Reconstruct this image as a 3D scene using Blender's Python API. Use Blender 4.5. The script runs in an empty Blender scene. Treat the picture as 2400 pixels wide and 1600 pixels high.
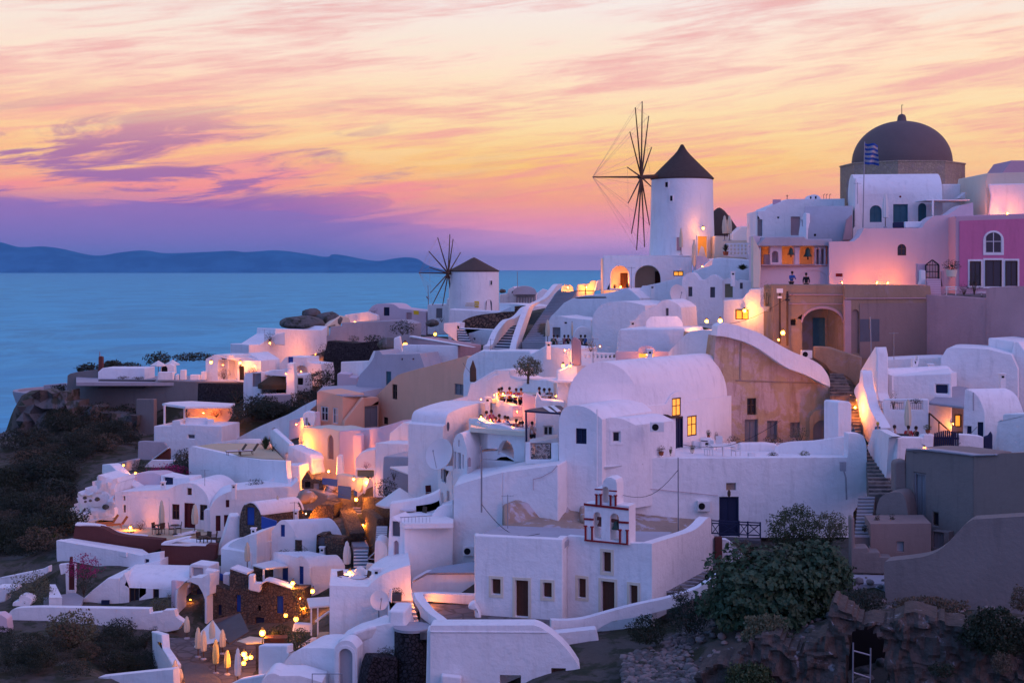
import bpy, bmesh, math, random
import numpy as np
from mathutils import Vector, Matrix, noise
from mathutils.geometry import tessellate_polygon, delaunay_2d_cdt
random.seed(7)
SC_=bpy.context.scene
# ---------------------------------------------------------------- camera
F=2400*50/36.; HC=90.; HZ=631.
cam=bpy.data.cameras.new('camera'); camo=bpy.data.objects.new('camera',cam); SC_.collection.objects.link(camo)
camo.location=(0,0,HC); camo.rotation_euler=(math.radians(90),0,0)
cam.lens=50; cam.sensor_width=36; cam.shift_y=-169/2400; cam.clip_start=.5; cam.clip_end=250000
SC_.camera=camo
SC_.view_settings.view_transform='Standard'; SC_.view_settings.look='None'
SC_.view_settings.exposure=0; SC_.view_settings.gamma=1
# ---------------------------------------------------------------- node helpers
class N:
    def __init__(s,t): s.t=t; s.n=t.nodes; s.l=t.links
    def new(s,ty,**k):
        n=s.n.new(ty)
        for a,b in k.items(): setattr(n,a,b)
        return n
    def put(s,sock,v):
        if v is None: return
        if hasattr(v,'is_linked') or isinstance(v,bpy.types.NodeSocket): s.l.new(v,sock)
        else:
            try: sock.default_value=v
            except Exception: sock.default_value=(*v,1)
    def m(s,op,a,b=None,c=None,clamp=False):
        n=s.new('ShaderNodeMath',operation=op,use_clamp=clamp)
        s.put(n.inputs[0],a); s.put(n.inputs[1],b); s.put(n.inputs[2],c); return n.outputs[0]
    def mix(s,f,a,b,bt='MIX'):
        n=s.new('ShaderNodeMix',data_type='RGBA',blend_type=bt)
        s.put(n.inputs[0],f); s.put(n.inputs[6],a); s.put(n.inputs[7],b); return n.outputs[2]
    def xyz(s,a,b,c):
        n=s.new('ShaderNodeCombineXYZ'); s.put(n.inputs[0],a); s.put(n.inputs[1],b); s.put(n.inputs[2],c); return n.outputs[0]
    def noise(s,v,sc,det=4,rough=.5,dist=0.):
        n=s.new('ShaderNodeTexNoise'); s.put(n.inputs['Vector'],v); n.inputs['Scale'].default_value=sc
        n.inputs['Detail'].default_value=det; n.inputs['Roughness'].default_value=rough; n.inputs['Distortion'].default_value=dist
        return n.outputs[0]
    def ss(s,v,a,b,lo=0.,hi=1.):
        n=s.new('ShaderNodeMapRange',interpolation_type='SMOOTHSTEP'); s.put(n.inputs[0],v)
        for i,k in enumerate((a,b,lo,hi)): n.inputs[i+1].default_value=k
        return n.outputs[0]
    def ramp(s,v,st):
        n=s.new('ShaderNodeValToRGB'); s.put(n.inputs[0],v); e=n.color_ramp.elements
        while len(e)<len(st): e.new(.5)
        for k,(p,c) in zip(e,st): k.position=p; k.color=(*c,1)
        return n.outputs[0]
def srgb(r,g,b):
    f=lambda c:(c/12.92 if c<=.04045 else ((c+.055)/1.055)**2.4)
    return tuple(f(x/255.) for x in (r,g,b))
# ---------------------------------------------------------------- world: dusk sky
def make_world():
    w=bpy.data.worlds.new('World'); SC_.world=w; w.use_nodes=True; t=N(w.node_tree); t.n.clear()
    g=t.new('ShaderNodeTexCoord'); sp=t.new('ShaderNodeSeparateXYZ'); t.l.new(g.outputs['Generated'],sp.inputs[0])
    x,y,z=sp.outputs
    hl=t.m('SQRT',t.m('ADD',t.m('MULTIPLY',x,x),t.m('MULTIPLY',y,y)))
    az=t.m('ARCTAN2',x,y)                         # -0.35 .. 0.35 across the photo
    el=t.m('DIVIDE',z,t.m('MAXIMUM',hl,.05))      # 0 .. 0.19 in the photo
    v=t.m('MULTIPLY',el,5.2,None)                 # 1 at the top edge
    S=srgb
    left=t.ramp(v,[(0,S(122,134,206)),(.10,S(140,122,196)),(.20,S(160,116,184)),(.30,S(255,158,128)),(.42,S(255,196,130)),(.60,S(255,208,166)),(.78,S(252,222,202)),(1.,S(240,222,214))])
    midr=t.ramp(v,[(0,S(236,176,222)),(.08,S(232,164,212)),(.17,S(248,152,168)),(.25,S(255,164,126)),(.38,S(255,200,104)),(.52,S(255,218,158)),(.74,S(255,226,200)),(1.,S(242,228,224))])
    right=t.ramp(v,[(0,S(226,158,206)),(.10,S(240,150,186)),(.20,S(252,158,144)),(.36,S(255,198,132)),(.55,S(255,218,160)),(.80,S(255,222,190)),(1.,S(245,220,212))])
    base=t.mix(t.ss(az,-.22,.02),left,midr); base=t.mix(t.ss(az,.10,.34),base,right)
    # long streaks of high cloud, tilted slightly
    tilt=t.m('ADD',el,t.m('MULTIPLY',az,-.11))
    p1=t.xyz(t.m('MULTIPLY',az,3.2),t.m('MULTIPLY',tilt,30),0.)
    n1=t.noise(p1,1.15,9,.60,1.3)
    p2=t.xyz(t.m('MULTIPLY',az,9),t.m('MULTIPLY',tilt,95),3.)
    n2=t.noise(p2,1.,8,.66,1.1)
    p4=t.xyz(t.m('MULTIPLY',az,24),t.m('MULTIPLY',tilt,330),9.)
    n4=t.noise(p4,1.,6,.6,.6)
    n12=t.m('ADD',t.m('ADD',t.m('MULTIPLY',n1,.52),t.m('MULTIPLY',n2,.32)),t.m('MULTIPLY',n4,.16))
    ccol=t.ramp(v,[(0,S(160,130,204)),(.12,S(220,132,184)),(.26,S(252,140,146)),(.45,S(246,160,150)),(.7,S(240,174,168)),(1.,S(232,172,168))])
    cl=t.m('MULTIPLY',t.ss(n12,.45,.62),t.ss(v,.1,.3,.35,.85))
    base=t.mix(cl,base,ccol)
    lo=t.m('MULTIPLY',t.m('MULTIPLY',t.ss(n12,.40,.50,1.,0.),t.ss(v,.22,.4)),.6)
    base=t.mix(lo,base,t.ramp(v,[(.2,S(255,184,118)),(.5,S(255,222,160)),(1.,S(243,234,228))]))
    # mauve blots, stronger on the left
    p3=t.xyz(t.m('MULTIPLY',az,7.5),t.m('MULTIPLY',tilt,62),7.)
    n3=t.noise(p3,1.,9,.62,.9)
    bl=t.m('MULTIPLY',t.ss(n3,.475,.60),t.m('MULTIPLY',t.ss(az,-.22,.03,1.,0.),t.ss(v,.40,.70,.95,0.)))
    base=t.mix(bl,base,t.ramp(v,[(.2,S(142,100,176)),(.42,S(176,116,158)),(.7,S(220,160,160))]))
    # low bank: its upper edge falls to the right
    n5=t.noise(t.xyz(t.m('MULTIPLY',az,10),t.m('MULTIPLY',el,70),1.),1.,8,.6,.5)
    edge=t.m('ADD',t.m('ADD',el,t.m('MULTIPLY',t.m('MAXIMUM',t.m('ADD',az,.25),0.),.09)),t.m('MULTIPLY',n5,-.034))
    bank=t.m('MULTIPLY',t.ss(edge,.026,.033,1.,0.),t.ss(az,-.16,.04,1.,.06))
    base=t.mix(t.m('MULTIPLY',bank,.92),base,t.ramp(v,[(0,S(112,122,194)),(.1,S(132,112,184)),(.26,S(156,112,178))]))
    base=t.mix(t.m('MULTIPLY',bank,t.m('MULTIPLY',t.ss(az,-.14,.06),.8)),base,t.ramp(v,[(0,S(196,156,210)),(.14,S(196,138,196)),(.2,S(180,120,180))]))
    # overhead and behind the camera: the dim violet dusk that lights the village
    up=t.ss(el,.22,.9); base=t.mix(up,base,S(132,148,216))
    back=t.ss(t.m('DIVIDE',y,t.m('MAXIMUM',hl,.05)),.72,-.1)
    bk=t.mix(t.ss(az,-.2,1.6) ,S(96,142,206),S(170,146,204))
    bk=t.mix(t.ss(x,-.5,.7),S(88,136,204),S(192,142,198))
    bk=t.mix(t.ss(el,.3,1.8),bk,S(112,136,210))
    base=t.mix(back,base,bk)
    base=t.mix(t.ss(z,-.02,-.10),base,S(60,80,130))
    bg=t.new('ShaderNodeBackground'); t.put(bg.inputs[0],base); t.put(bg.inputs[1],t.m('ADD',t.m('MULTIPLY',back,.42),1.10))
    o=t.new('ShaderNodeOutputWorld'); t.l.new(bg.outputs[0],o.inputs[0])
make_world()
# afterglow: a very soft pink light from behind right
sl=bpy.data.lights.new('sun','SUN'); sl.energy=.52; sl.angle=math.radians(40); sl.color=(1,.66,.80)
so=bpy.data.objects.new('sun',sl); SC_.collection.objects.link(so); so.rotation_euler=(math.radians(62),0,math.radians(55))
# ---------------------------------------------------------------- materials
MT={}
def pm(name,col,rough=.85,var=.12,ns=1.5,bump=.15,bs=6.,stain=0.,met=0.,emit=None,es=0.,voro=None,wave=None,col2=None,n2=(.45,.6),spec=.25,sub=None,streak=0.):
    m=bpy.data.materials.new(name); m.use_nodes=True; t=N(m.node_tree); b=t.n['Principled BSDF']
    ge=t.new('ShaderNodeNewGeometry'); pos=ge.outputs['Position']
    c=col; n=t.noise(pos,ns,5,.6)
    base=t.mix(n,tuple(x*(1-var) for x in col),tuple(min(1,x*(1+var)) for x in col))
    if col2: base=t.mix(t.ss(t.noise(pos,ns*.7,6,.65,.4),*n2),base,col2)
    hgt=t.noise(pos,bs,6,.6)
    if voro:
        vs,depth=voro[0],voro[1]
        wp=t.new('ShaderNodeVectorMath',operation='ADD'); t.l.new(pos,wp.inputs[0])
        nn=t.new('ShaderNodeTexNoise'); nn.inputs['Scale'].default_value=vs*.8; t.l.new(pos,nn.inputs['Vector'])
        sc=t.new('ShaderNodeVectorMath',operation='SCALE'); t.l.new(nn.outputs[1],sc.inputs[0]); sc.inputs['Scale'].default_value=.35/vs; t.l.new(sc.outputs[0],wp.inputs[1])
        ve=t.new('ShaderNodeTexVoronoi',feature='DISTANCE_TO_EDGE'); ve.inputs['Scale'].default_value=vs; t.l.new(wp.outputs[0],ve.inputs['Vector'])
        vc=t.new('ShaderNodeTexVoronoi'); vc.inputs['Scale'].default_value=vs; t.l.new(wp.outputs[0],vc.inputs['Vector'])
        e=t.ss(ve.outputs['Distance'],.02,.12)
        sx=t.new('ShaderNodeSeparateXYZ'); t.l.new(vc.outputs['Color'],sx.inputs[0])
        base=t.mix(t.m('MULTIPLY',sx.outputs[0],.75),base,voro[2] if len(voro)>2 else tuple(x*.4 for x in col))
        base=t.mix(e,voro[3] if len(voro)>3 else tuple(x*.35 for x in col),base)
        hgt=t.m('ADD',t.m('MULTIPLY',hgt,.3),t.m('MULTIPLY',e,depth))
    if wave:
        wv=t.new('ShaderNodeTexWave',bands_direction=wave[0]); wv.inputs['Scale'].default_value=wave[1]; wv.inputs['Distortion'].default_value=wave[3] if len(wave)>3 else 0.; t.l.new(pos,wv.inputs['Vector'])
        base=t.mix(t.m('MULTIPLY',wv.outputs['Fac'],wave[2]),base,tuple(x*.45 for x in col)); hgt=t.m('ADD',hgt,t.m('MULTIPLY',wv.outputs['Fac'],-.8))
    if stain:
        sx=t.new('ShaderNodeSeparateXYZ'); t.l.new(pos,sx.inputs[0])
        s1=t.noise(t.xyz(t.m('MULTIPLY',sx.outputs[0],2.2),t.m('MULTIPLY',sx.outputs[1],2.2),t.m('MULTIPLY',sx.outputs[2],.35)),1.,6,.65)
        base=t.mix(t.m('MULTIPLY',t.ss(s1,.50,.72),stain),base,tuple(x*.55 for x in (col if not sub else sub)))
    if streak:
        s2=t.noise(pos,.32,5,.6,.5); base=t.mix(t.m('MULTIPLY',t.ss(s2,.42,.68),streak),base,tuple(x*.8 for x in col))
    t.put(b.inputs['Base Color'],base); b.inputs['Roughness'].default_value=rough; b.inputs['Metallic'].default_value=met
    b.inputs['Specular IOR Level'].default_value=spec
    if bump:
        bp=t.new('ShaderNodeBump'); bp.inputs['Strength'].default_value=bump; bp.inputs['Distance'].default_value=.12
        t.put(bp.inputs['Height'],hgt); t.l.new(bp.outputs[0],b.inputs['Normal'])
    if emit: t.put(b.inputs['Emission Color'],emit); b.inputs['Emission Strength'].default_value=es
    MT[name]=m; return m
pm('white',(.82,.805,.80),.9,.05,.9,.55,2.2,stain=.30,streak=.26)
pm('wood_white',(.7,.69,.68),.6,.04,3,.05)
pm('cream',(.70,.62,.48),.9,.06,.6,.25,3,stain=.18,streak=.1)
pm('peach',(.82,.43,.28),.9,.07,.5,.2,3,stain=.15,streak=.2)
pm('tan',(.50,.34,.20),.9,.25,1.2,.6,5,stain=.55,streak=.4,col2=(.56,.40,.36),n2=(.45,.57),sub=(.42,.2,.1))
pm('brown',(.32,.22,.15),.9,.2,.8,.4,5,stain=.4,streak=.4,col2=(.34,.25,.24),n2=(.52,.62))
pm('mauve',(.46,.29,.30),.9,.14,.6,.3,4,stain=.3,streak=.35)
pm('taupe',(.27,.19,.17),.9,.1,.6,.25,3,stain=.3,streak=.2)
pm('purple',(.62,.18,.32),.88,.1,.7,.2,3,stain=.25,streak=.2)
pm('pinktrim',(.55,.36,.42),.88,.06,.7,.2,3)
pm('palepink',(.66,.52,.56),.88,.05,.7,.2,3,stain=.1)
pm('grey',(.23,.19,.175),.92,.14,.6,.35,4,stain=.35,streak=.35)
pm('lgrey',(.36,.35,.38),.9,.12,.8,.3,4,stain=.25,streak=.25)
pm('roofgrey',(.40,.40,.44),.9,.1,.6,.3,3,stain=.2,streak=.3)
pm('dgrey',(.09,.085,.09),.9,.2,1.5,.3,5)
pm('redwall',(.12,.04,.035),.9,.15,1.,.25,4,stain=.3)
pm('stone',(.17,.12,.085),.92,.35,3,.9,6,voro=(4.6,1.,(.09,.065,.05),(.075,.06,.05)))
pm('rubble',(.28,.16,.11),.92,.2,1,.9,6,voro=(2.3,1.,(.10,.06,.05),(.045,.03,.03)))
pm('darkstone',(.06,.05,.055),.95,.4,2,.9,6,voro=(4.8,1.,(.03,.025,.028),(.012,.01,.012)),col2=(.13,.11,.11),n2=(.62,.72))
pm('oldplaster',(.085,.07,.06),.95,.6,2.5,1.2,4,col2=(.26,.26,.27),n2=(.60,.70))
pm('rock',(.12,.115,.11),.95,.4,1.2,1.,2.5,col2=(.05,.055,.04),n2=(.5,.6))
pm('earth',(.085,.075,.062),.95,.4,.8,1.,2.,col2=(.035,.04,.022),n2=(.47,.57))
pm('tanrock',(.33,.25,.19),.95,.25,.9,.6,2.5,col2=(.45,.42,.45),n2=(.52,.60),stain=.2)
pm('paving',(.16,.145,.15),.9,.2,1,.4,3,voro=(1.1,.4,(.12,.11,.11),(.09,.08,.08)))
pm('deck',(.50,.42,.27),.9,.08,1,.2,3)
pm('stairdark',(.075,.085,.12),.8,.2,2,.3,4)
pm('stairstone',(.20,.17,.15),.9,.3,2,.5,4,col2=(.09,.08,.08))
pm('dome',(.14,.105,.10),.75,.1,1.2,.2,3,streak=.25)
pm('drum',(.42,.33,.23),.92,.3,2.5,.7,6,voro=(4.5,.4,(.30,.22,.16),(.30,.24,.17)),col2=(.33,.25,.22))
pm('thatch',(.12,.085,.07),.9,.2,2,.9,9,wave=('Z',3.,.3,2.))
pm('reed',(.16,.11,.06),.95,.3,4,.9,14,wave=('X',8.,.5,3.))
pm('timber',(.075,.045,.03),.75,.3,4,.3,9)
pm('wood',(.10,.04,.025),.7,.2,3,.3,8,wave=('X',4.,.35))
pm('woodred',(.09,.012,.015),.6,.2,3,.2,8)
pm('blue',(.02,.07,.30),.6,.12,2,.15,5)
pm('navy',(.012,.02,.06),.6,.12,2,.1,5)
pm('teal',(.06,.16,.20),.7,.2,3,.2,6,wave=('X',5.,.25))
pm('greywood',(.24,.23,.25),.8,.15,3,.3,6,wave=('X',5.,.3))
pm('shutter',(.12,.125,.15),.7,.15,3,.3,6,wave=('Z',9.,.3))
pm('olivepanel',(.22,.21,.13),.8,.1,2,.1,4)
pm('glass',(.02,.02,.03),.12,.1,1,0,spec=.5)
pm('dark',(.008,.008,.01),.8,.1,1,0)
pm('iron',(.02,.02,.025),.5,.1,1,0)
pm('metal',(.3,.3,.33),.4,.1,1,0,met=.6)
pm('canvas',(.62,.53,.38),.9,.06,2,.2,6)
pm('canvasy',(.62,.50,.20),.9,.06,2,.2,6)
pm('canvasw',(.7,.68,.64),.9,.05,2,.2,6)
pm('terracotta',(.30,.09,.04),.85,.12,3,.1,6)
pm('red',(.24,.015,.02),.6,.1,3,.05,6)
pm('yellow',(.75,.52,.02),.7,.1,3,.05,6)
pm('bronze',(.03,.06,.05),.45,.2,4,.1,6,met=.5)
pm('skin',(.42,.22,.15),.6,.04,2,0); pm('hair',(.035,.02,.015),.7,.2,5,.1)
for nm,c in dict(cblue=(.03,.10,.32),cblack=(.015,.015,.02),cred=(.35,.03,.03),corange=(.6,.13,.02),cwhite=(.6,.58,.6),cgreen=(.05,.08,.05),cmag=(.3,.03,.12),cyel=(.6,.4,.06),cteal=(.05,.14,.2)).items(): pm(nm,c,.85,.08,4,.1,8)
pm('leaf',(.05,.075,.03),.6,.45,1.4,0); pm('leafd',(.022,.034,.018),.65,.45,1.4,0); pm('leafy',(.11,.12,.03),.65,.35,1.6,0)
pm('fig',(.03,.065,.03),.55,.5,1.2,0)
pm('dry',(.11,.085,.055),.8,.4,2,0); pm('scrub',(.03,.045,.03),.8,.5,.8,0,col2=(.055,.06,.045)); pm('bougain',(.32,.02,.12),.7,.4,2,0); pm('olive',(.12,.125,.07),.7,.35,2,0)
pm('bark',(.09,.06,.04),.9,.3,4,.5,10)
pm('lit',(.9,.5,.1),.6,.25,2.,0,emit=(1.,.34,.03),es=1.1)
pm('amber',(.5,.2,.04),.6,.25,2.,0,emit=(1.,.33,.04),es=.45)  # mill door leaf: a glow added to it in place of lamplight on wood
pm('litpale',(.9,.75,.4),.6,.2,1.5,0,emit=(1.,.75,.3),es=.8)
pm('bulb',(1,.8,.4),.6,0,1,0,emit=(1.,.40,.04),es=3.)
# ---------------------------------------------------------------- coordinates
OX=OY=0.; SC=1.
def R(ox=0,oy=0,s=3.92):
    global OX,OY,SC; OX,OY,SC=ox,oy,s
def S1(): R(0,0,1.)
def tx(x): return OX+x/SC
def ty(y): return OY+y/SC
def W(x,y,d):
    px,py=tx(x),ty(y); return Vector(((px-1200)/F*d,d,HC-(py-HZ)/F*d))
def G(x,y,z):           # where the ray through (x,y) meets height z
    d=(HC-z)*F/(ty(y)-HZ); return W(x,y,d)
def VE(x0,y0,d0,x1,y1):     # level vector from one picture point to another at the same height
    d1=d0*(ty(y0)-HZ)/(ty(y1)-HZ); a=W(x0,y0,d0); b=W(x1,y1,d1); return (b.x-a.x,b.y-a.y,0)
def ZH(y,d): return HC-(ty(y)-HZ)/F*d
class Pl:
    def __init__(s,A):
        if not isinstance(A,(tuple,list)): A=(0,A,100,A)
        x0,d0,x1,d1=A
        a=W(x0,0,d0); b=W(x1,0,d1); s.p=Vector((a.x,a.y,0)); q=Vector((b.x,b.y,0))
        s.d=(q-s.p).normalized(); s.n=Vector((-s.d.y,s.d.x,0))
        if s.n.y<0: s.n=-s.n
    def s_(s,x):
        u=(tx(x)-1200)/F; return (u*s.p.y-s.p.x)/(s.d.x-u*s.d.y)
    def at(s,x,y):
        t=s.s_(x); q=s.p+s.d*t; return Vector((q.x,q.y,HC-(ty(y)-HZ)/F*q.y))
    def pt(s,t,z,n=0.):
        q=s.p+s.d*t+s.n*n; return Vector((q.x,q.y,z))
def arc(x0,y0,x1,y1,h,n=12,a=0.,b=1.):
    o=[]
    for i in range(n+1):
        t=a+(b-a)*i/n; k=(1-math.cos(math.pi*t))/2
        o.append((x0+(x1-x0)*k,y0+(y1-y0)*k-h*math.sin(math.pi*t)))
    return o
def sm(p,n=4):          # Catmull-Rom through an open list of points
    o=[]
    for i in range(len(p)-1):
        a=p[max(i-1,0)];b=p[i];c=p[i+1];d=p[min(i+2,len(p)-1)]
        for k in range(n):
            t=k/n; o.append(tuple(.5*((2*b[j])+(c[j]-a[j])*t+(2*a[j]-5*b[j]+4*c[j]-d[j])*t*t+(3*b[j]-a[j]-3*c[j]+d[j])*t**3) for j in range(len(b))))
    return o+[tuple(p[-1])]
# ---------------------------------------------------------------- mesh builder
COL=SC_.collection
class MB:
    def __init__(s): s.v=[];s.f=[];s.m=[];s.k=0
    def add(s,vs,fs,k=None):
        o=len(s.v); s.v+=[tuple(v) for v in vs]; s.f+=[tuple(i+o for i in f) for f in fs]; s.m+=[s.k if k is None else k]*len(fs); return s
    def prism(s,pts,vec,k=None,k2=None):
        n=len(pts); vec=Vector(vec); a=[Vector(p) for p in pts]; b=[p+vec for p in a]
        tr=tessellate_polygon([a])
        s.add(a+b,[tuple(t) for t in tr]+[(t[2]+n,t[1]+n,t[0]+n) for t in tr],k)
        s.add(a+b,[(i,(i+1)%n,(i+1)%n+n,i+n) for i in range(n)],k if k2 is None else k2); return s
    def box(s,c,sz,rz=0.,k=None,rx=0.):
        M=Matrix.Rotation(rz,3,'Z')@Matrix.Rotation(rx,3,'X'); c=Vector(c); h=[x/2 for x in sz]
        vs=[c+M@Vector((i*h[0],j*h[1],l*h[2])) for l in (-1,1) for j in (-1,1) for i in (-1,1)]
        return s.add(vs,[(0,2,3,1),(4,5,7,6),(0,1,5,4),(2,6,7,3),(0,4,6,2),(1,3,7,5)],k)
    def tube(s,p,q,r0,r1=None,n=6,k=None):
        p,q=Vector(p),Vector(q); r1=r0 if r1 is None else r1; d=(q-p)
        if d.length<1e-6: return s
        d.normalize(); a=d.orthogonal().normalized(); b=d.cross(a)
        vs=[p+(a*math.cos(t)+b*math.sin(t))*r0 for t in [2*math.pi*i/n for i in range(n)]]+[q+(a*math.cos(t)+b*math.sin(t))*r1 for t in [2*math.pi*i/n for i in range(n)]]
        return s.add(vs,[(i,(i+1)%n,(i+1)%n+n,i+n) for i in range(n)]+[tuple(range(n-1,-1,-1)),tuple(range(n,2*n))],k)
    def path(s,ps,r,n=6,k=None):
        for a,b in zip(ps,ps[1:]): s.tube(a,b,r,r,n,k)
        return s
    def lathe(s,pr,c,n=24,k=None,ph=0.,sx=1.,sy=1.,rib=0.,rn=8):
        c=Vector(c); vs=[]
        for r,z in pr:
            for i in range(n):
                t=2*math.pi*i/n+ph; q=r*(1+rib*math.cos(rn*t)); vs.append(c+Vector((q*math.cos(t)*sx,q*math.sin(t)*sy,z)))
        m=len(pr); fs=[(j*n+i,j*n+(i+1)%n,(j+1)*n+(i+1)%n,(j+1)*n+i) for j in range(m-1) for i in range(n)]
        fs+=[tuple(range(n-1,-1,-1)),tuple((m-1)*n+i for i in range(n))]
        return s.add(vs,fs,k)
    def loft(s,A,B,k=None,caps=True):
        n=len(A); s.add(list(A)+list(B),[(i,(i+1)%n,(i+1)%n+n,i+n) for i in range(n)],k)
        if caps:
            for L in (A,B):
                tr=tessellate_polygon([[Vector(p) for p in L]]); s.add(L,[tuple(t) for t in tr],k)
        return s
    def build(s,name,mats,parent=None,bevel=0.,smooth=35,tag=None,seg=2,weld=True):
        if isinstance(mats,str): mats=[mats]
        off=parent.location if parent is not None else Vector((0,0,0))
        loc=Vector((0,0,0))
        if parent is None or True:
            pass
        if parent is None and s.v:
            xs=[v[0] for v in s.v];ys=[v[1] for v in s.v];zs=[v[2] for v in s.v]
            loc=Vector(((min(xs)+max(xs))/2,(min(ys)+max(ys))/2,min(zs))); off=loc
        elif parent is not None and parent.type=='MESH': off=Vector(parent['wloc'])
        me=bpy.data.meshes.new(name); me.from_pydata([(v[0]-off[0],v[1]-off[1],v[2]-off[2]) for v in s.v],[],s.f)
        for m in mats: me.materials.append(MT[m])
        me.polygons.foreach_set('material_index',s.m)
        bm=bmesh.new(); bm.from_mesh(me)
        if weld: bmesh.ops.remove_doubles(bm,verts=bm.verts,dist=.0008)
        bmesh.ops.recalc_face_normals(bm,faces=bm.faces); bm.to_mesh(me); bm.free()
        if smooth:
            me.polygons.foreach_set('use_smooth',[True]*len(me.polygons)); me.set_sharp_from_angle(angle=math.radians(smooth))
        o=bpy.data.objects.new(name,me); COL.objects.link(o)
        if parent is not None: o.parent=parent
        else: o.location=loc
        o['wloc']=list(off)
        if bevel:
            md=o.modifiers.new('b','BEVEL'); md.width=bevel; md.segments=seg; md.limit_method='ANGLE'; md.angle_limit=math.radians(40); md.harden_normals=True; md.use_clamp_overlap=True
        if tag: tg(o,*tag)
        return o
def tg(o,label,cat=None,group=None,kind=None):
    if label: o['label']=label
    if cat: o['category']=cat
    if group: o['group']=group
    if kind: o['kind']=kind
    return o
def E(name,label,cat,loc,group=None,rz=0.):
    o=bpy.data.objects.new(name,None); COL.objects.link(o); o.location=loc; o.rotation_euler=(0,0,rz); o.empty_display_size=.3
    tg(o,label,cat,group); return o
def dup(o,loc=None,rz=None,sc=None,label=None,group=None,parent=None):
    c=o.copy(); COL.objects.link(c)
    if parent: c.parent=parent
    for ch in list(o.children): dup(ch,parent=c)
    if loc is not None: c.location=loc
    if rz is not None: c.rotation_euler=(0,0,rz)
    if sc is not None: c.scale=(sc,sc,sc) if not isinstance(sc,tuple) else sc
    if label: c['label']=label
    if group: c['group']=group
    return c
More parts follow.
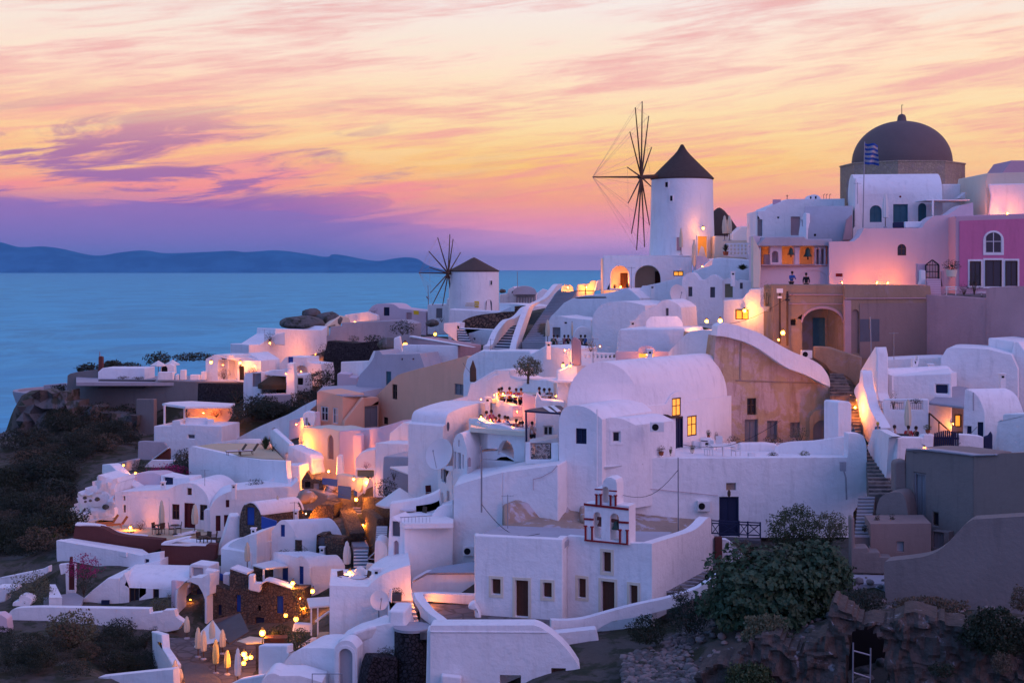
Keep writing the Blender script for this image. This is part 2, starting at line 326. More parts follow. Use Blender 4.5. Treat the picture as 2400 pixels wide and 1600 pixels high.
# ---------------------------------------------------------------- houses
FR={'wood':'timber','woodred':'woodred','blue':'blue','navy':'navy','teal':'teal','dark':'timber','white':'wood_white','greywood':'greywood','shutter':'shutter','olivepanel':'olivepanel','lit':'timber','glass':'timber','iron':'iron'}
class H:
    def __init__(s,name,label,cat='house',group=None): s.a=(name,label,cat,group); s.r=None
    def root(s,p):
        if s.r is None:
            s.r=E(s.a[0],s.a[1],s.a[2],p,s.a[3])
        return s.r
    def f(s,pts,A,T=5,mat='white',ops=(),vec=None,name='wall',bevel=.10,dz=0.,dep=.22,push=0.,ext=None):
        """facade polygon on a vertical plane, extruded away from the camera"""
        pl=A if isinstance(A,Pl) else Pl(A)
        if push: pl=Pl0(pl,push)
        out=[pl.at(*p) for p in pts]
        if ext is None: ext=2.2 if (T>=2 and not any(k in name for k in ('roof','cap','canopy','cornice','sill','edge','awning','ledge'))) else 0
        if ext:
            n=len(out); ss=[(p-pl.p).dot(pl.d) for p in out]
            il=min(range(n),key=lambda i:(round(ss[i],2),out[i].z)); ir=max(range(n),key=lambda i:(round(ss[i],2),-out[i].z))
            def walk(a,b_,st):
                L=[a]
                while L[-1]!=b_: L.append((L[-1]+st)%n)
                return L
            c1,c2=walk(il,ir,1),walk(il,ir,-1)
            m=lambda L:sum(out[i].z for i in L)/len(L)
            up=c2 if m(c1)<m(c2) else c1; lowc=c1 if up is c2 else c2
            zb_=min(out[i].z for i in lowc)-ext
            out=[out[i] for i in up]+[Vector((out[ir].x,out[ir].y,zb_)),Vector((out[il].x,out[il].y,zb_))]
        b=min(p.z for p in out); c=sum(out,Vector())/len(out); r=s.root(Vector((c.x,c.y,b)))
        v=Vector(vec) if vec is not None else pl.n*T
        v=v+Vector((0,0,dz))
        holes=[];info=[]
        for o in ops:
            code,x0,y0,x1,y1=o[:5]; m=o[5] if len(o)>5 else 'dark'
            s0,s1=sorted((pl.s_(x0),pl.s_(x1))); zb=(pl.at(x0,y1).z+pl.at(x1,y1).z)/2; zt=(pl.at(x0,y0).z+pl.at(x1,y0).z)/2
            if 'a' in code:
                rr=min((s1-s0)/2,(zt-zb)*.6); lp=[(s0,zb),(s1,zb)]+[((s0+s1)/2+(s1-s0)/2*math.cos(t),zt-rr+rr*math.sin(t)) for t in [math.pi*i/10 for i in range(11)]]
            elif 'p' in code:
                mi=(s0+s1)/2; w=(s1-s0)/2; hh=w*1.1; lp=[(s0,zb),(s1,zb),(s1,zt-hh),(mi+w*.8,zt-hh*.5),(mi+w*.4,zt-hh*.15),(mi,zt),(mi-w*.4,zt-hh*.15),(mi-w*.8,zt-hh*.5),(s0,zt-hh)]
            else: lp=[(s0,zb),(s1,zb),(s1,zt),(s0,zt)]
            holes.append([pl.pt(t,z) for t,z in lp]); info.append((code,s0,s1,zb,zt,lp,m))
        mb=MB(); n=len(out); flat=out+[p for h in holes for p in h]
        def fill(L,off=Vector((0,0,0))):      # triangles of a polygon with holes
            two=[[Vector(((p-pl.p).dot(pl.d),p.z)) for p in q] for q in L]; vv=[p for q in two for p in q]; ee=[]; k=0
            for q in two: ee+=[(k+i,k+(i+1)%len(q)) for i in range(len(q))]; k+=len(q)
            V2,_,F2,_,_,_=delaunay_2d_cdt(vv,ee,[],0,1e-5)
            def ins(p,q): return sum((q[i].y>p.y)!=(q[i-1].y>p.y) and p.x<(q[i-1].x-q[i].x)*(p.y-q[i].y)/(q[i-1].y-q[i].y)+q[i].x for i in range(len(q)))%2
            fs=[f for f in F2 for c in [sum((V2[i] for i in f),Vector((0,0)))/3] if ins(c,two[0]) and not any(ins(c,q) for q in two[1:])]
            base=sum(((p-pl.p).dot(pl.n) for p in L[0]))/len(L[0])
            return [pl.pt(p.x,p.y,base) for p in V2],fs
        if holes: mb.add(*fill([out]+holes)); tr=[]
        else: tr=tessellate_polygon([out])
        mb.add(flat,[tuple(t) for t in tr])
        back=[p+v for p in out]
        mb.add(out+back,[(i,(i+1)%n,(i+1)%n+n,i+n) for i in range(n)])
        thru=[h for h,i in zip(holes,info) if 't' in i[0]]
        bh=[[p+v for p in h] for h in thru]
        dx_=v-pl.n*v.dot(pl.n)
        if bh and dx_.length<1e-4: mb.add(*fill([back]+bh))
        else: mb.add(back,[tuple(t) for t in tessellate_polygon([back])])
        for h,i in zip(holes,info):
            dv=v if 't' in i[0] else pl.n*(1.2 if 'n' in i[0] else dep)
            k=len(h); mb.add(h+[p+dv for p in h],[(j,(j+1)%k,(j+1)%k+k,j+k) for j in range(k)])
            if 't' not in i[0] :
                hb=[p+dv for p in h]; mb.add(hb,[tuple(t) for t in tessellate_polygon([hb])])
        mb.k=0; w=mb.build(name,mat,r,bevel)
        for i in info: s.opening(pl,*i,dep=dep)
        return w
    def opening(s,pl,code,s0,s1,zb,zt,lp,m,dep=.22):
        r=s.r; w=s1-s0; h=zt-zb
        def bar(mb,a,b,c,d,n0,n1): mb.prism([pl.pt(a,c,n0),pl.pt(b,c,n0),pl.pt(b,d,n0),pl.pt(a,d,n0)],pl.n*(n1-n0))
        cut=.0
        if 's' in code:
            mb=MB(); g=.16
            cx=(s0+s1)/2; cz=(zb+zt)/2
            big=[(cx+(a-cx)*(1+2*g/w),cz+(b-cz)*(1+2*g/h)) for a,b in lp]; sml=[(cx+(a-cx)*(1+.02/w),cz+(b-cz)*(1+.02/h)) for a,b in lp]
            k=len(lp); A=[pl.pt(a,b,-.035) for a,b in big];B=[pl.pt(a,b,-.035) for a,b in sml];C=[pl.pt(a,b,.01) for a,b in big];D=[pl.pt(a,b,.01) for a,b in sml]
            mb.add(A+B+C+D,[f for i in range(k) for j in [(i+1)%k] for f in ((i,j,j+k,i+k),(i,j,j+2*k,i+2*k),(i+k,j+k,j+3*k,i+3*k),(i+2*k,j+2*k,j+3*k,i+3*k))])
            mb.build('surround','cream' if 'c' in code else 'white',r)
        if 't' in code or 'n' in code: return
        fm=FR.get(m,m)
        pane=[pl.pt(a,b,dep-.05) for a,b in lp]
        if 'w' in code or 'l' in code:
            mb=MB(); fw=min(.07,w*.14)
            a_=max(.005,dep-.14); bar(mb,s0,s0+fw,zb,zt-(0 if 'a' not in code else w*.3),a_,dep-.055); bar(mb,s1-fw,s1,zb,zt-(0 if 'a' not in code else w*.3),a_,dep-.055); bar(mb,s0,s1,zb,zb+fw,a_-.01,dep-.056)
            if 'a' not in code: bar(mb,s0,s1,zt-fw,zt,a_-.01,dep-.056)
            if w>.5: bar(mb,(s0+s1)/2-fw*.45,(s0+s1)/2+fw*.45,zb,zt-.02,a_+.01,dep-.06)
            if h>.9 and 'b' not in code: bar(mb,s0,s1,zb+h*.55,zb+h*.55+fw*.7,a_+.015,dep-.058)
            o=mb.build('window',fm,r)
            q=MB(); q.prism(pane,pl.n*.03); q.build('pane','lit' if 'l' in code else ('glass' if m in('dark','glass','white','timber','wood') else m),o)
        elif 'd' in code:
            q=MB(); q.prism(pane,pl.n*.03); o=q.build('door',m if m!='dark' else 'dark',r)
            mb=MB(); fw=min(.08,w*.12)
            bar(mb,s0,s0+fw,zb,zt-(0 if 'a' not in code else w*.3),dep-.16,dep-.06); bar(mb,s1-fw,s1,zb,zt-(0 if 'a' not in code else w*.3),dep-.16,dep-.06)
            if 'a' not in code: bar(mb,s0,s1,zt-fw,zt,dep-.15,dep-.06)
            bar(mb,(s0+s1)/2-.02,(s0+s1)/2+.02,zb,zt-.1,dep-.09,dep-.06)
            mb.build('door_frame',fm,o)
        else:
            q=MB(); q.prism(pane,pl.n*.03); q.build('panel',m,r)
    def v(s,x0,x1,yb,ye,A,Wd,Hh,mat='white',ops=(),sk0=0.,sk1=0.,name='vault',bevel=.08,half=False):
        """barrel vault whose long side faces the camera"""
        pl=A if isinstance(A,Pl) else Pl(A)
        s0,s1=pl.s_(x0),pl.s_(x1); zb=pl.at((x0+x1)/2,yb).z; ze=pl.at((x0+x1)/2,ye).z
        pr=[(0,zb)]+[(Wd/2*(1-math.cos(t)),ze+Hh*math.sin(t)) for t in [math.pi*i/16 for i in range(17)]]+[(Wd,zb)]
        A_=[pl.pt(s0+sk0*n,z,n) for n,z in pr]; B_=[pl.pt(s1+sk1*n,z,n) for n,z in pr]
        c=(A_[0]+B_[0])/2; r=s.root(c)
        mb=MB(); mb.loft(A_,B_); mb.build(name,mat,r,bevel)
    def p3(s,pts,vec,mat='white',name='slab',bevel=.06):
        """free polygon, each vertex with its own distance, given thickness by vec"""
        P=[W(*p) for p in pts]; c=sum(P,Vector())/len(P); c.z=min(p.z for p in P); r=s.root(c)
        return MB().prism(P,vec).build(name,mat,r,bevel)
    def fl(s,pts,z,mat='white',th=.3,name='floor'):
        P=[G(x,y,z) for x,y in pts]; c=sum(P,Vector())/len(P); r=s.root(c)
        return MB().prism(P,(0,0,-th)).build(name,mat,r,.02)
class Pl0:
    def __new__(c,pl,n):
        q=object.__new__(Pl); q.p=pl.p+pl.n*n; q.d=pl.d; q.n=pl.n; return q
def wall(name,label,pts,A,T=.4,mat='white',cat='wall',bevel=.10,vec=None,group=None,dz=0.):
    pl=A if isinstance(A,Pl) else Pl(A); out=[pl.at(*p) for p in pts]
    v=Vector(vec) if vec is not None else pl.n*T
    return MB().prism(out,v+Vector((0,0,dz))).build(name,mat,None,bevel,tag=(label,cat,group))
def wall3(name,label,pts,vec,mat='white',cat='wall',bevel=.08,group=None):
    return MB().prism([W(*p) for p in pts],vec).build(name,mat,None,bevel,tag=(label,cat,group))
def floor(name,label,pts,z,mat,th=.4,cat='terrace',kind=None):
    P=[G(x,y,z) for x,y in pts]; return MB().prism(P,(0,0,-th)).build(name,mat,None,.02,tag=(label,None if kind else cat,None,kind))
def stairs(name,label,bl,br,tl,tr,n,mats=('stairdark','white'),nose=.05,cat='staircase',under=1.5):
    """bl.. are (x,y,d); treads climb from the bottom edge to the top edge"""
    BL,BR,TL,TR=[W(*p) for p in (bl,br,tl,tr)]; mb=MB()
    for i in range(n):
        a,b=i/n,(i+1)/n
        p,q=BL.lerp(TL,a),BR.lerp(TR,a); r_,t=BL.lerp(TL,b),BR.lerp(TR,b)
        z0=(p.z+q.z)/2; z1=(r_.z+t.z)/2; dn=z1-z0
        def at(v,z): return Vector((v.x,v.y,z))
        lo=z0-under if i else z0-under
        top=[at(p,z1),at(q,z1),at(t,z1),at(r_,z1)]; bot=[at(v,lo) for v in (p,q,t,r_)]
        mb.add(bot+top,[(0,1,5,4),(1,2,6,5),(2,3,7,6),(3,0,4,7),(0,3,2,1)],0); mb.add(top,[(0,1,2,3)],0)
        f=Vector((-(q-p).y,(q-p).x,0)).normalized(); 
        if f.y>0: f=-f
        e=nose
        mb.add([at(p,z1-e)+f*.03,at(q,z1-e)+f*.03,at(q,z1+.012)+f*.03,at(p,z1+.012)+f*.03,at(p,z1+.012)-f*.10,at(q,z1+.012)-f*.10],[(0,1,2,3),(3,2,5,4)],1)
    return mb.build(name,list(mats),None,0,tag=(label,cat))
# ---------------------------------------------------------------- foliage
def leaves(mb,c,r,n,ls,seed=0,shell=.55,gate=.0,flat=.0,k=0,ar=1.8,up=0.):
    rd=random.Random(seed); c=Vector(c); i=0; tries=0
    while i<n and tries<n*6:
        tries+=1
        d=Vector((rd.gauss(0,1),rd.gauss(0,1),rd.gauss(0,1))).normalized(); q=shell+(1-shell)*rd.random()**.6
        if rd.random()<.25: q=rd.random()
        lump=1+.35*noise.noise(d*2.1+Vector((seed*3.1,0,0)))+.2*noise.noise(d*5+Vector((0,seed,0)))
        p=Vector((d.x*r[0],d.y*r[1],d.z*r[2]))*q*lump
        if p.z<-r[2]*.75: continue
        if noise.noise(p*(2.2/max(r))+Vector((seed,seed*2,0)))<gate-.35: continue
        i+=1
        a=Vector((rd.gauss(0,1),rd.gauss(0,1),rd.gauss(0,1)+up)).normalized(); b=a.orthogonal().normalized(); b=(Matrix.Rotation(rd.random()*6.28,3,a)@b)
        s=ls*rd.uniform(.6,1.4); w=s/ar
        o=c+p; e=a.cross(b)
        mb.add([o-b*w*.5,o+a*s*.5-b*0,o+b*w*.5,o+a*s*.0+e*w*.3],[(0,1,2),(0,2,3)],k)
_seed=[10]
def bush(name,label,x,y,d,wpx,hpx,mat='leafd',n=500,ls=None,cat='bush',group=None,trunk=False,pot=None,gate=0.,up=0.,tr_h=None):
    """(x,y) is the bottom centre; wpx/hpx its size in the picture"""
    _seed[0]+=1; w=wpx/SC*d/F/2; h=hpx/SC*d/F; p=W(x,y,d); ls=ls or max(.07,w*.16)
    r=E(name,label,cat,p,group)
    z=0
    if pot:
        pr=[(.16,0),(.22,.02),(.27,.3),(.29,.36),(.25,.36),(.2,.3)]; k=w/.32*.7; MB().lathe([(a*k,b*k) for a,b in pr],p,14).build('pot',pot,r); z=.33*k
    if trunk:
        z=tr_h if tr_h else h*.25; mb=MB(); mb.tube(p-Vector((0,0,.3)),p+Vector((0,0,z+h*.2)),w*.12,w*.07,7)
        for k in range(5):
            t=k*1.3+_seed[0]; mb.tube(p+Vector((0,0,z*.8)),p+Vector((math.cos(t)*w*.5,math.sin(t)*w*.5,z+h*.35)),w*.06,w*.02,5)
        mb.build('trunk','bark',r)
    mb=MB(); hh=(h-z)/2; leaves(mb,p+Vector((0,0,z+hh*.9)),(w,w*.9,hh*1.1),n,ls,_seed[0],gate=gate,up=up)
    if not trunk:
        for k in range(7):
            t=k*.9+_seed[0]; mb.tube(p-Vector((0,0,.05)),p+Vector((math.cos(t)*w*.5,math.sin(t)*w*.4,z+hh*1.1)),.02+w*.015,.008,4,k=1)
    mb.build('foliage',[mat,'bark'],r,0,smooth=0,weld=False)
    return r
def spiky(name,label,x,y,d,wpx,hpx,mat='leaf',n=40,cat='plant',pot=None,group=None):
    _seed[0]+=1; rd=random.Random(_seed[0]); w=wpx/SC*d/F/2; h=hpx/SC*d/F; p=W(x,y,d); r=E(name,label,cat,p,group); z=0
    if pot: MB().lathe([(.16,0),(.22,.02),(.27,.3),(.29,.36),(.25,.36),(.2,.3)],p,14).build('pot',pot,r); z=.33
    mb=MB()
    for i in range(n):
        t=rd.random()*6.28; q=rd.random()**.7; tip=p+Vector((math.cos(t)*w*q,math.sin(t)*w*q,z+(h-z)*(1-.6*q*q)*rd.uniform(.8,1))); b=p+Vector((math.cos(t)*.04,math.sin(t)*.04,z)); m=(b+tip)/2+Vector((0,0,h*.12)); sd=Vector((-math.sin(t),math.cos(t),0))*w*.06
        mb.add([b-sd*.5,b+sd*.5,m+sd,tip,m-sd],[(0,1,2,4),(4,2,3)])
    mb.build('leaves',mat,r,0,smooth=0,weld=False); return r
# ---------------------------------------------------------------- lamps
def lamp(x,y,d,power=30,label='',r=.11,name='wall_lamp',col=(1,.30,.035),post=None,group=None,off=(0,0,0)):
    p=W(x,y,d)+Vector(off); e=E(name,label,'lamp',p,group)
    MB().lathe([(.0,-r),(r*.7,-r*.7),(r,0),(r*.7,r*.7),(0,r)],p,12).build('globe','bulb',e)
    mb=MB(); mb.tube(p+Vector((0,0,r*.9)),p+Vector((0,0,r*1.7)),r*.6,r*.4,8); mb.tube(p+Vector((0,0,r*1.5)),p+Vector((0,.5,r*1.5)),.02,.02,5)
    if post: mb.tube(p-Vector((0,0,r)),p-Vector((0,0,post)),.035,.04,6)
    mb.build('bracket','iron',e)
    L=bpy.data.lights.new('lamp_light','POINT'); L.energy=power*4.6; L.color=col; L.shadow_soft_size=r; lo=bpy.data.objects.new('lamp_light',L); COL.objects.link(lo); lo.parent=e; lo.location=(0,-r*1.6,-.02)
    return e
def glow(x,y,d,power,label,name='floor_lamp',col=(1,.25,.02),r=.045): return lamp(x,y,d,power,label,r,name,col)
# ================================================================ SEA, ISLAND, HILLSIDE
def sea():
    m=bpy.data.materials.new('sea'); m.use_nodes=True; t=N(m.node_tree); b=t.n['Principled BSDF']; MT['sea']=m
    g=t.new('ShaderNodeNewGeometry'); sp=t.new('ShaderNodeSeparateXYZ'); t.l.new(g.outputs['Position'],sp.inputs[0])
    n1=t.noise(t.xyz(t.m('MULTIPLY',sp.outputs[0],.006),t.m('MULTIPLY',sp.outputs[1],.0035),0.),1.,14,.78,1.0)
    n2=t.noise(t.xyz(t.m('MULTIPLY',sp.outputs[0],.0016),t.m('MULTIPLY',sp.outputs[1],.0009),0.),1.,5,.6,.5)
    n3=t.noise(t.xyz(t.m('MULTIPLY',sp.outputs[0],.0035),t.m('MULTIPLY',sp.outputs[1],.011),5.),1.,5,.6,.5)
    c=t.mix(t.ss(n1,.40,.60),(.002,.07,.27),(.03,.36,.62)); c=t.mix(t.m('MULTIPLY',t.ss(n2,.35,.7),.5),c,(.01,.20,.46))
    c=t.mix(t.m('MULTIPLY',t.ss(n3,.45,.65),.4),c,(.004,.14,.42))
    bp=t.new('ShaderNodeBump'); bp.inputs['Strength'].default_value=.6; bp.inputs['Distance'].default_value=8.
    t.put(bp.inputs['Height'],n1)
    df=t.new('ShaderNodeBsdfDiffuse'); t.put(df.inputs[0],c); gl=t.new('ShaderNodeBsdfGlossy'); gl.inputs['Roughness'].default_value=.30; gl.inputs[0].default_value=(.22,.60,.88,1)
    t.l.new(bp.outputs[0],gl.inputs['Normal']); mx=t.new('ShaderNodeMixShader'); mx.inputs[0].default_value=.5
    t.l.new(df.outputs[0],mx.inputs[1]); t.l.new(gl.outputs[0],mx.inputs[2]); t.l.new(mx.outputs[0],t.n['Material Output'].inputs[0])
    mb=MB(); mb.add([(-70000,150,0),(70000,150,0),(70000,120000,0),(-70000,120000,0)],[(0,1,2,3)])
    o=mb.build('sea','sea',None,0,smooth=0); tg(o,None,kind='structure')
sea()
def island():
    m=bpy.data.materials.new('farland_hazeblue'); m.use_nodes=True; t=N(m.node_tree); b=t.n['Principled BSDF']; b.inputs['Roughness'].default_value=1.; b.inputs['Specular IOR Level'].default_value=0
    g=t.new('ShaderNodeNewGeometry'); c=t.mix(t.ss(t.noise(g.outputs['Position'],.0012,8,.7),.4,.6),(.012,.13,.26),(.03,.19,.34)); t.put(b.inputs['Base Color'],c); MT['farland_hazeblue']=m  # blue of the distant air is mixed into this base colour
    S1()
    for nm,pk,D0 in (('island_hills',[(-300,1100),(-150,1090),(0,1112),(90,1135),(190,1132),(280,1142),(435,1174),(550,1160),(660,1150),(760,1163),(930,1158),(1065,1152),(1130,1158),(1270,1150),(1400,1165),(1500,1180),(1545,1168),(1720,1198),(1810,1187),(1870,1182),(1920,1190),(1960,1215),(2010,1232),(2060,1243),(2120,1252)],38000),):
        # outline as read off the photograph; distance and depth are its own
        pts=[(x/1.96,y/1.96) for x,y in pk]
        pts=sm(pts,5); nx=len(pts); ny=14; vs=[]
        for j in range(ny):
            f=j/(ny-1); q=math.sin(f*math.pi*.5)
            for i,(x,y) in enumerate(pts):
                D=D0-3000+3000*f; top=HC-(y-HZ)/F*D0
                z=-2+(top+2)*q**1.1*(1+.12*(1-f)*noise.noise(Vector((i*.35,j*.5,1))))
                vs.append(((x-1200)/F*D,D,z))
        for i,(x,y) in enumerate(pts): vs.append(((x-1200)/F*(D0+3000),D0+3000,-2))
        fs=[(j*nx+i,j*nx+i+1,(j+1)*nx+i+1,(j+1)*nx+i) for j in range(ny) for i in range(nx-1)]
        o=MB().add(vs,fs).build(nm,'farland_hazeblue',None,0,smooth=60); tg(o,None,kind='structure')
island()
# control points of the ground (px,py,distance) in photo pixels
TP=[(1200,1455,77),(1050,1450,78),(1600,1420,76),(1400,1485,74),(1500,1460,75),(1300,1440,77.5),(1480,1400,78.5),(1420,1425,77.5),(1540,1400,78),(1400,1630,66),(1600,1500,73),(1700,1600,64),(1900,1450,71),(2100,1420,68),(2350,1430,66),(2000,1340,71),(1750,1380,72),(2400,1650,57),(2000,1650,59),(1800,1650,61),(2200,1650,58),
(1180,1235,84),(1400,1250,82),(1600,1215,88),(1900,1215,90),(2030,1180,88),(2080,1120,92),(1960,1290,76),(1700,1080,92),(1350,1200,86),(1100,1160,92),(1250,1080,96),(1100,1060,100),
(1750,1040,98),(2200,1085,97),(2380,1080,95),(2300,900,112),(2050,880,108),(1950,830,107),(1850,760,112),(2200,830,115),(2400,830,115),(2100,680,120),(1900,680,120),(2300,680,122),
(2100,545,134),(2300,530,134),(1850,590,134),(1700,620,140),(1600,625,143),(1450,660,142),(1400,700,144),(1300,720,152),(1600,720,125),(1500,760,122),(1650,800,110),(1400,790,122),(1280,860,122),(1200,830,135),(1100,860,140),(1150,780,160),(1100,770,200),(1000,760,205),(1250,700,185),(1330,690,170),
(1000,850,160),(900,900,155),(850,960,145),(950,1000,128),(1050,980,118),(1150,930,114),(1230,930,112),(1250,1010,100),(1000,1060,115),(900,1080,118),(760,990,145),(700,1000,145),(640,1080,133),(560,1080,132),(600,960,152),(700,900,165),(800,870,175),(900,780,195),(750,770,205),(700,790,200),(620,840,185),(540,900,168),(400,905,168),(250,915,172),(450,1020,150),(370,1060,142),(450,1120,133),(360,1130,128),(700,1140,122),(600,1140,122),(780,1120,120),(830,1170,116),(900,1150,112),(960,1180,104),(830,1300,104),(830,1350,98),(900,1400,88),(850,1500,78),(900,1600,72),(1000,1600,68),(700,1600,74),
(500,1200,117),(400,1240,116),(300,1240,116),(200,1240,118),(620,1250,110),(500,1330,104),(560,1420,98),(650,1420,98),(700,1370,100),(480,1480,94),(420,1560,88),(520,1600,80),(400,1620,80),(300,1320,108),(150,1330,108),(220,1420,102),(100,1410,104),(20,1420,106),(300,1490,95),(150,1490,93),(50,1560,84),(200,1600,80),(30,1300,118),(60,1250,128),(100,1200,132),
(20,1180,138),(100,1100,146),(-30,1130,180),(30,1110,188),(80,1060,192),(130,1010,196),(180,980,200),(-90,1150,165),(-60,1120,172),(0,1040,158),(-40,1060,155),(200,1050,150),(300,1050,152),(20,1080,152),(150,1000,164),(60,1020,163),(250,985,169),(335,1030,160),(330,1012,165),(200,965,171),(120,915,177),(95,912,178)]
S1()
_P=[W(*p) for p in TP]
_P+=[Vector(v) for v in [(-72,140,50),(-78,160,52),(-70,185,58),(-70,200,55),(-85,130,52),(-95,180,20),(-110,220,-10),(-60,215,60),(-100,120,50),(-100,60,60),(-60,240,30),(-30,260,50),(-20,240,70),(0,235,76),(15,220,78),(20,260,50),(40,200,80),(60,180,84),(90,170,88),(130,150,88),(60,260,40),(120,250,40),(0,320,0),(60,330,0),(130,320,0),(-60,300,-10),(-120,300,-20),(60,55,70),(90,90,76),(120,120,84),(0,50,70),(-40,60,68),(40,45,72),(-70,90,62),(20,150,87),(40,160,88),(0,30,70),(-60,30,68),(60,25,72)]]
_nat=[(p[0]<345 and p[1]>=905) or (p[0]>1350 and p[1]>1290 and p[2]<76.2) or p[:2] in ((600,960),(700,900),(450,1120),(360,1130)) for p in TP]
_O=np.array([.15 if k else 1.7 for k in _nat]+[.5]*(len(_P)-len(TP)))
_A=np.array([[p.x,p.y] for p in _P]); _Z=np.array([p.z for p in _P])
def gz(X,Y):
    d2=((X[:,None]-_A[None,:,0])**2+((Y[:,None]-_A[None,:,1]))**2)+1.5
    w=1/d2**1.9; return (w*(_Z-_O)).sum(1)/w.sum(1)
def gzz(x,y): return float(gz(np.array([x]),np.array([y]))[0])
def terrain():
    xs=np.concatenate([np.arange(-140,-70,2.5),np.arange(-70,70,1.),np.arange(70,150,3.)]); ys=np.concatenate([np.arange(20,50,2.5),np.arange(50,190,1.),np.arange(190,340,3.)])
    X,Y=np.meshgrid(xs,ys); Z=gz(X.ravel(),Y.ravel()); nx=len(xs)
    vs=[]
    for x,y,z in zip(X.ravel(),Y.ravel(),Z):
        rough=1.
        n=noise.fractal(Vector((x*.16,y*.16,3)),1,2,5)
        vs.append((x,y,z+n*.4*rough))
    fs=[(j*nx+i,j*nx+i+1,(j+1)*nx+i+1,(j+1)*nx+i) for j in range(len(ys)-1) for i in range(nx-1)]
    o=MB().add(vs,fs).build('hillside','earth',None,0,smooth=180,weld=False); tg(o,None,kind='structure')
terrain()

def haze():
    m=bpy.data.materials.new('haze'); m.use_nodes=True; t=N(m.node_tree); t.n.remove(t.n['Principled BSDF']); MT['haze']=m
    v=t.new('ShaderNodeVolumePrincipled'); v.inputs['Color'].default_value=(.26,.60,1.,1); v.inputs['Density'].default_value=1.2e-5; v.inputs['Anisotropy'].default_value=0
    t.l.new(v.outputs[0],t.n['Material Output'].inputs['Volume'])
    mb=MB(); mb.box((0,60440,500),(141000,121000,1300))
    # bottom 111 m below sea level keeps it clear of every face; top above the hills
    o=mb.build('haze','haze',None,0,smooth=0); tg(o,None,kind='stuff')
haze()
# ================================================================ UPPER RIGHT: DOMED CHURCH, PINK HOUSE, BELLS
R(1800,230)
ch=H('domed_church','big dark domed church behind white chapel with octagonal ochre stone drum','church')
c=W(1229,605,140.5); c.z=0; rr=521/3.92*140.5/F
r=ch.root(Vector((c.x,c.y,ZH(1100,140))))
zt=ZH(622,140); zb=ZH(1120,140)
k=rr/math.cos(math.radians(22.5))*.985
MB().lathe([(k,zb),(k,zt),(k*1.012,zt),(k*1.012,zt+.16),(k*.6,zt+.2)],(c.x,c.y,0),8,ph=math.radians(22.5+4)).build('drum','drum',r,.06)
rd=4.84; mb=MB(); mb.lathe([(rd*math.cos(t),zt+.1+4.35*math.sin(t)**.92) for t in [math.pi/2*i/20 for i in range(21)]],(c.x,c.y,0),64); mb.build('dome','dome',r)
MB().lathe([(.62,zt+4.3),(.45,zt+4.5),(.40,zt+4.85),(.3,zt+5.05),(.08,zt+5.15)],(c.x,c.y,0),20).build('finial','dome',r)
mb=MB(); q=Vector((c.x,c.y,zt+5.1)); mb.tube(q,q+Vector((0,0,.95)),.035,.03); mb.tube(q+Vector((-.0,0,.9)),q+Vector((.12,0,.93)),.03); mb.build('cross','iron',r)
for X,Y0,Y1 in ((755,750,1010),(1640,705,800)):      # arched niches in the drum
    p=W(X,Y1,140-2.2 if X<1000 else 140-3.4); w=.42; h=(Y1-Y0)/3.92*140/F
    s=-1 if X<1000 else 1; dx=Vector((math.cos(s*math.radians(49)),math.sin(s*math.radians(49)),0))
    a=[p+dx*(w*math.cos(t))+Vector((0,0,h-w+w*1.2*math.sin(t))) for t in [math.pi*i/8 for i in range(9)]]
    MB().prism([p+dx*w,*a,p-dx*w],(-dx.y*.25*s*-1,dx.x*.25,0)).build('niche','brown',r)
h=H('white_chapel','white chapel with teal door between arched windows in front of dome','chapel')
A=(797,129,1600,128)
h.f([(797,1195),(1525,1195),(1525,1080),(1602,1078),(1602,885),(797,885)],A,6,ops=[('wa',935,985,1045,1140,'teal'),('d',1150,975,1285,1187,'teal'),('wa',1380,965,1455,1140,'teal')])
h.v(797,1602,890,882,A,6,2.0,name='vault_roof')
h.f([(780,1200),(797,1180),(797,735),(810,735),(866,1190),(866,1300),(780,1310)],128.5,.8,name='buttress')
lp=h.r; p=W(1215,905,127.8); MB().lathe([(0,-.12),(.12,0),(0,.12)],p,10).build('bulkhead_lamp','red',lp)
h=H('flat_house','blue-shadowed flat house joined right of the chapel','house')
h.f([(1602,1085),(1602,790),(1855,790),(1925,768),(2010,768),(2010,1085)],131,6)
h.f([(1740,925),(1800,880),(1850,820),(1880,800),(2000,796),(2000,1085),(1970,1085),(1965,990),(1930,930),(1890,925),(1885,935)],129.5,1.2,name='arch_wall')
h.f([(1885,940),(1985,925),(1985,1090),(1885,1090)],129.9,.3,'taupe',ops=[('a',1895,950,1965,1085,'brown')],name='doorway')
h=H('canopy','thin flat white canopy on a post beside the chapel','canopy')
h.f([(1455,932),(1855,932),(1855,942),(1455,942)],124.5,3.5,name='roof',bevel=.02); h.f([(1508,942),(1524,942),(1524,1080),(1508,1080)],124.4,.15,name='post',bevel=.01)
h=H('cream_house','cream flat house at the top right edge, lower wall lamplit','house')
h.f([(2005,1075),(1998,765),(2010,690),(2420,678),(2420,1075)],124,8,'cream')
h.f([(2030,1075),(2050,900),(2025,790),(2420,782),(2420,1075)],123.5,.3,'white',name='plinth_wall')
h.f([(2150,690),(2235,573),(2420,573),(2420,690)],136,5,'pinktrim',name='attic',bevel=.05)
h=H('pale_wall_house','long windowed salmon-pink blank wall rising in curves below the chapel terrace','house')
A=(562,121,1725,120)
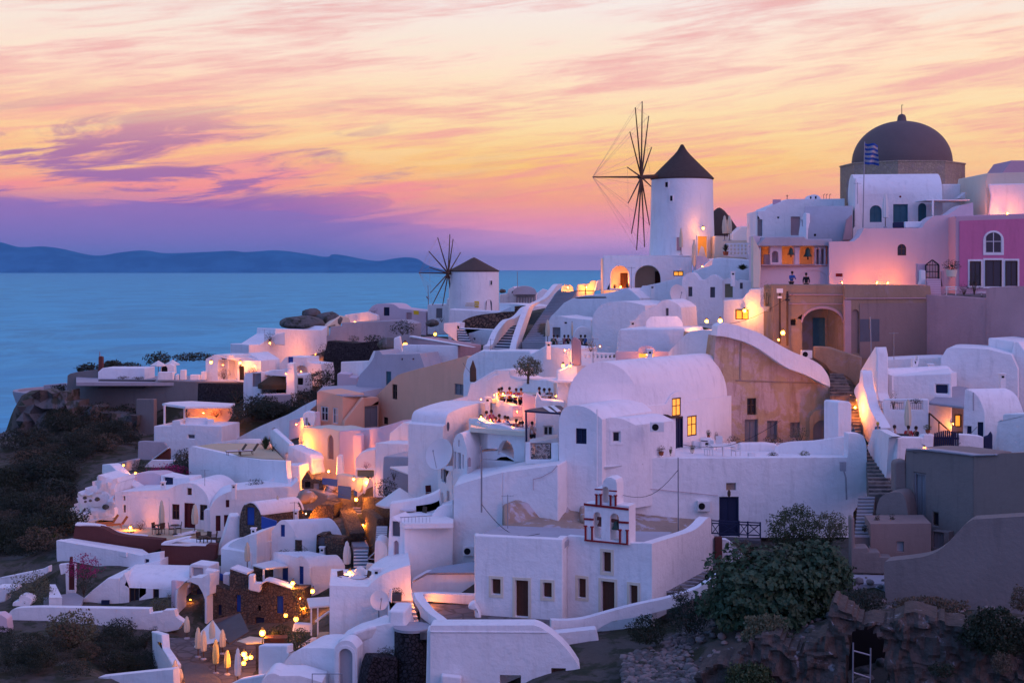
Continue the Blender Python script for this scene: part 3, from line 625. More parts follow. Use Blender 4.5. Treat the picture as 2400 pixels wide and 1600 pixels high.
h.f([(562,1318),(780,1315)]+sm([(795,1310),(842,1270),(880,1197)],3)+[(1415,1192)]+sm([(1418,1190),(1450,1140),(1520,1085),(1580,1078)],3)+[(1640,1076)]+sm([(1650,1074),(1710,1035),(1780,985),(1885,960)],3)+[(1887,1070),(1730,1078),(1730,1716),(562,1716)],A,3.5,'palepink',ops=[('wa',1190,1340,1270,1445,'dark'),('x',622,1610,687,1640,'red')],bevel=.12)
h.f([(1255,1135),(1425,1133),(1425,1190),(1255,1190)],122,.4,name='parapet_block'); h.f([(1150,1140),(1250,1135),(1255,1195),(1150,1195)],122.2,.3,'navy',name='planter_box')
h=H('grey_barrel_house','grey barrel-roofed cell with white gable end left of the chapel','house')
A=(330,127,775,126)
h.v(330,775,1320,1250,A,4.5,2.6,'roofgrey',name='barrel_roof')
h.f(sm([(276,1290),(290,1180),(315,1085),(332,1055)],3)+[(352,1060),(352,1312),(276,1300)],(276,127.6,352,126.8),.5,name='gable',ops=[('x',308,1120,318,1180,'mauve')])
h.f([(690,1290),(722,1115),(775,1065),(775,1310),(690,1310)],125.6,.3,'mauve',name='gable_stair')
MB().lathe([(.0,0),(.1,0),(.1,.2),(0,.2)],W(432,1268,125.5),8).build('vent_pipe','dark',h.r)
# pink house
h=H('purple_house','magenta-purple house with white arched window and three tall doors','house')
A=(1725,117.5,2402,117)
h.f([(1722,1720),(1722,1080),(2440,1058),(2440,1720)],A,8,'pinktrim')
R(1800,560)
h.f([(1758,435),(1758,-166),(2440,-190),(2440,435)],A,.01,'purple',ops=[('was',1995,-60,2148,130,'white'),('ds',1855,205,1955,430,'glass'),('ds',1995,195,2145,435,'glass'),('ds',2180,200,2290,432,'glass')],push=-.06,name='painted_wall',bevel=0,dep=.05)
# bells
R(1350,560)
h=H('bell_arcade','open bell arcade of pink pillars with two hanging bells','belfry')
A=(1690,122.5,2330,122)
h.f([(1625,-30),(1690,-25),(1690,100),(1700,255),(1700,250),(2330,252),(2330,420),(1810,420),(1810,455),(1625,455)],A,4,'palepink',ops=[('a',2040,285,2310,418,'palepink')],name='base_wall',dep=.15)
h.f([(1660,70),(1735,-20),(2100,-22),(2116,0),(2352,0),(2352,66),(1690,68)],121.6,4.5,'roofgrey',name='roof_slab')
h.f([(1705,250),(1705,60),(2330,60),(2330,255)],125.5,.5,'cream',name='back_wall')
h.f([(1728,245),(1728,142),(1785,142),(1785,245)],122.4,.5,'mauve',name='end_block')
h.f([(1785,248),(1785,66),(1892,66),(1892,248)],122,.9,'palepink',ops=[('n a',1800,110,1860,215)],name='pillar'); h.f([(2190,248),(2190,66),(2300,66),(2300,248)],121.9,.9,'palepink',ops=[('n',2210,90,2235,235),('n',2255,90,2280,235)],name='pillar')
h.f([(1995,68),(2066,68),(2056,120),(2055,232),(2066,248),(1995,248),(2005,232),(2005,120)],122,.8,'palepink',name='pillar')
h.f([(1705,232),(2330,232),(2330,250),(1705,250)],121.9,.8,'mauve',name='sill')
for i,(x,y,sc) in enumerate(((1975,80,.95),(2130,80,1.2))):
    p=W(x,y,121.8); e=E('bell','smaller bronze bell in the arcade left of the central pillar' if i==0 else 'larger bronze bell hanging right of the central pillar','bell',p,'bells in the open arcade')
    MB().lathe([(a*sc,b*sc) for a,b in [(.05,0),(.10,-.06),(.16,-.12),(.19,-.35),(.24,-.5),(.33,-.62),(.33,-.65),(.28,-.65),(.2,-.5)]],p,18).build('bell_body','bronze',e); mb=MB(); mb.tube(p-Vector((0,0,.4*sc)),p-Vector((0,0,.85*sc)),.03*sc,.06*sc); mb.build('clapper','iron',e)
h=H('chapel_side_house','white house on the skyline between windmill and dome with small roof vents','house')
h.f([(1665,-257),(1735,-260),(1755,-288),(1880,-340),(1940,-365),(2470,-370),(2470,40),(1665,40)],134,6,ops=[('x',1850,-204,1868,-187,'dark'),('x',1975,-203,2060,-33,'mauve'),('x',1670,-178,1713,-25,'greywood')])
h.f(arc(2123,-362,2250,-362,46)+[(2250,-360),(2123,-360)],134.5,1.2,'white',name='dome_vent',ops=[('x',2150,-390,2165,-368,'dark'),('x',2195,-392,2212,-368,'dark')],bevel=.02)
mb=MB(); p=W(1940,-365,134); mb.tube(p,p+Vector((0,0,.42)),.03); mb.tube(p+Vector((-.12,0,.3)),p+Vector((.12,0,.3)),.02); 
for x in (2275,2300,2330): q=W(x,-368,136); mb.tube(q,q+Vector((0,0,.4)),.02); mb.tube(q+Vector((0,0,.4)),q+Vector((.15,0,.45)),.03)
mb.build('aerials','iron',h.r)
h.f([(1808,-355),(1808,-362-0),(1882,-362),(1882,-320),(1808,-310)],134.2,.1,'pinktrim',name='screen',bevel=0)
# brown ruined mansion
R(1800,560)
h=H('brown_arched_mansion','weathered brown mansion with tall arched porch, teal door and shuttered window','house')
A=(42,107.5,705,107.5)
h.f([(42,415),(705,420),(705,1150),(680,1150)]+arc(315,765,680,765,127,16)[::-1]+[(315,1150),(180,1100),(45,1000)],A,1.1,'brown',ops=[('x',210,738,258,795,'dark')],name='porch_wall')
h.f([(42,425),(705,425),(705,1150),(42,1150)],109.8,4,'brown',ops=[('d',415,725,525,985,'teal')],name='inner_wall')
A2=(705,107.2,1455,109)
h.f([(705,420),(1385,424),(1490,430),(1500,518),(1455,520),(1455,1125),(850,1125),(705,1060)],A2,5,'brown',ops=[('w',845,735,1023,942,'teal'),('a',765,648,838,1050,'taupe')],name='east_wall',bevel=.06)
h.f([(842,592),(1452,588),(1452,1105),(842,1100)],A2,.01,'taupe',ops=[('w',845,735,1023,942,'shutter')],push=-.05,name='grey_render',bevel=0,dep=.04)
h.f([(190,505),(700,508),(700,518),(190,516)],A,.1,'mauve',push=-.09,name='cornice',bevel=.02)
h.f([(190,590),(690,592),(690,602),(190,600)],A,.06,'mauve',push=-.06,name='cornice',bevel=.02)
h.f([(712,542),(1455,537),(1455,549),(712,552)],A2,.1,'mauve',push=-.12,name='cornice',bevel=.02)
h.f([(705,560),(765,562),(765,1075),(705,1050)],A2,.2,'mauve',push=-.18,name='pilaster',bevel=.04)
mb=MB()
pl=Pl(A); lp=[pl.at(*q) for q in arc(300,765,700,765,150,16)]; lq=[pl.at(*q) for q in arc(318,768,680,768,128,16)]
vv=[p-pl.n*.10 for p in lp+lq[::-1]]; mb.prism(vv,pl.n*.12); mb.build('arch_moulding','mauve',h.r,.02)
h=H('stair_parapet','low brown parapet wall curving down beside the stone steps','wall')
h.f([(415,985),(560,992),(665,1030),(850,1085),(848,1250),(808,1355),(760,1300),(700,1260),(570,1215),(520,1150),(415,1090)],(415,104.5,850,103),.5,'brown')
MB().tube(W(940,715,102),W(950,1105,102),.045,.05,6).build('flag_mast','metal',None,tag=('thin pale mast in front of the shuttered window of the brown mansion','pole'))
for i,(x,y0,y1) in enumerate(((108,455,960),(178,480,980))):
    e=E('electricity_pole',('utility pole with white box at the left corner of the brown mansion','slimmer utility pole just left of the arched porch')[i],'pole',W(x,y1,106.2),'utility poles')
    MB().tube(W(x,y1,106.5),W(x,y0,106.5),.09,.07,7).build('pole','timber',e)
    mb=MB(); mb.box(W(x,y0+20+i*20,106.3),(.42,.3,.32) if i==0 else (.15,.2,.3)); mb.box(W(x,y0+80,106.3),(.3,.2,.15)); mb.build('junction_box','white' if i==0 else 'iron',e)
h=H('mauve_retaining_wall','tall plain mauve retaining wall under the purple house terrace','wall')
h.f([(1455,512),(1480,512),(2005,548),(2005,1080),(2005,1105),(1455,1105)],(1455,109,2030,105.5),1.2,'mauve',bevel=.12)
h.f(sm([(2005,560),(2005,470),(2040,447),(2120,440)],3)+[(2440,430),(2440,1200),(2005,1200)],(2005,105.5,2440,102),1.2,'mauve',bevel=.14)
h.fl([(1500,520),(2400,520),(2400,440),(1500,440)],ZH(520,109),'paving',.3,'terrace_floor')
# gate
h=H('iron_gate','pointed black iron gate with lavender steps left of the purple house','gate')
h.f([(1372,230),(1450,228),(1450,365),(1590,365),(1590,295),(1620,290),(1622,510),(1590,512),(1585,370),(1450,370),(1448,395),(1372,418)],112,.5,'pinktrim',name='gate_wall')
h.f([(1402,290),(1415,285),(1448,290),(1450,420),(1390,420),(1402,380)],111.5,.6,'white',name='gatepost')
mb=MB()
for i in range(9):
    x=1455+i*14; mb.tube(W(x,362,111.7),W(x,245-40*(1-abs(i-4)/4.),111.7),.03,.03,5)
for y in (240,300,355): mb.tube(W(1450,y,111.7),W(1570,y,111.7),.035,.035,5)
mb.tube(W(1450,238,111.7),W(1510,193,111.7),.06); mb.tube(W(1570,238,111.7),W(1510,193,111.7),.06); mb.tube(W(1450,365,111.7),W(1450,238,111.7),.07); mb.tube(W(1568,365,111.7),W(1568,238,111.7),.07)
mb.build('gate_bars','iron',h.r)
stairs('gate_steps','short lavender flight of steps below the pointed iron gate',(1495,512,109.5),(1590,512,109.5),(1450,368,111.5),(1585,368,111.5),7,('pinktrim','palepink'),under=.5)
bush('potted_shrub','round shrub in a big pale pot beside the pointed gate',1685,350,111,170,160,'leafd',500,pot='cream',cat='plant')
bush('shrub','dark shrub against the purple house between its left and middle doors',1895,510,111.5,120,240,'leafd',600)
bush('shrub','low dark bush at the foot of the purple house, left of the taller shrub',1800,515,111,110,110,'leafd',300)
e=E('terrace_table','pale wooden bench table on the terrace right of the gate steps','table',W(1682,515,110))
MB().box(W(1682,440,110.2),(.8,.5,.06)).box(W(1682,462,109.9),(.85,.35,.06)).build('table_top','wood_white',e)
for x in (1640,1725): MB().tube(W(x,515,109.8),W(x,440,109.8),.03).build('leg','wood_white',e)
e=E('side_table','small white table at the purple house doors','table',W(1960,515,110)); MB().box(W(1960,490,110),(.7,.5,.05)).build('table_top','wood_white',e); MB().tube(W(1960,515,110),W(1960,490,110),.04).build('leg','wood_white',e)
# persons behind the parapet are added later
# ================================================================ RIGHT: RUIN FACADE, STEPS, WHITE COMPLEX
R(1500,800)
h=H('ruined_tan_house','crumbling tan-ochre house front with three grey doors below the sloping white wall','house')
A=(675,97.5,1830,99.5)
h.f(sm([(697,-56),(772,-41),(962,9),(1112,89),(1240,180),(1372,255),(1512,309),(1682,389),(1742,419)],2)+[(1752,500),(1790,530),(1830,540),(1830,895),(1560,930),(1560,960),(880,960),(870,470),(770,345),(675,215)],A,7,'tan',ops=[('w',985,520,1070,675,'timber'),('d',962,715,1085,932,'greywood'),('d',1168,727,1262,905,'greywood'),('w',1380,742,1472,885,'greywood')],bevel=.08,dep=.3)
h.f([(1555,925),(1560,720)]+sm([(1562,700),(1600,645),(1690,622),(1790,640),(1828,690)],3)+[(1830,905)],A,.8,'tan',ops=[('da',1590,722,1758,922,'greywood')],push=-.6,name='porch')
h.f([(880,352),(1690,380),(1690,392),(880,364)],A,.1,'brown',push=-.07,name='ledge',bevel=.03)
h.f([(920,10),(938,12),(932,355),(915,355)],A,.1,'brown',push=-.05,name='crack_strip',bevel=.02)
h=H('sloping_white_wall','broad white plastered wall cap sweeping down over the tan ruin','wall')
R(1350,560)
h.f([(1288,890),(1300,800)]+sm([(1320,785),(1370,770),(1480,795),(1600,830),(1700,872),(1850,960),(2000,1040),(2140,1095),(2250,1160),(2310,1240),(2332,1300),(2335,1362)],3)+sm([(2265,1328),(2100,1243),(1960,1195),(1830,1115),(1700,1022),(1550,945),(1360,895)],2),(1288,97.3,2335,98.6),1.3,push=-.25,bevel=.2)
R(1500,800)
stairs('stone_steps','worn stone steps climbing between tan ruin and brown parapet',(1745,520,97),(1975,520,97),(1745,285,103),(1860,300,103),8,('stairstone','stairstone'),.07)
stairs('stone_steps','lamplit narrow stone steps running down behind the white pillar',(1940,850,92),(2030,850,92),(1920,520,97),(2030,520,97),11,('stairstone','stairstone'),.07)
R(1800,860)
stairs('stone_steps','rough stone path steps descending past the walking woman',(930,1190,80),(1180,1180,80),(890,700,91),(1000,730,91),14,('stairstone','stairstone'),.07)
stairs('stone_steps','grey concrete steps at the lower end beside potted plants',(795,1568,74),(935,1568,74),(830,1180,80),(985,1190,80),12,('grey','lgrey'),.07)
# front terrace wall
R(1500,800)
h=H('white_retaining_wall','long curving white retaining wall holding the big terrace with doorway and vent','wall')
pts=[(-405,1350),(-400,1090),(-60,1068),(350,1073),(1905,1064)]+sm([(1912,1040),(1912,868),(1925,846),(2010,848),(2055,870),(2080,960),(2085,1100),(2112,1175),(2185,1235),(2212,1280),(2140,1370),(2105,1460),(2000,1510)],3)+[(1960,1568),(1960,1800),(600,1800),(150,1660),(-155,1568),(-310,1440)]
h.f(pts,(-405,86,2212,87),.9,ops=[('x',792,1298,883,1368,'brown'),('d',728,1425,908,1790,'navy')],bevel=.18)
h.f([(780,1475),(872,1475),(872,1650),(780,1650)],(728,86.5,908,86.6),.05,'litpale' if 0 else 'lgrey',name='door_glass',push=.1,bevel=0)
for nm,pp in (('hairline_cable',[(0,1345),(350,1378),(715,1415)]),): MB().path([Pl((-405,85.9,2212,86.9)).at(*q) for q in pp],.02,4).build(nm,'mauve',h.r)
floor('terrace_floor','pale paved floor of the big terrace behind the retaining wall',[(-60,1072),(1905,1072),(1905,930),(430,930),(-60,1000)],ZH(1085,87),'white')
h=H('curved_bench_wall','low curved white wall at the back right of the big terrace','wall')
h.f(sm([(1240,980),(1290,945),(1400,925),(1600,915),(1840,880),(1905,878)],3)+[(1905,1075),(1240,1075)],(1240,90,1905,89),.5)
h.f([(915,1065),(915,940),(1170,935),(1265,950),(1265,1065)],91,.9,name='bench')
wall('white_pillar','tall square white pillar wall beside the narrow lamplit steps',[(1820,1070),(1820,560),(1835,550),(1925,550),(1945,575),(1945,1068)],(1820,90.5,1945,91),1.4)
# gable house (big vault)
S1()
h=H('big_vault_house','large white barrel-vaulted house with two lamplit amber windows on its pink side','house')
R(1000,800)
vec=Vector((7.4,9,0))
gp=[(1285,600)]+arc(1290,560,1955,600,395,20)+[(1955,760),(1285,760)]
h.f(gp,(1290,88,1955,89.5),vec=vec,bevel=.25)
h.f([(1954,596),(1954,1010),(1450,1010),(1450,596)],(1290,88.2,1955,89.6),vec=(7.4,9,0),name='lower_wall',bevel=.05)
R(1500,800)
A=Pl((0,89.6,870,98.3))
h.f([(45,590),(240,575)]+sm([(245,560),(300,480),(370,455),(415,500),(430,545)],3)+[(868,493),(868,890),(868,1010),(120,1060),(45,1060)],A,.12,'white',dep=.1,ops=[('l',295,518,375,685,'wood'),('l',435,682,520,865,'wood'),('d',330,690,388,1000,'navy')],push=-.10,name='side_wall',bevel=.03)
h.f([(258,672),(300,690),(390,685),(390,700),(300,706)],A,.5,'timber',push=-.5,name='door_hood',bevel=.01)
# lower front pair of gabled cells
R(1000,800)
h=H('gabled_cell','white gabled cell with dark blue window standing over the retaining wall','house')
h.f([(1215,1320),(1215,720)]+sm([(1222,690),(1250,625),(1300,597),(1400,590),(1500,622),(1612,715)],3)+[(1612,1380)],(1215,85.5,1612,84.5),vec=(3.5,5.,0),ops=[('w',1370,798,1468,940,'navy')],bevel=.16)
h=H('small_gabled_cell','smaller white cell with framed window and pink side beside the big vault','house')
h.f([(1614,1200),(1614,715)]+sm([(1640,706),(1700,700),(1780,706),(1850,733),(1920,768)],3)+[(1924,1180)],(1614,84.8,1924,85.2),vec=VE(1920,768,85.2,2280,728),ops=[('ws',1708,825,1780,925,'white')],bevel=.14)
MB().path([W(1565,620,84.4),W(1565,1330,84.4)],.035,5).build('drainpipe','white',h.r)
h.f([(1640,1148),(1990,1118),(1996,1132),(1640,1166)],(1640,84.6,1996,85.6),.3,name='ledge',bevel=.05)
# white complex on the right
R(1800,560)
h=H('upper_white_house','stepped white cube house climbing at the right edge below mauve wall','house')
h.f([(2020,1080),(2020,907),(2265,940),(2268,1100)],(2020,101,2268,99.5),5)
h.f([(2262,940),(2300,945),(2352,1020),(2440,1040),(2440,1250),(2290,1250),(2230,1190),(2230,1060)],(2230,98.6,2440,97.5),5,name='wing',ext=9)
h=H('broad_vault_house','broad smooth white vault under the mauve retaining wall','house')
h.f([(1590,1300),(1590,1095)]+sm([(1600,1080),(1630,1025),(1665,1000),(1800,1000),(2015,1012)],3)+[(2235,1065),(2295,1195),(2240,1300),(2140,1370),(1700,1360)],(1590,99,2295,97),5,bevel=.25)
h=H('white_terrace_house','low white flat house with navy door and pink curved gable','house')
h.f([(995,1110),(1330,1092),(1595,1083),(1700,1090),(1700,1250),(995,1260)],(995,103,1700,102),3,name='back_wall')
h.f([(1138,1500),(1138,1255),(1690,1228),(1690,1340),(1480,1510)],(1138,94.8,1690,93.8),6.5,ops=[('x',1540,1337,1655,1420,'navy')])
h.f([(995,1490),(995,1195)]+sm([(1000,1190),(1060,1195),(1100,1238),(1140,1254)],3)+[(1142,1500)],(995,96,1142,94.7),6,'white',ops=[('d',1010,1280,1066,1490,'navy')],name='gable')
h.f([(1305,1250),(1330,1195),(1332,1100),(1350,1085),(1350,1120),(1375,1120),(1375,1070),(1385,1070),(1388,1120),(1375,1180),(1372,1252)],98,.5,name='bell_chimney',bevel=.04)
h=H('canopy_shed','beige sloping canopy over a dim porch with stair and lit window','canopy')
R(1800,860)
h.p3([(1478,318,92.5),(1800,362,91),(1850,190,97),(1700,165,98),(1640,195,97)],(0,0,-.15),'lgrey','roof')
h.f([(1478,350),(1800,380),(1800,600),(1478,600)],96,.5,'brown',ops=[('lb',1718,438,1778,550,'dark')],name='back_wall')
h.f([(1478,325),(1800,366),(1800,385),(1478,345)],(1478,92.4,1800,90.9),.2,'lgrey',name='fascia',bevel=.02)
mb=MB(); mb.tube(W(1480,420,91.5),W(1665,585,91.5),.05); mb.tube(W(1482,420,91.5),W(1482,600,91.5),.05); mb.tube(W(1570,500,91.5),W(1570,600,91.5),.04); mb.build('handrail','timber',h.r)
h=H('round_vault_house','white vault with quarter-round gable and grey roof at the right','house')
h.f([(1790,625),(1810,210)]+sm([(1820,200),(1890,232),(1940,290),(1975,370),(1990,420)],3)+[(1992,625)],(1790,89.5,1992,89),vec=VE(1990,420,89,2345,411),bevel=.14,ops=[('x',1792,540,1870,637,'navy'),('x',1925,505,1978,650,'navy')])
h.f([(1885,235),(1893,235),(1893,400),(1885,400)],89.0,.1,'lgrey',name='pipe',bevel=0)
h=H('edge_white_house','white stepped house front cut by the right edge of view','house')
h.f([(2060,770),(2090,650),(2092,640)]+sm([(2105,520),(2120,492),(2150,480)],3)+[(2155,440),(2175,428),(2440,424),(2440,620),(2330,640),(2200,700)],(2060,85.5,2440,83),5,bevel=.14,ext=8)
h=H('next_door_house','plain white house continuing the row beyond the right edge of view','house')
h.f([(2500,1100),(2500,420),(2560,400),(2900,410),(2900,1100)],(2440,88,2900,86),6,ops=[('w',2600,520,2680,640,'navy')],ext=8)
h.f([(2460,1400),(2460,150),(2540,120),(2960,130),(2960,1400)],(2440,100,2960,98),6,ops=[('d',2700,230,2780,390,'navy')],name='upper_wall',ext=6)
h=H('terrace_parapet','white terrace wall with two planted openings and railing','wall')
h.f([(1060,660),(1060,300),(1070,295),(1478,295),(1478,650)],(1060,92,1478,91.5),.5,ops=[('t',1124,318,1250,393),('t',1310,305,1418,393)])
mb=MB()
for x in range(945,1060,14): mb.tube(W(x,305+(x-945)*.1,93),W(x,375+(x-945)*.1,93),.02,.02,4)
mb.tube(W(940,305,93),W(1060,318,93),.03); mb.tube(W(940,372,93),W(1060,388,93),.03); mb.build('railing','metal',h.r)
for x0,x1 in ((1124,1250),(1310,1418)):
    mb=MB()
    for k in range(7): x=x0+(x1-x0)*k/6; mb.tube(W(x,325,92.2),W(x,393,92.2),.018,.018,4)
    mb.tube(W(x0,330,92.2),W(x1,330,92.2),.02); mb.build('railing','metal',h.r)
bush('shrub','leafy light green shrub growing in the left terrace opening',1150,395,92.8,80,190,'leafy',300,gate=.1)
bush('shrub','rounded hanging plant in the right terrace opening',1360,330,91.3,110,40,'leafd',250)
h=H('boat_shaped_wall','sinuous white wall glowing orange beside the narrow steps','wall')
h.f(sm([(850,30),(868,60),(880,180),(905,260),(918,330),(945,400),(985,470),(1030,560),(1000,640),(985,760)],3)+sm([(960,745),(880,640),(852,560),(838,420),(815,300),(790,230),(805,180),(838,140)],3),(790,95,1030,90.5),.7,bevel=.2)
h.f([(850,30),(985,-190),(1000,-110),(1000,240),(1060,420),(1060,600),(1030,560),(950,380),(905,255),(880,150)],(850,97,1060,93),.8,name='upper_wall')
h=H('front_terrace_wall','white corner wall around the umbrella terrace with seated guests','wall')
h.f(sm([(1040,575),(1095,570),(1150,600),(1232,636)],3)+[(1190,650),(1165,1040),(1120,1010),(1040,860),(985,740)],(985,89.5,1190,82.5),.5,bevel=.12)
h.f([(1188,655),(1232,640),(1420,645),(1430,618),(1528,616),(1522,760),(1400,760),(1270,755),(1255,900),(1165,1042)],(1165,82.4,1528,82.8),.5,bevel=.12)
h=H('navy_gate','arched dark blue slatted wooden gate on the umbrella terrace','gate')
mb=MB()
for k in range(12):
    x=1530+k*19; t=k/11; mb.prism([W(x,760,83.2),W(x+13,760,83.2),W(x+13,605-22*math.sin(math.pi*t),83.2),W(x,605-22*math.sin(math.pi*t),83.2)],(0,.06,0))
mb.build('slats','navy',h.root(W(1640,765,83.2)),.0); mb=MB(); mb.prism([W(1528,640,83.3),W(1755,645,83.3),W(1755,665,83.3),W(1528,658,83.3)],(0,.08,0)); mb.build('rail','navy',h.r)
h.f([(1750,780),(1755,620),(1880,625),(1980,640),(1980,790),(1895,795),(1870,775)],83.5,.8,'white',name='gatepost')
h.f([(1985,780),(1985,632),(2020,632),(2050,585),(2068,625),(2068,765)],84,.2,'navy',name='side_gate')
# grey concrete house
h=H('grey_concrete_house','dark grey rendered house with pale door panel at lower right','house')
h.f([(1262,850),(1265,755),(1290,750),(1500,758),(1888,808),(1888,1600),(1700,1800),(1330,1800),(1330,1420),(1285,1380),(1285,870)],(1262,78,1888,74),3,'grey',ops=[('d',1340,975,1445,1420,'greywood'),('w',1513,1335,1562,1455,'dark')],bevel=.14)
h.f([(1888,808),(2092,800),(2150,790),(2352,785),(2440,780),(2440,1800),(1888,1800)],(1888,74,2440,70),3,'taupe',bevel=.14,name='side_wall')
h.f([(1265,768),(1262,752),(1290,746),(1500,754),(1890,804),(1890,822),(1500,778)],(1262,77.9,1888,73.9),.6,'lgrey',push=-.05,name='coping')
h.f([(1890,803),(2080,797),(2100,810),(1890,826)],(1888,73.9,2440,69.9),.6,'lgrey',push=-.05,name='coping')
R(1800,1200)
h.f([(1500,290),(1500,170),(1660,180),(1660,400),(1500,400)],(1262,76.5,1888,73.9),.6,'grey',push=-.1,ops=[('x',1513,182,1612,330,'greywood')],name='lower_bay')
h=H('curved_tan_wall','massive curved weathered wall sweeping up at the lower right','wall')
h.f([(1090,900),(1068,640),(1065,480)]+sm([(1070,462),(1100,447),(1300,425),(1480,392),(1610,320),(1720,205),(1820,105),(1885,65)],3)+[(2440,30),(2440,1000),(1900,1000),(1500,900)],(1065,69,2440,66),1.2,'grey',bevel=.22)
h.f(sm([(780,680),(900,690),(1000,680),(1090,640)],3)+[(1090,900),(900,830),(780,760)],(780,71,1090,70),.5,'lgrey',name='low_kerb')
h=H('landing_block','grey stepped landing block with small blue hatch below the potted plants','wall')
h.f([(940,105),(1500,100),(1500,470),(1142,470),(1142,412),(1032,410),(1032,360),(930,358),(930,320),(940,320)],(930,73.6,1500,73.2),2.6,'taupe',ops=[('x',1182,270,1247,362,'lgrey')],bevel=.1)
h.f([(770,565),(760,50),(795,50),(800,320),(925,318),(930,360),(1032,362),(1034,410),(1142,412),(1142,575)],(760,72.6,1142,72.4),1.0,'grey',name='step_block',bevel=.1)
R(1800,860)
h.f(sm([(985,1400),(1000,1280),(1030,1200),(1090,1160),(1170,1145),(1230,1160),(1270,1240),(1290,1400)],3),(985,77,1290,76),1.5,'grey',name='oven_hump',bevel=.2)
h.f([(1165,1160),(1165,900),(1180,860),(1275,850),(1285,1160)],78,.9,'grey',name='round_pier',bevel=.3)
R(1800,1200)
floor('concrete_yard','grey concrete yard slab below the landing block',[(780,570),(1080,575),(1080,650),(780,665)],ZH(590,72),'lgrey',.3)
# ruined cave
cv=H('rubble_ruin','rough rubble wall with a dark arched cave mouth at the bottom right','ruin')
def rough(h,pts,A,mat,name,amp=.35,T=1.6,holes=(),res=.28,seed=1):
    pl=Pl(A); out=[pl.at(*p) for p in pts]; hl=[[pl.at(*p) for p in q] for q in holes]
    b=min(p.z for p in out); c=sum(out,Vector())/len(out); r=h.root(Vector((c.x,c.y,b)))
    def sh(p,q): # even-odd test in (s,z)
        ins=False; n=len(q)
        for i in range(n):
            a,b_=q[i],q[i-1]
            if (a[1]>p[1])!=(b_[1]>p[1]) and p[0]<(b_[0]-a[0])*(p[1]-a[1])/(b_[1]-a[1])+a[0]: ins=not ins
        return ins
    cv2=lambda L:[((p-pl.p).dot(pl.d),p.z) for p in L]
    o2=cv2(out); h2=[cv2(q) for q in hl]
    s0=min(p[0] for p in o2);s1=max(p[0] for p in o2);z0=min(p[1] for p in o2);z1=max(p[1] for p in o2)
    nx=int((s1-s0)/res)+2; nz=int((z1-z0)/res)+2; idx={}; vs=[]; fs=[]
    def V_(i,j,l):
        k=(i,j,l)
        if k not in idx:
            s=s0+i*res; z=z0+j*res; q=pl.pt(s,z,0); n=noise.fractal(Vector((s*1.3,z*1.3,seed)),1,2,5)+.5*noise.noise(Vector((s*4,z*4,seed)))+.5*noise.cell(Vector((s*2.6,z*3.4,seed)))
            w=Vector((noise.noise(Vector((s*2,z*2,9))),0,noise.noise(Vector((s*2,z*2,19)))))*res*.7+Vector((noise.noise(Vector((s*.9,z*.9,29))),0,noise.noise(Vector((s*.9,z*.9,39)))))*.3
            idx[k]=len(vs); vs.append(q+w-pl.n*(n*amp if l==0 else -T))
        return idx[k]
    cell=lambda i,j: 0<=i<nx and 0<=j<nz and sh((s0+(i+.5)*res,z0+(j+.5)*res),o2) and not any(sh((s0+(i+.5)*res,z0+(j+.5)*res),q) for q in h2)
    C={(i,j) for i in range(nx) for j in range(nz) if cell(i,j)}
    for i,j in C:
        fs.append((V_(i,j,0),V_(i+1,j,0),V_(i+1,j+1,0),V_(i,j+1,0))); fs.append((V_(i,j,1),V_(i,j+1,1),V_(i+1,j+1,1),V_(i+1,j,1)))
        for di,dj,a,b_ in ((-1,0,(0,0),(0,1)),(1,0,(1,1),(1,0)),(0,-1,(1,0),(0,0)),(0,1,(0,1),(1,1))):
            if (i+di,j+dj) not in C: fs.append((V_(i+a[0],j+a[1],0),V_(i+b_[0],j+b_[1],0),V_(i+b_[0],j+b_[1],1),V_(i+a[0],j+a[1],1)))
    return MB().add(vs,fs).build(name,mat,r,0,smooth=22)
rough(cv,[(-720,1660),(-670,1500),(-520,1420),(-330,1330),(-270,1300),(-180,1200),(-60,1150),(60,1130),(300,1290),(330,1180),(560,1130),(575,900),(620,850),(690,870),(810,960),(900,1015),(1070,1030),(1100,980),(1300,950),(1520,945),(1700,1040),(1900,1060),(2440,1080),(2440,1660)],(-720,62,2440,58),'oldplaster','rubble_wall',.28,2.2,holes=[[(725,1660),(720,1400),(740,1150),(800,1060),(900,1040),(980,1090),(1040,1240),(1080,1450),(1075,1660)]],res=.13)
cv.f([(700,1680),(700,1000),(1120,1000),(1120,1680)],63.4,.3,'dark',name='cave_shade_sheet',bevel=0)  # near-black sheet paints the shade inside the cave mouth
e=E('metal_frame','pale pipe gate frame standing inside the cave mouth','gate',W(860,1568,59)); mb=MB()
for a,b in (((783,1195),(778,1700)),((943,1245),(938,1700)),((785,1270),(940,1312)),((785,1470),(940,1520))): mb.tube(W(*a,59.3),W(*b,59.3),.035)
mb.build('pipe_frame','metal',e)
S1()
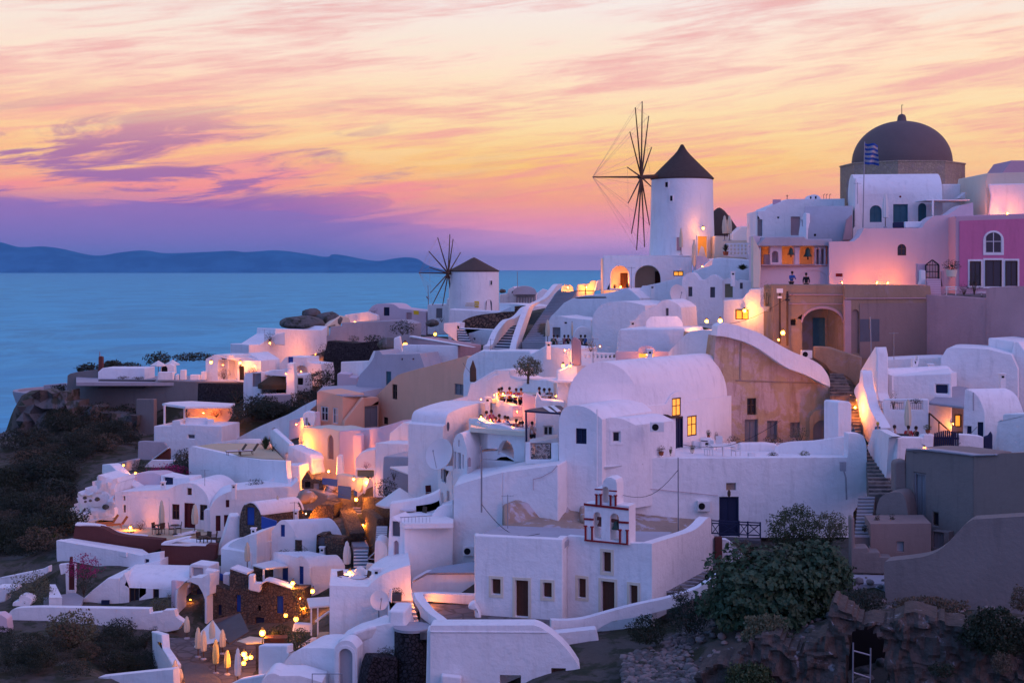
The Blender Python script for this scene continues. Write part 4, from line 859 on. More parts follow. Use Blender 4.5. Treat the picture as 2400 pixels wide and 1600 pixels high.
# ================================================================ WINDMILLS
def mill(label,cx,prof,cap,d,win,mat='white'):
    """prof/cap: (radius, y) in picture units"""
    c=W(cx,0,d); rt=E('windmill',label,'windmill',(c.x,c.y,ZH(prof[0][1],d)))
    k=d/F/SC
    MB().lathe([(r*k,ZH(y,d)) for r,y in prof],(c.x,c.y,0),64).build('tower',mat,rt,.03)
    MB().lathe([(r*k,ZH(y,d)) for r,y in cap],(c.x,c.y,0),48).build('cap','thatch',rt)
    def on(x,y,R_):
        u=(tx(x)-1200)/F; a=u*u+1;b=-2*(u*c.x+c.y); q=c.x**2+c.y**2-(R_*k)**2; D=(-b-math.sqrt(max(0,b*b-4*a*q)))/(2*a); return Vector((u*D,D,HC-(ty(y)-HZ)/F*D))
    for (kind,x0,y0,x1,y1,R_,m) in win:
        a=on(x0,y1,R_);b=on(x1,y1,R_);dv=(b-a); dv.z=0; w=dv.length; dv.normalize(); n=Vector((-dv.y,dv.x,0)); 
        if n.y<0:n=-n
        z0=a.z; z1=on(x0,y0,R_).z; P=lambda s,z,o: Vector((a.x,a.y,0))+dv*s+n*o+Vector((0,0,z))
        def ring(g): return [(-g,z0-(g if kind!='d' else 0)),(w+g,z0-(g if kind!='d' else 0)),(w+g,z1+g),(-g,z1+g)] if kind!='a' else [(-g,z0),(w+g,z0)]+[(w/2+(w/2+g)*math.cos(t),z1-w/2+(w/2+g)*math.sin(t)) for t in [math.pi*i/8 for i in range(9)]]
        o=[P(s,z,-.10) for s,z in ring(.09)]; i_=[P(s,z,-.10) for s,z in ring(0)]; q=len(o)
        mb=MB(); mb.add(o+i_+[p+n*.3 for p in o]+[p+n*.3 for p in i_],[f for t in range(q) for j in [(t+1)%q] for f in ((t,j,j+q,t+q),(t,j,j+2*q,t+2*q),(t+q,j+q,j+3*q,t+3*q))]); fr=mb.build('door' if kind!='w' else 'window','white',rt)
        MB().prism([P(s,z,-.03) for s,z in ring(0)],n*.05).build('pane' if kind=='w' else 'door_leaf',m,fr)
    return rt,c,k
def wheel(rt,hub,tips,Rr,axle,d,sc_m,bow,ropes=True,rad=.06):
    """tips: (dx,dy) in picture units from the hub; the wheel stands nearly edge-on"""
    h=W(hub[0],hub[1],d); k=d/F/SC
    w=E('sail_wheel',None,None,(0,0,0)); 
    bpy.data.objects.remove(w)
    T=[]
    for dx,dy in tips:
        q=math.sqrt(max(0,Rr*Rr-dx*dx-dy*dy)); T.append(W(hub[0]+dx,hub[1]+dy,d+math.copysign(q*k,dx)))
    for p in T:
        mb=MB(); mb.tube(h,p,rad*1.5,rad*.8,6); mb.build('sail_spar','timber',rt)
    ax=(W(axle[0],axle[1],d+3.5)); mb=MB(); mb.tube(h+(h-ax).normalized()*.5,ax,.2,.24,10); 
    for p in T: mb.tube(h,h+(p-h).normalized()*.7,.1,.08,6)
    mb.build('axle','timber',rt)
    b=W(bow[0],bow[1],d-1.2); mb=MB(); mb.tube(h,b,.11,.06,6); mb.build('bowsprit','timber',rt)
    if ropes:
        mb=MB()
        for p in T: mb.tube(b,p,.012,.012,3)
        for p,q in zip(T,T[1:]+T[:1]): mb.tube(p,q,.010,.010,3)
        mb.build('rigging','mauve',rt,weld=False)
R(1350,220)
rt,c,k=mill('tall white windmill with dark conical thatched cap beside the starry lamp',975,[(302,1560),(298,1450),(290,1200),(283,950),(280,788)],[(272,800),(292,782),(288,774),(212,697),(142,628),(75,560),(45,525),(28,495),(17,475),(10,466),(2,464)],145,
 [('w',822,812,848,858,281,'dark'),('w',866,937,889,984,284,'dark'),('d',1114,1308,1198,1500,298,'amber'),('d',925,1318,968,1440,298,'mauve')])
wheel(rt,(600,765),[(8,-695),(-55,-638),(68,-560),(-105,-415),(95,-273),(-128,-90),(-120,238),(-90,518),(-43,670),(30,643),(75,440),(92,88)],697,(760,760),140.5,True,(152,765))
R(900,520)
rt,c,k=mill('farther white windmill with low dark cap and yellow banner near the sea',826,[(234,960),(232,800),(230,600),(228,448)],[(222,462),(236,454),(232,446),(120,388),(30,338),(6,327),(1,326)],208,
 [('w',974,540,990,578,230,'dark'),('a',930,712,988,832,231,'navy')])
wheel(rt,(590,472),[(15,-357),(45,-314),(113,-189),(-97,-329),(-178,-202),(-172,-54),(-163,178),(-145,290),(-52,298),(42,340),(68,218),(112,60)],372,(700,465),206,False,(320,468),rad=.075)
e=E('banner','yellow banner with pale lettering hung on the far windmill','banner',W(805,785,203.6))
MB().prism([W(738,728,204.6),W(872,728,204.2),W(872,785,204.2),W(738,787,204.6)],(0,.05,0)).build('cloth','yellow',e)
rd=random.Random(3)
for yy,x0,x1 in ((748,752,860),(768,748,864)):
    x=x0; mb=MB()
    while x<x1:
        w=rd.uniform(5,11); mb.prism([W(x,yy-7,204.1),W(x+w,yy-7,204.1),W(x+w,yy+6,204.1),W(x,yy+6,204.1)],(0,.03,0)); x+=w+4
    mb.build('lettering','canvas',e,weld=False)
# ================================================================ CENTRE TOP
R(1350,220)
h=H('thatched_mill','dark thatched cone of a second mill just behind the tall windmill','windmill'); c=W(1315,1305,152); r=h.root(c); k=152/F/SC
MB().lathe([(205*k,0),(195*k,.3),(150*k,ZH(1210,152)-c.z),(95*k,ZH(1130,152)-c.z),(50*k,ZH(1075,152)-c.z),(18*k,ZH(1050,152)-c.z),(1*k,ZH(1044,152)-c.z)],c,40).build('thatched_cap','thatch',r); MB().lathe([(190*k,-2.5),(190*k,.1)],c,32).build('tower','palepink',r)
h=H('skyline_gable','low blue-white gabled roof between the skyline parasols','house'); h.f([(1420,1400),(1440,1290),(1520,1217),(1665,1217),(1665,1400)],143,3,'white')
h.f([(1270,1400),(1270,1305),(1380,1310),(1440,1345),(1690,1345),(1690,1400)],141,3,'cream',name='terrace_base')
R(1350,560)
h=H('arcaded_house','white flat house with two arched loggias under the tall windmill','house')
h.f([(250,470),(250,158),(780,158),(1065,165),(1065,460),(780,470),(780,530),(600,530),(540,480)],(250,141,1065,140),1.0,'white',ops=[('ta',318,247,488,455),('ta',540,243,776,455),('l',896,297,985,340,'dark')],name='front_wall')
h.f([(250,540),(250,175),(1065,175),(1065,540)],144,4,'cream',ops=[('d',408,312,485,452,'wood'),('d',727,297,778,450,'wood')],name='inner_wall')
h.f([(252,160),(252,150),(1062,150),(1062,160)],(250,141,1065,140),4,name='roof_slab',push=.02)
h.f([(490,200),(540,200),(540,470),(490,470)],142,2,name='pier_block')
h.f(sm([(1105,290),(1108,170),(1150,158),(1200,170),(1228,205)],3)+[(1222,245),(1150,270)],138,2,'palepink',name='cistern_dome',bevel=.1)
MB().lathe([(.05,0),(.17,.3),(.19,2.0),(.12,2.3),(.06,2.5),(.1,2.6),(0,2.7)],W(1085,260,137),12).build('folded_parasol','canvas',None,tag=('folded pale parasol beside the cistern dome under the windmill','parasol'))
h=H('gull_wing_house','white house with twin wavy gables and small grey shutters','house')
A=(975,124,1620,123)
h.f([(975,740)]+sm([(972,420),(980,355),(1020,318),(1075,310),(1110,345),(1135,378)],3)+sm([(1180,376),(1225,345),(1265,328),(1305,345),(1348,378)],3)+[(1350,760),(1135,760)],A,7,ops=[('w',1032,440,1068,528,'shutter'),('w',1233,442,1277,538,'shutter')],bevel=.14)
h.f([(1348,560),(1350,378)]+sm([(1390,362),(1440,365),(1482,392)],3)+[(1500,378),(1620,390),(1590,470),(1530,545),(1350,545)],A,6,ops=[('d',1368,412,1440,537,'olivepanel'),('w',1506,402,1532,458,'shutter')],push=.2,name='wing')
h=H('high_terrace_wall','smooth white slope wall running up toward the arcaded house','wall')
h.f(sm([(598,640),(596,450),(640,430),(800,395),(980,345),(1080,300),(1180,262),(1250,235),(1260,180),(1400,178),(1620,200)],2)+[(1620,330),(1480,330),(1260,330),(1110,345),(975,380),(970,620),(760,600),(640,628)],(596,136,1620,131),2,bevel=.2)
h.f([(1230,200),(1265,178),(1330,182),(1330,170),(1620,210),(1620,240),(1480,290),(1100,300)],(1100,137,1620,137),3,name='vault_cap',bevel=.2)
for i in range(14): pass
spiky('agave_row','row of spiky grey-green agaves on the white roof left of the belfry',1530,285,130,190,60,'leaf',110)
h=H('lattice_balustrade','white pierced lattice balustrade below the skyline parasols','balustrade')
h.f([(1370,40),(1632,35),(1632,190),(1580,190),(1560,170),(1430,165),(1370,150)],136,.3,'white',ops=[('t',x,y,x+19,y+22) for y in (52,86,120) for x in range(1385,1620,33)]+[('t',x,150,x+19,170) for x in (1590,)],bevel=.02)
h=H('mansion_side_block','white block with lamplit side window left of the belfry','house')
h.f([(1350,560),(1530,545),(1600,455),(1700,452),(1700,620),(1808,678),(1808,820),(1585,830),(1350,760)],(1350,117,1808,115),4,ops=[('l',1462,650,1583,740,'dark')])
h.f([(1625,455),(1625,-30),(1690,100),(1700,255),(1690,455)],121,1,'cream',name='pier')
h=H('cube_terrace_house','wide plain white house front with small arched amber window','house')
h.f([(370,1120),(380,880),(400,825),(1000,822),(1003,860),(1290,830),(1290,900),(1275,1150),(1200,1180),(850,1120)],(370,106,1290,103),5,bevel=.12)
h.f([(365,1120),(365,1035),(565,1032)]+arc(568,1030,725,1030,50)+[(850,1035),(850,1120)],(365,103,850,102.5),1,'palepink',ops=[('l',570,1045,720,1097,'white')],name='low_wall')
h.f(sm([(850,1035),(900,985),(960,920),(1030,860),(1100,840),(1290,840)],3)+[(1275,1160),(1200,1110),(1050,1075),(850,1110)],(850,101.5,1290,98.5),2,name='sloping_wall',bevel=.15)
h=H('tomb_vault','small white barrel vault with pointed gable on the flat roof','house')
h.f([(640,818)]+sm([(640,770),(660,735),(690,712),(715,722),(755,780)],3)+[(755,818)],(640,108,755,108),vec=VE(755,780,108,985,777),bevel=.1)
h=H('arched_gable_house','white curved gable with slit window below the gull-winged house','house')
h.f(sm([(455,830),(560,720),(640,650),(740,610)],3)+sm([(745,600),(800,562),(850,560),(920,590),(965,630)],3)+[(980,840),(455,840)],(455,114,980,112),4,ops=[('x',823,635,850,705,'shutter')],bevel=.14)
h=H('round_white_dome','smooth rounded white vault over a plain blue-shaded wall','house')
h.f([(150,960),(150,720)]+sm([(160,690),(230,605),(350,575),(500,580),(630,610)],3)+[(635,625),(470,800),(370,900),(370,960)],(150,122,635,120),vec=(3,6,0),bevel=.5)
h=H('shaded_vault','long blue-shaded vault beside the wide stepped ramp','house')
R(900,520)
h.f([(1515,900),(1530,870),(1600,800)]+sm([(1650,745),(1750,695),(1850,675),(2000,660),(2150,630),(2240,610),(2352,700)],3)+[(2352,760),(1900,900),(1515,910)],(1515,140,2352,134),5,bevel=.2)
h.f([(1480,1130),(1485,930),(1520,900)]+sm([(1560,870),(1620,865),(1700,880),(1850,895)],3)+[(1900,900),(1900,1100),(1900,1130)],(1480,132,1900,130),4,ops=[('d',1548,968,1620,1060,'greywood'),('x',1655,920,1680,935,'dark')],name='front_wall')
h.f(arc(1740,1060,1910,1060,100)+[(1910,1130),(1740,1130)],129,1,name='oven',bevel=.1)
h=H('orange_lit_terrace','low yellow-lit parapets with dark cross railing left of the arcaded house','terrace')
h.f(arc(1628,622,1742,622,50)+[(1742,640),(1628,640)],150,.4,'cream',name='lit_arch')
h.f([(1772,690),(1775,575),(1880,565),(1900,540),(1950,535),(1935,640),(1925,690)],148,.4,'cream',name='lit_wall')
mb=MB(); mb.tube(W(1775,632,147),W(1932,632,147),.05); mb.tube(W(1853,592,147),W(1853,680,147),.06); mb.build('railing','navy',h.r)
h.f([(1930,640),(1960,540),(2010,525),(2014,620),(1960,630)],147,1,name='end_wall')
# ramp with steps
stairs('stepped_ramp','very wide blue-shaded stepped ramp climbing right of the far windmill',(1270,1100,140),(1480,1135,139),(1600,625,170),(1775,630,168),34,('lgrey','roofgrey'),.04,under=1)
h=H('ramp_wall','white curving wall along the left edge of the wide ramp','wall')
h.f(sm([(1205,1180),(1235,1060),(1290,900),(1340,780),(1420,735),(1500,690),(1560,620),(1600,575),(1640,570)],3)+[(1630,600)]+sm([(1590,640),(1500,720),(1390,770),(1350,850),(1300,1000),(1270,1100),(1340,1125)],3)+[(1340,1190)],(1205,139,1640,168),.6,bevel=.2)
stairs('white_staircase','broad staircase of dark treads with white edges below the windmill',(1000,1180,142),(1205,1180,141),(1160,958,156),(1262,958,154),9,('stairdark','white'),.09)
stairs('white_staircase','short upper flight of dark steps near the stone retaining wall',(1250,945,155),(1275,945,155),(1300,870,162),(1330,850,162),4,('stairdark','white'),.07)
stairs('white_staircase','narrow staircase of dark treads left of the broad one',(690,1120,150),(805,1120,149),(668,982,160),(735,982,159),6,('stairdark','white'),.09)
h=H('stair_curved_wall','cream curved wall sweeping beside the broad staircase','wall')
h.f([(965,1180),(965,1140)]+sm([(1000,1120),(1040,1020),(1090,950),(1140,900),(1200,885),(1250,850),(1300,790),(1345,770)],3)+sm([(1330,840),(1255,900),(1240,940),(1170,960),(1120,1020),(1050,1100),(1000,1180)],3),(965,141.5,1345,162),.6,'white',bevel=.15)
h=H('stone_retaining_wall','round-topped purple-brown rubble retaining wall with round opening below far windmill','wall')
h.f([(695,975)]+sm([(700,925),(780,880),(900,850),(1060,835),(1200,822)],3)+[(1200,775),(1310,765),(1315,785),(1250,850),(1190,885),(1110,940),(1060,988)],(695,168,1315,166),1.5,'rubble',bevel=.1)
h.f([(545,930),(660,920),(700,925),(695,975),(1062,990),(1000,1130),(960,1135),(805,1130),(740,985),(668,980),(690,1120),(545,1000)],(545,160,1062,156),1,'white',ops=[('x',820,1065,836,1086,'dark')],name='lower_wall')
MB().lathe([(.62,0),(.62,.12),(.42,.12),(.42,0)],(0,0,0),20).build('round_opening','rubble',h.r).matrix_local=Matrix.Translation(W(1003,905,166)-h.r.location)@Matrix.Rotation(math.pi/2,4,'X')
h=H('mill_terrace','white terrace base at the foot of the far windmill','house')
h.f([(590,930),(600,820),(600,800),(1055,825),(1200,760),(1200,1000),(590,1000)],(590,198,1200,196),3)
h=H('mill_shed','small white shed with grey door left of the far windmill','house')
h.f([(400,900),(400,760),(575,755),(578,702),(594,702),(600,900)],212,3,ops=[('d',480,795,535,885,'greywood')])
mb=MB(); mb.tube(W(408,760,211),W(404,580,211),.07,.05); mb.tube(W(390,685,211),W(412,710,211),.12); mb.build('lightning_mast','metal',None,tag=('slim pale mast rising left of the far windmill sails','mast'))
h=H('chapel_behind_mill','low blue-grey vaulted chapel right of the far windmill','house')
h.f([(1140,740),(1140,620),(1195,590),(1210,650),(1400,655),(1400,770),(1060,770),(1060,665),(1140,660)],(1060,214,1400,212),4,'white')
h.f([(1180,650)]+arc(1185,645,1400,645,55)+[(1405,650),(1400,668),(1185,668)],210,5,'roofgrey',name='barrel_roof')
h.f([(1212,770),(1212,668),(1395,668),(1395,770)],211.5,.2,'lgrey',name='front_wall',ops=[('x',1230+i*26,690,1242+i*26,745,'white') for i in range(6)])
h.f([(1410,700),(1412,650),(1460,615),(1500,625),(1530,660),(1560,660),(1545,690),(1500,740),(1410,760)],205,2,'white',name='annex')
mb=MB(); mb.tube(W(1228,620,209),W(1224,455,209),.06,.04); mb.build('flagpole','metal',None,tag=('bare thin pole above the vaulted chapel near the sea','pole'))
h=H('barrel_house_row','flat white buildings between far windmill and wide ramp','house')
h.f([(1055,850),(1055,745),(1200,750),(1345,770),(1300,800),(1200,830)],(1055,200,1345,190),3)
# ================================================================ RESTAURANT LEVEL
R(1000,800)
h=H('mid_white_house','broad low white house behind the dining terraces','house')
h.f([(330,300),(365,160),(450,105),(520,82),(940,85),(960,110),(1090,35),(1325,62),(1310,210),(1210,300),(1200,350),(860,350),(760,260),(620,262),(460,262),(455,375),(395,375)],(330,122,1325,112),3,'white',bevel=.15)
h.f([(380,160),(940,150),(950,100),(520,90)],123,3,name='roof_step')
h=H('left_pink_terrace','pinkish sloping white walls stepping up to the dining terrace','house')
h.f([(430,375),(620,262),(760,260),(765,320),(860,350),(1090,350),(1260,370),(1260,510),(990,515),(600,600),(380,700),(0,800),(0,670),(130,560),(370,500),(400,380)],(0,112,1260,104),3,'white',bevel=.15)
h.f([(530,480),(535,370),(620,310),(757,260),(762,330),(870,355),(610,480)],(530,108,870,107),2,name='curved_parapet')
h=H('wood_gate_house','narrow pointed brown shutter panel at the end of the ochre wall','door')
h.f([(396,372),(396,250),(425,165),(455,255),(457,375)],113,.2,'timber')
h=H('canopy_house','thin white canopy over the lamplit restaurant entrance','canopy')
h.f([(1095,352),(1390,365),(1390,382),(1170,378)],(1095,97,1390,96),4,name='roof',bevel=.03)
h.f([(1165,505),(1165,382),(1385,382),(1350,510)],(1165,101,1385,100),.3,'cream',ops=[('d',1275,385,1312,500,'teal')],name='back_wall')
h.f([(1318,382),(1335,382),(1335,500),(1318,500)],96.5,.2,name='column')
h=H('rounded_chimney_house','small white hump with lamp between the terrace and big vault','house')
h.f(sm([(1205,325),(1210,290),(1280,255),(1330,230),(1380,225)],3)+[(1375,340),(1205,340)],97,3,bevel=.2)
h=H('dining_terrace','white-walled upper dining terrace with glowing tables','terrace')
h.f([(600,640),(600,480),(615,468),(640,470),(650,535),(720,565),(790,590),(790,700),(600,700)],(600,101,790,97.5),.5,bevel=.1)
h.f([(880,690),(880,490),(900,470),(925,490),(1000,505),(1000,900),(880,900)],97,.6,'palepink',name='pier',bevel=.1)
h.f([(790,700),(790,590),(890,590),(890,700)],97.4,.5,'palepink',name='low_wall')
h.f([(1000,540),(1020,480),(1060,540),(1265,560),(1265,600),(1220,640),(1220,900),(1000,900)],95,2,ops=[('w',1072,775,1160,865,'white')],name='stair_block')
h.fl([(600,530),(900,520),(1260,505),(1260,420),(600,470)],ZH(520,101),'cream',.3)
h=H('round_balcony','rounded white balcony wall crowded with seated guests','terrace')
h.f([(385,870),(385,710),(475,705),(475,720),(560,752),(560,980),(500,1000)],(385,96,560,93),.5,bevel=.12)
h.f([(558,985),(558,752),(660,760),(800,808),(905,808),(905,840),(900,1100),(800,1110)]+arc(650,1040,800,1040,135,8)[::-1]+[(650,985)],(558,92.8,905,91),.5,bevel=.12,name='front_wall')
h.fl([(400,790),(905,830),(905,730),(400,700)],ZH(790,93),'cream',.3)
h=H('arch_niche_house','white curved niche and roof below the round balcony','house')
h.f([(420,1160),(425,1060),(520,1010),(660,1000),(820,1090),(905,1050),(905,1100),(700,1150)],(420,94,905,91),2,name='low_vault')
h.f([(640,1100),(650,960),(720,910),(790,960),(800,1110)],95,.4,name='niche_wall')
h=H('blue_canopy','flat striped canopy on thin blue posts against the gabled cell','canopy')
h.p3([(895,630,87.5),(1235,655,86),(1295,640,88.5),(1240,590,91),(1190,585,91),(940,618,91)],(0,0,-.12),'navy','roof')
h.p3([(1060,600,90),(1105,598,90),(1180,650,86.4),(1135,652,86.6)],(0,0,.03),'white','white_stripe'); h.p3([(1130,592,90.5),(1170,590,90.5),(1235,640,87),(1200,650,86.4)],(0,0,.03),'white','white_stripe')
mb=MB(); mb.tube(W(913,640,87.3),W(916,918,87.3),.06); mb.build('post','navy',h.r); MB().tube(W(1230,655,86),W(1230,712,86),.06).build('post','navy',h.r)
h=H('ornate_balcony','white balcony with curly dark wrought-iron panel','balcony')
h.f([(903,1120),(903,925),(950,925),(950,1080),(1140,1080),(1140,930),(1212,930),(1212,1135)],(903,87,1212,86),.4,bevel=.08)
mb=MB(); rd=random.Random(5); pl=Pl((903,87.1,1212,86.1))
for k in range(46):
    x=rd.uniform(960,1130); y=rd.uniform(945,1070); r=rd.uniform(8,16); ps=[pl.at(x+r*math.cos(t)*(1-t*.09),y+r*math.sin(t)*(1-t*.09)) for t in [i*.8 for i in range(8)]]; mb.path(ps,.015,3)
for x in (952,1138): mb.tube(pl.at(x,935),pl.at(x,1082),.03)
for y in (937,1080): mb.tube(pl.at(952,y),pl.at(1138,y),.03)
mb.build('iron_scrollwork','iron',h.r,weld=False)
h.f([(950,930),(1212,885),(1212,925),(950,940)],88.5,2,name='sill_roof',mat='white')
# small chapel gable, tower with oval and side roof
h=H('little_chapel','tiny white vaulted chapel with slit windows beside the satellite dish','chapel')
h.f([(240,1180),(240,950)]+sm([(250,900),(275,855),(305,843),(330,860),(355,940)],3)+[(372,1010),(372,1170),(300,1200)],(240,92.5,372,91),vec=VE(372,1010,91,505,955),ops=[('x',288,905,302,965,'mauve'),('x',253,1012,270,1165,'lgrey'),('x',282,1022,314,1170,'lgrey'),('x',326,1040,342,1165,'lgrey')],bevel=.1)
h.f(sm([(380,1150),(380,1080),(395,1065),(405,1085),(405,1150)],2),90.8,.2,'mauve',name='side_door')
h=H('oval_window_house','white vaulted house end with oval window and terrace top','house')
h.f([(145,1140),(148,780),(175,760)]+sm([(175,740),(185,690),(220,650),(350,600),(480,565)],3)+[(620,560),(600,640),(470,700),(385,715),(385,850),(240,900),(240,1160)],(145,97,620,102),3,bevel=.15)
h.f(arc(184,770,210,770,30,8)+arc(210,770,184,770,-55,8),97.2,.1,'shutter',name='oval_window',push=-.15,bevel=.0)
h=H('flat_canopy','flat pale roof slab above the lamplit alley wall','canopy')
h.f([(130,595),(370,550),(480,548),(370,640),(270,625)],(130,106,480,104),.2,name='roof',bevel=.03)
# ================================================================ OCHRE AND GREY HOUSES, LEFT OF CENTRE
R(400,600)
h=H('ochre_long_house','long ochre house with sloping top edge and barred windows','house')
h.f([(1885,1290)]+sm([(1890,1280),(1960,1210),(2050,1120),(2120,1078),(2352,1015)],3)+[(2720,915),(2745,930),(2750,1060),(2735,1160),(2640,1300),(2500,1370),(2350,1475),(2140,1500),(1890,1570)],(1885,136,2745,122),5,'peach',ops=[('w',2035,1178,2080,1315,'dark'),('w',2608,1175,2692,1275,'greywood'),('w',1955,1480,1995,1545,'dark')],bevel=.1)
h=H('ochre_corner_house','cream-ochre house with two pale shutters and a leaning stair wall','house')
h.f([(1338,1568),(1342,1250),(1360,1232),(1578,1278),(1578,1600),(1338,1570)],(1338,133,1578,131),3,'peach',ops=[('w',1378,1382,1442,1512,'white'),('w',1488,1395,1532,1537,'white')],bevel=.12)
h.f([(1578,1278),(1765,1275),(1765,1300),(1900,1292),(1915,1300),(1905,1575),(1785,1580),(1600,1595),(1578,1590)],(1578,131,1915,134),3,'peach',ops=[('d',1785,1378,1903,1572,'greywood')],bevel=.1)
h.f([(1590,1590),(1600,1510),(1765,1300),(1782,1295),(1782,1580)],(1590,130.3,1782,131.5),.5,'peach',name='stair_wall')
h.p3([(1345,1245,133),(1578,1275,131),(1765,1273,132),(1890,1285,136),(1960,1210,138),(1780,1180,141),(1400,1195,141)],(0,0,-.2),'roofgrey','roof')
h=H('grey_curved_house','grey-lavender house with curved parapet and small teal door','house')
h.f([(1700,1200),(1740,1090)]+sm([(1745,1080),(1820,1000),(1865,930),(1880,870)],3)+[(1920,870),(1945,905),(2290,895),(2330,1010),(2352,1030),(2120,1090),(1990,1170),(1870,1295),(1765,1290),(1700,1250)],(1700,139,2352,136),4,'roofgrey',ops=[('d',1978,1060,2025,1185,'teal'),('x',2118,938,2132,955,'dark'),('x',2220,938,2236,952,'dark')],bevel=.12)
h=H('mauve_flat_house','plain mauve flat-roofed house below the staircases','house')
h.f([(2195,747),(2640,822),(2640,905),(2352,1010),(2330,1005),(2290,895),(2200,890)],(2195,146,2640,140),3,'mauve',ops=[('x',2378,910,2406,995,'dark')])
h.f([(2640,820),(2790,850),(2790,880),(2640,940)],(2640,140,2790,144),6,'white',name='side_wall')
h.f([(2185,745),(2195,730),(2640,812),(2780,838),(2640,822)],(2185,145.8,2640,139.8),.5,name='roof_edge')
h=H('white_block_house','small white blocks with cube parapets left of the grey curved house','house')
h.f([(1530,1190),(1530,1078),(1645,1085),(1645,1110),(1715,1115),(1710,1190)],150,3,'palepink')
h.f([(1560,1085),(1562,970),(1818,960),(1860,870),(1880,870),(1720,1100)],(1562,156,1880,150),4)
h.f([(2050,890),(2050,755),(2105,735),(2125,870),(2200,890)],150,1.5,name='chimney'); h.f([(1920,910),(2050,890),(2300,893),(2300,905)],147,1,name='ledge')
# far ridge houses
h=H('ridge_vault_house','mauve-white vaulted house on the ridge with dark window, left of mill','house')
h.f([(1575,615),(1650,560),(1810,510)]+sm([(1850,460),(1900,440),(1980,437),(2050,445),(2100,480)],3)+[(2340,510),(2345,585),(2270,650),(2180,600),(1575,650)],(1575,216,2345,212),5,'palepink',ops=[('w',1958,470,2010,548,'navy'),('x',2165,520,2215,600,'mauve')],bevel=.15)
h.f([(1600,540),(1810,510),(1900,545),(1905,590),(1660,610),(1575,600)],(1600,212,1905,211),1,'white',name='terrace_wall'); h.f([(2230,500),(2280,503),(2280,540),(2232,535)],211,.1,'yellow',name='sign_board',bevel=0)
bush('thatch_awning','small dark brushwood awning on the ridge house',1860,535,212,100,60,'dry',150,cat='awning')
h=H('ridge_slope_wall','lamplit diagonal wall descending from the ridge','wall')
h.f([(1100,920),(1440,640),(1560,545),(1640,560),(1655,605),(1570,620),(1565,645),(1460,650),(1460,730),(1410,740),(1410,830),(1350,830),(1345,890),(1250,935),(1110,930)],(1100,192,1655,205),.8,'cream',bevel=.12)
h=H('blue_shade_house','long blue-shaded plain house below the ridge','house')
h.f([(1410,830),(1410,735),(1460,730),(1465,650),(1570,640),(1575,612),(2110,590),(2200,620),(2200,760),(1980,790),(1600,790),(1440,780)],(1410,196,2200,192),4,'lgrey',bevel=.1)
h=H('stepped_blue_house','flat-roofed blue-white house stepping down to the sea','house')
h.f([(720,960),(718,812),(820,810),(960,720),(962,666),(1390,678),(1440,640),(1200,830),(1110,915),(1050,935),(1000,1010),(830,1010)],(718,186,1440,196),4,'white',ops=[('w',840,890,887,960,'dark')],bevel=.12)
h.f([(920,760),(962,715),(1050,700),(1050,820),(960,815)],188,.6,name='buttress')
h=H('lantern_house','white house with two glowing doorway lamps over the grey wall','house')
h.f([(318,1155),(320,945),(400,905),(590,908),(720,890),(830,960),(830,1050),(680,1070),(680,1160)],(318,168,830,164),3.5,ops=[('n',435,955,522,1135),('n',528,955,610,1135)],bevel=.12)
h.f([(610,1150),(615,1040),(660,960),(830,965),(830,1060),(680,1070),(675,1160)],162,1,'white',ops=[('d',632,1010,675,1140,'dark')],name='porch_wall')
h.f([(540,945),(620,930),(700,925),(830,962),(665,980)],(540,165.5,830,163),.4,name='awning',bevel=.04)
h=H('cubic_village_house','cluster of white cubes with blue panels and thatched parasol terrace','house')
h.f([(672,1270),(668,1180),(680,1080),(750,1070),(830,1065),(835,1270),(770,1295)],(668,158,835,157),3,ops=[('d',752,1078,830,1200,'greywood')])
h.f([(830,1265),(830,1090),(920,1048),(1000,1045),(1075,1030),(1075,1270),(870,1275)],(830,158,1075,156),1,ops=[('t',868,1100,1060,1268)],name='portico')
h.f([(830,1275),(830,1060),(1075,1060),(1075,1275)],160,1,'redwall',name='back_wall')
h.f([(1000,1030),(1005,985),(1060,925),(1250,930),(1250,975),(1320,985),(1380,990),(1390,1060),(1250,1075),(1075,1070)],(1000,166,1390,164),3,ops=[('x',1075,925,1125,990,'blue'),('na',1145,1005,1255,1070)],name='upper_wall')
h.f([(1060,1275),(1068,985),(1128,985),(1140,1095),(1140,1265)],155,2,name='tower'); h.f([(1140,1255),(1140,1095),(1270,1080),(1280,1250)],158,2,ops=[('x',1165,1120,1215,1185,'dark')],name='wing')
h.f([(760,1430),(830,1320),(870,1275),(1110,1270),(1060,1340),(1000,1400),(800,1440)],(760,150,1110,152),2,'lgrey',name='sloped_base')
h=H('grey_sea_wall','tall dark grey concrete retaining wall above the scrub slope','wall')
R(0,600)
h.f([(685,1400),(690,1340),(720,1260),(810,1215),(1305,1215),(1420,1150),(1900,1155),(2240,1160),(2240,1300),(2150,1345),(1490,1345),(1510,1568),(1240,1568),(1240,1460),(1000,1430)],(685,172,2240,162),1,'grey',bevel=.1)
h.f([(1815,1165),(2240,1168),(2230,1290),(2150,1345),(1810,1335)],(1815,165,2240,161.5),.8,'darkstone',push=-.3,name='stone_facing')
h.f([(1245,1568),(1250,1312),(1415,1312),(1415,1700),(1245,1720)],(1245,165,1415,164),.6,'grey',push=-.2,name='bay')
floor('terrace_floor','narrow terrace top behind the grey retaining wall',[(700,1160),(2240,1160),(2240,1100),(700,1100)],ZH(1160,166),'lgrey')
h=H('curved_sea_balcony','round grey lookout terrace on the cliff edge','terrace')
c=W(560,1265,176); MB().lathe([(8.2,-1.2),(8.6,.0),(8.6,.35),(8.0,.35),(8.0,.05),(0,.05)],(c.x+.5,c.y+7,c.z-.4),40,sy=.8).build('parapet','lgrey',h.root(c))
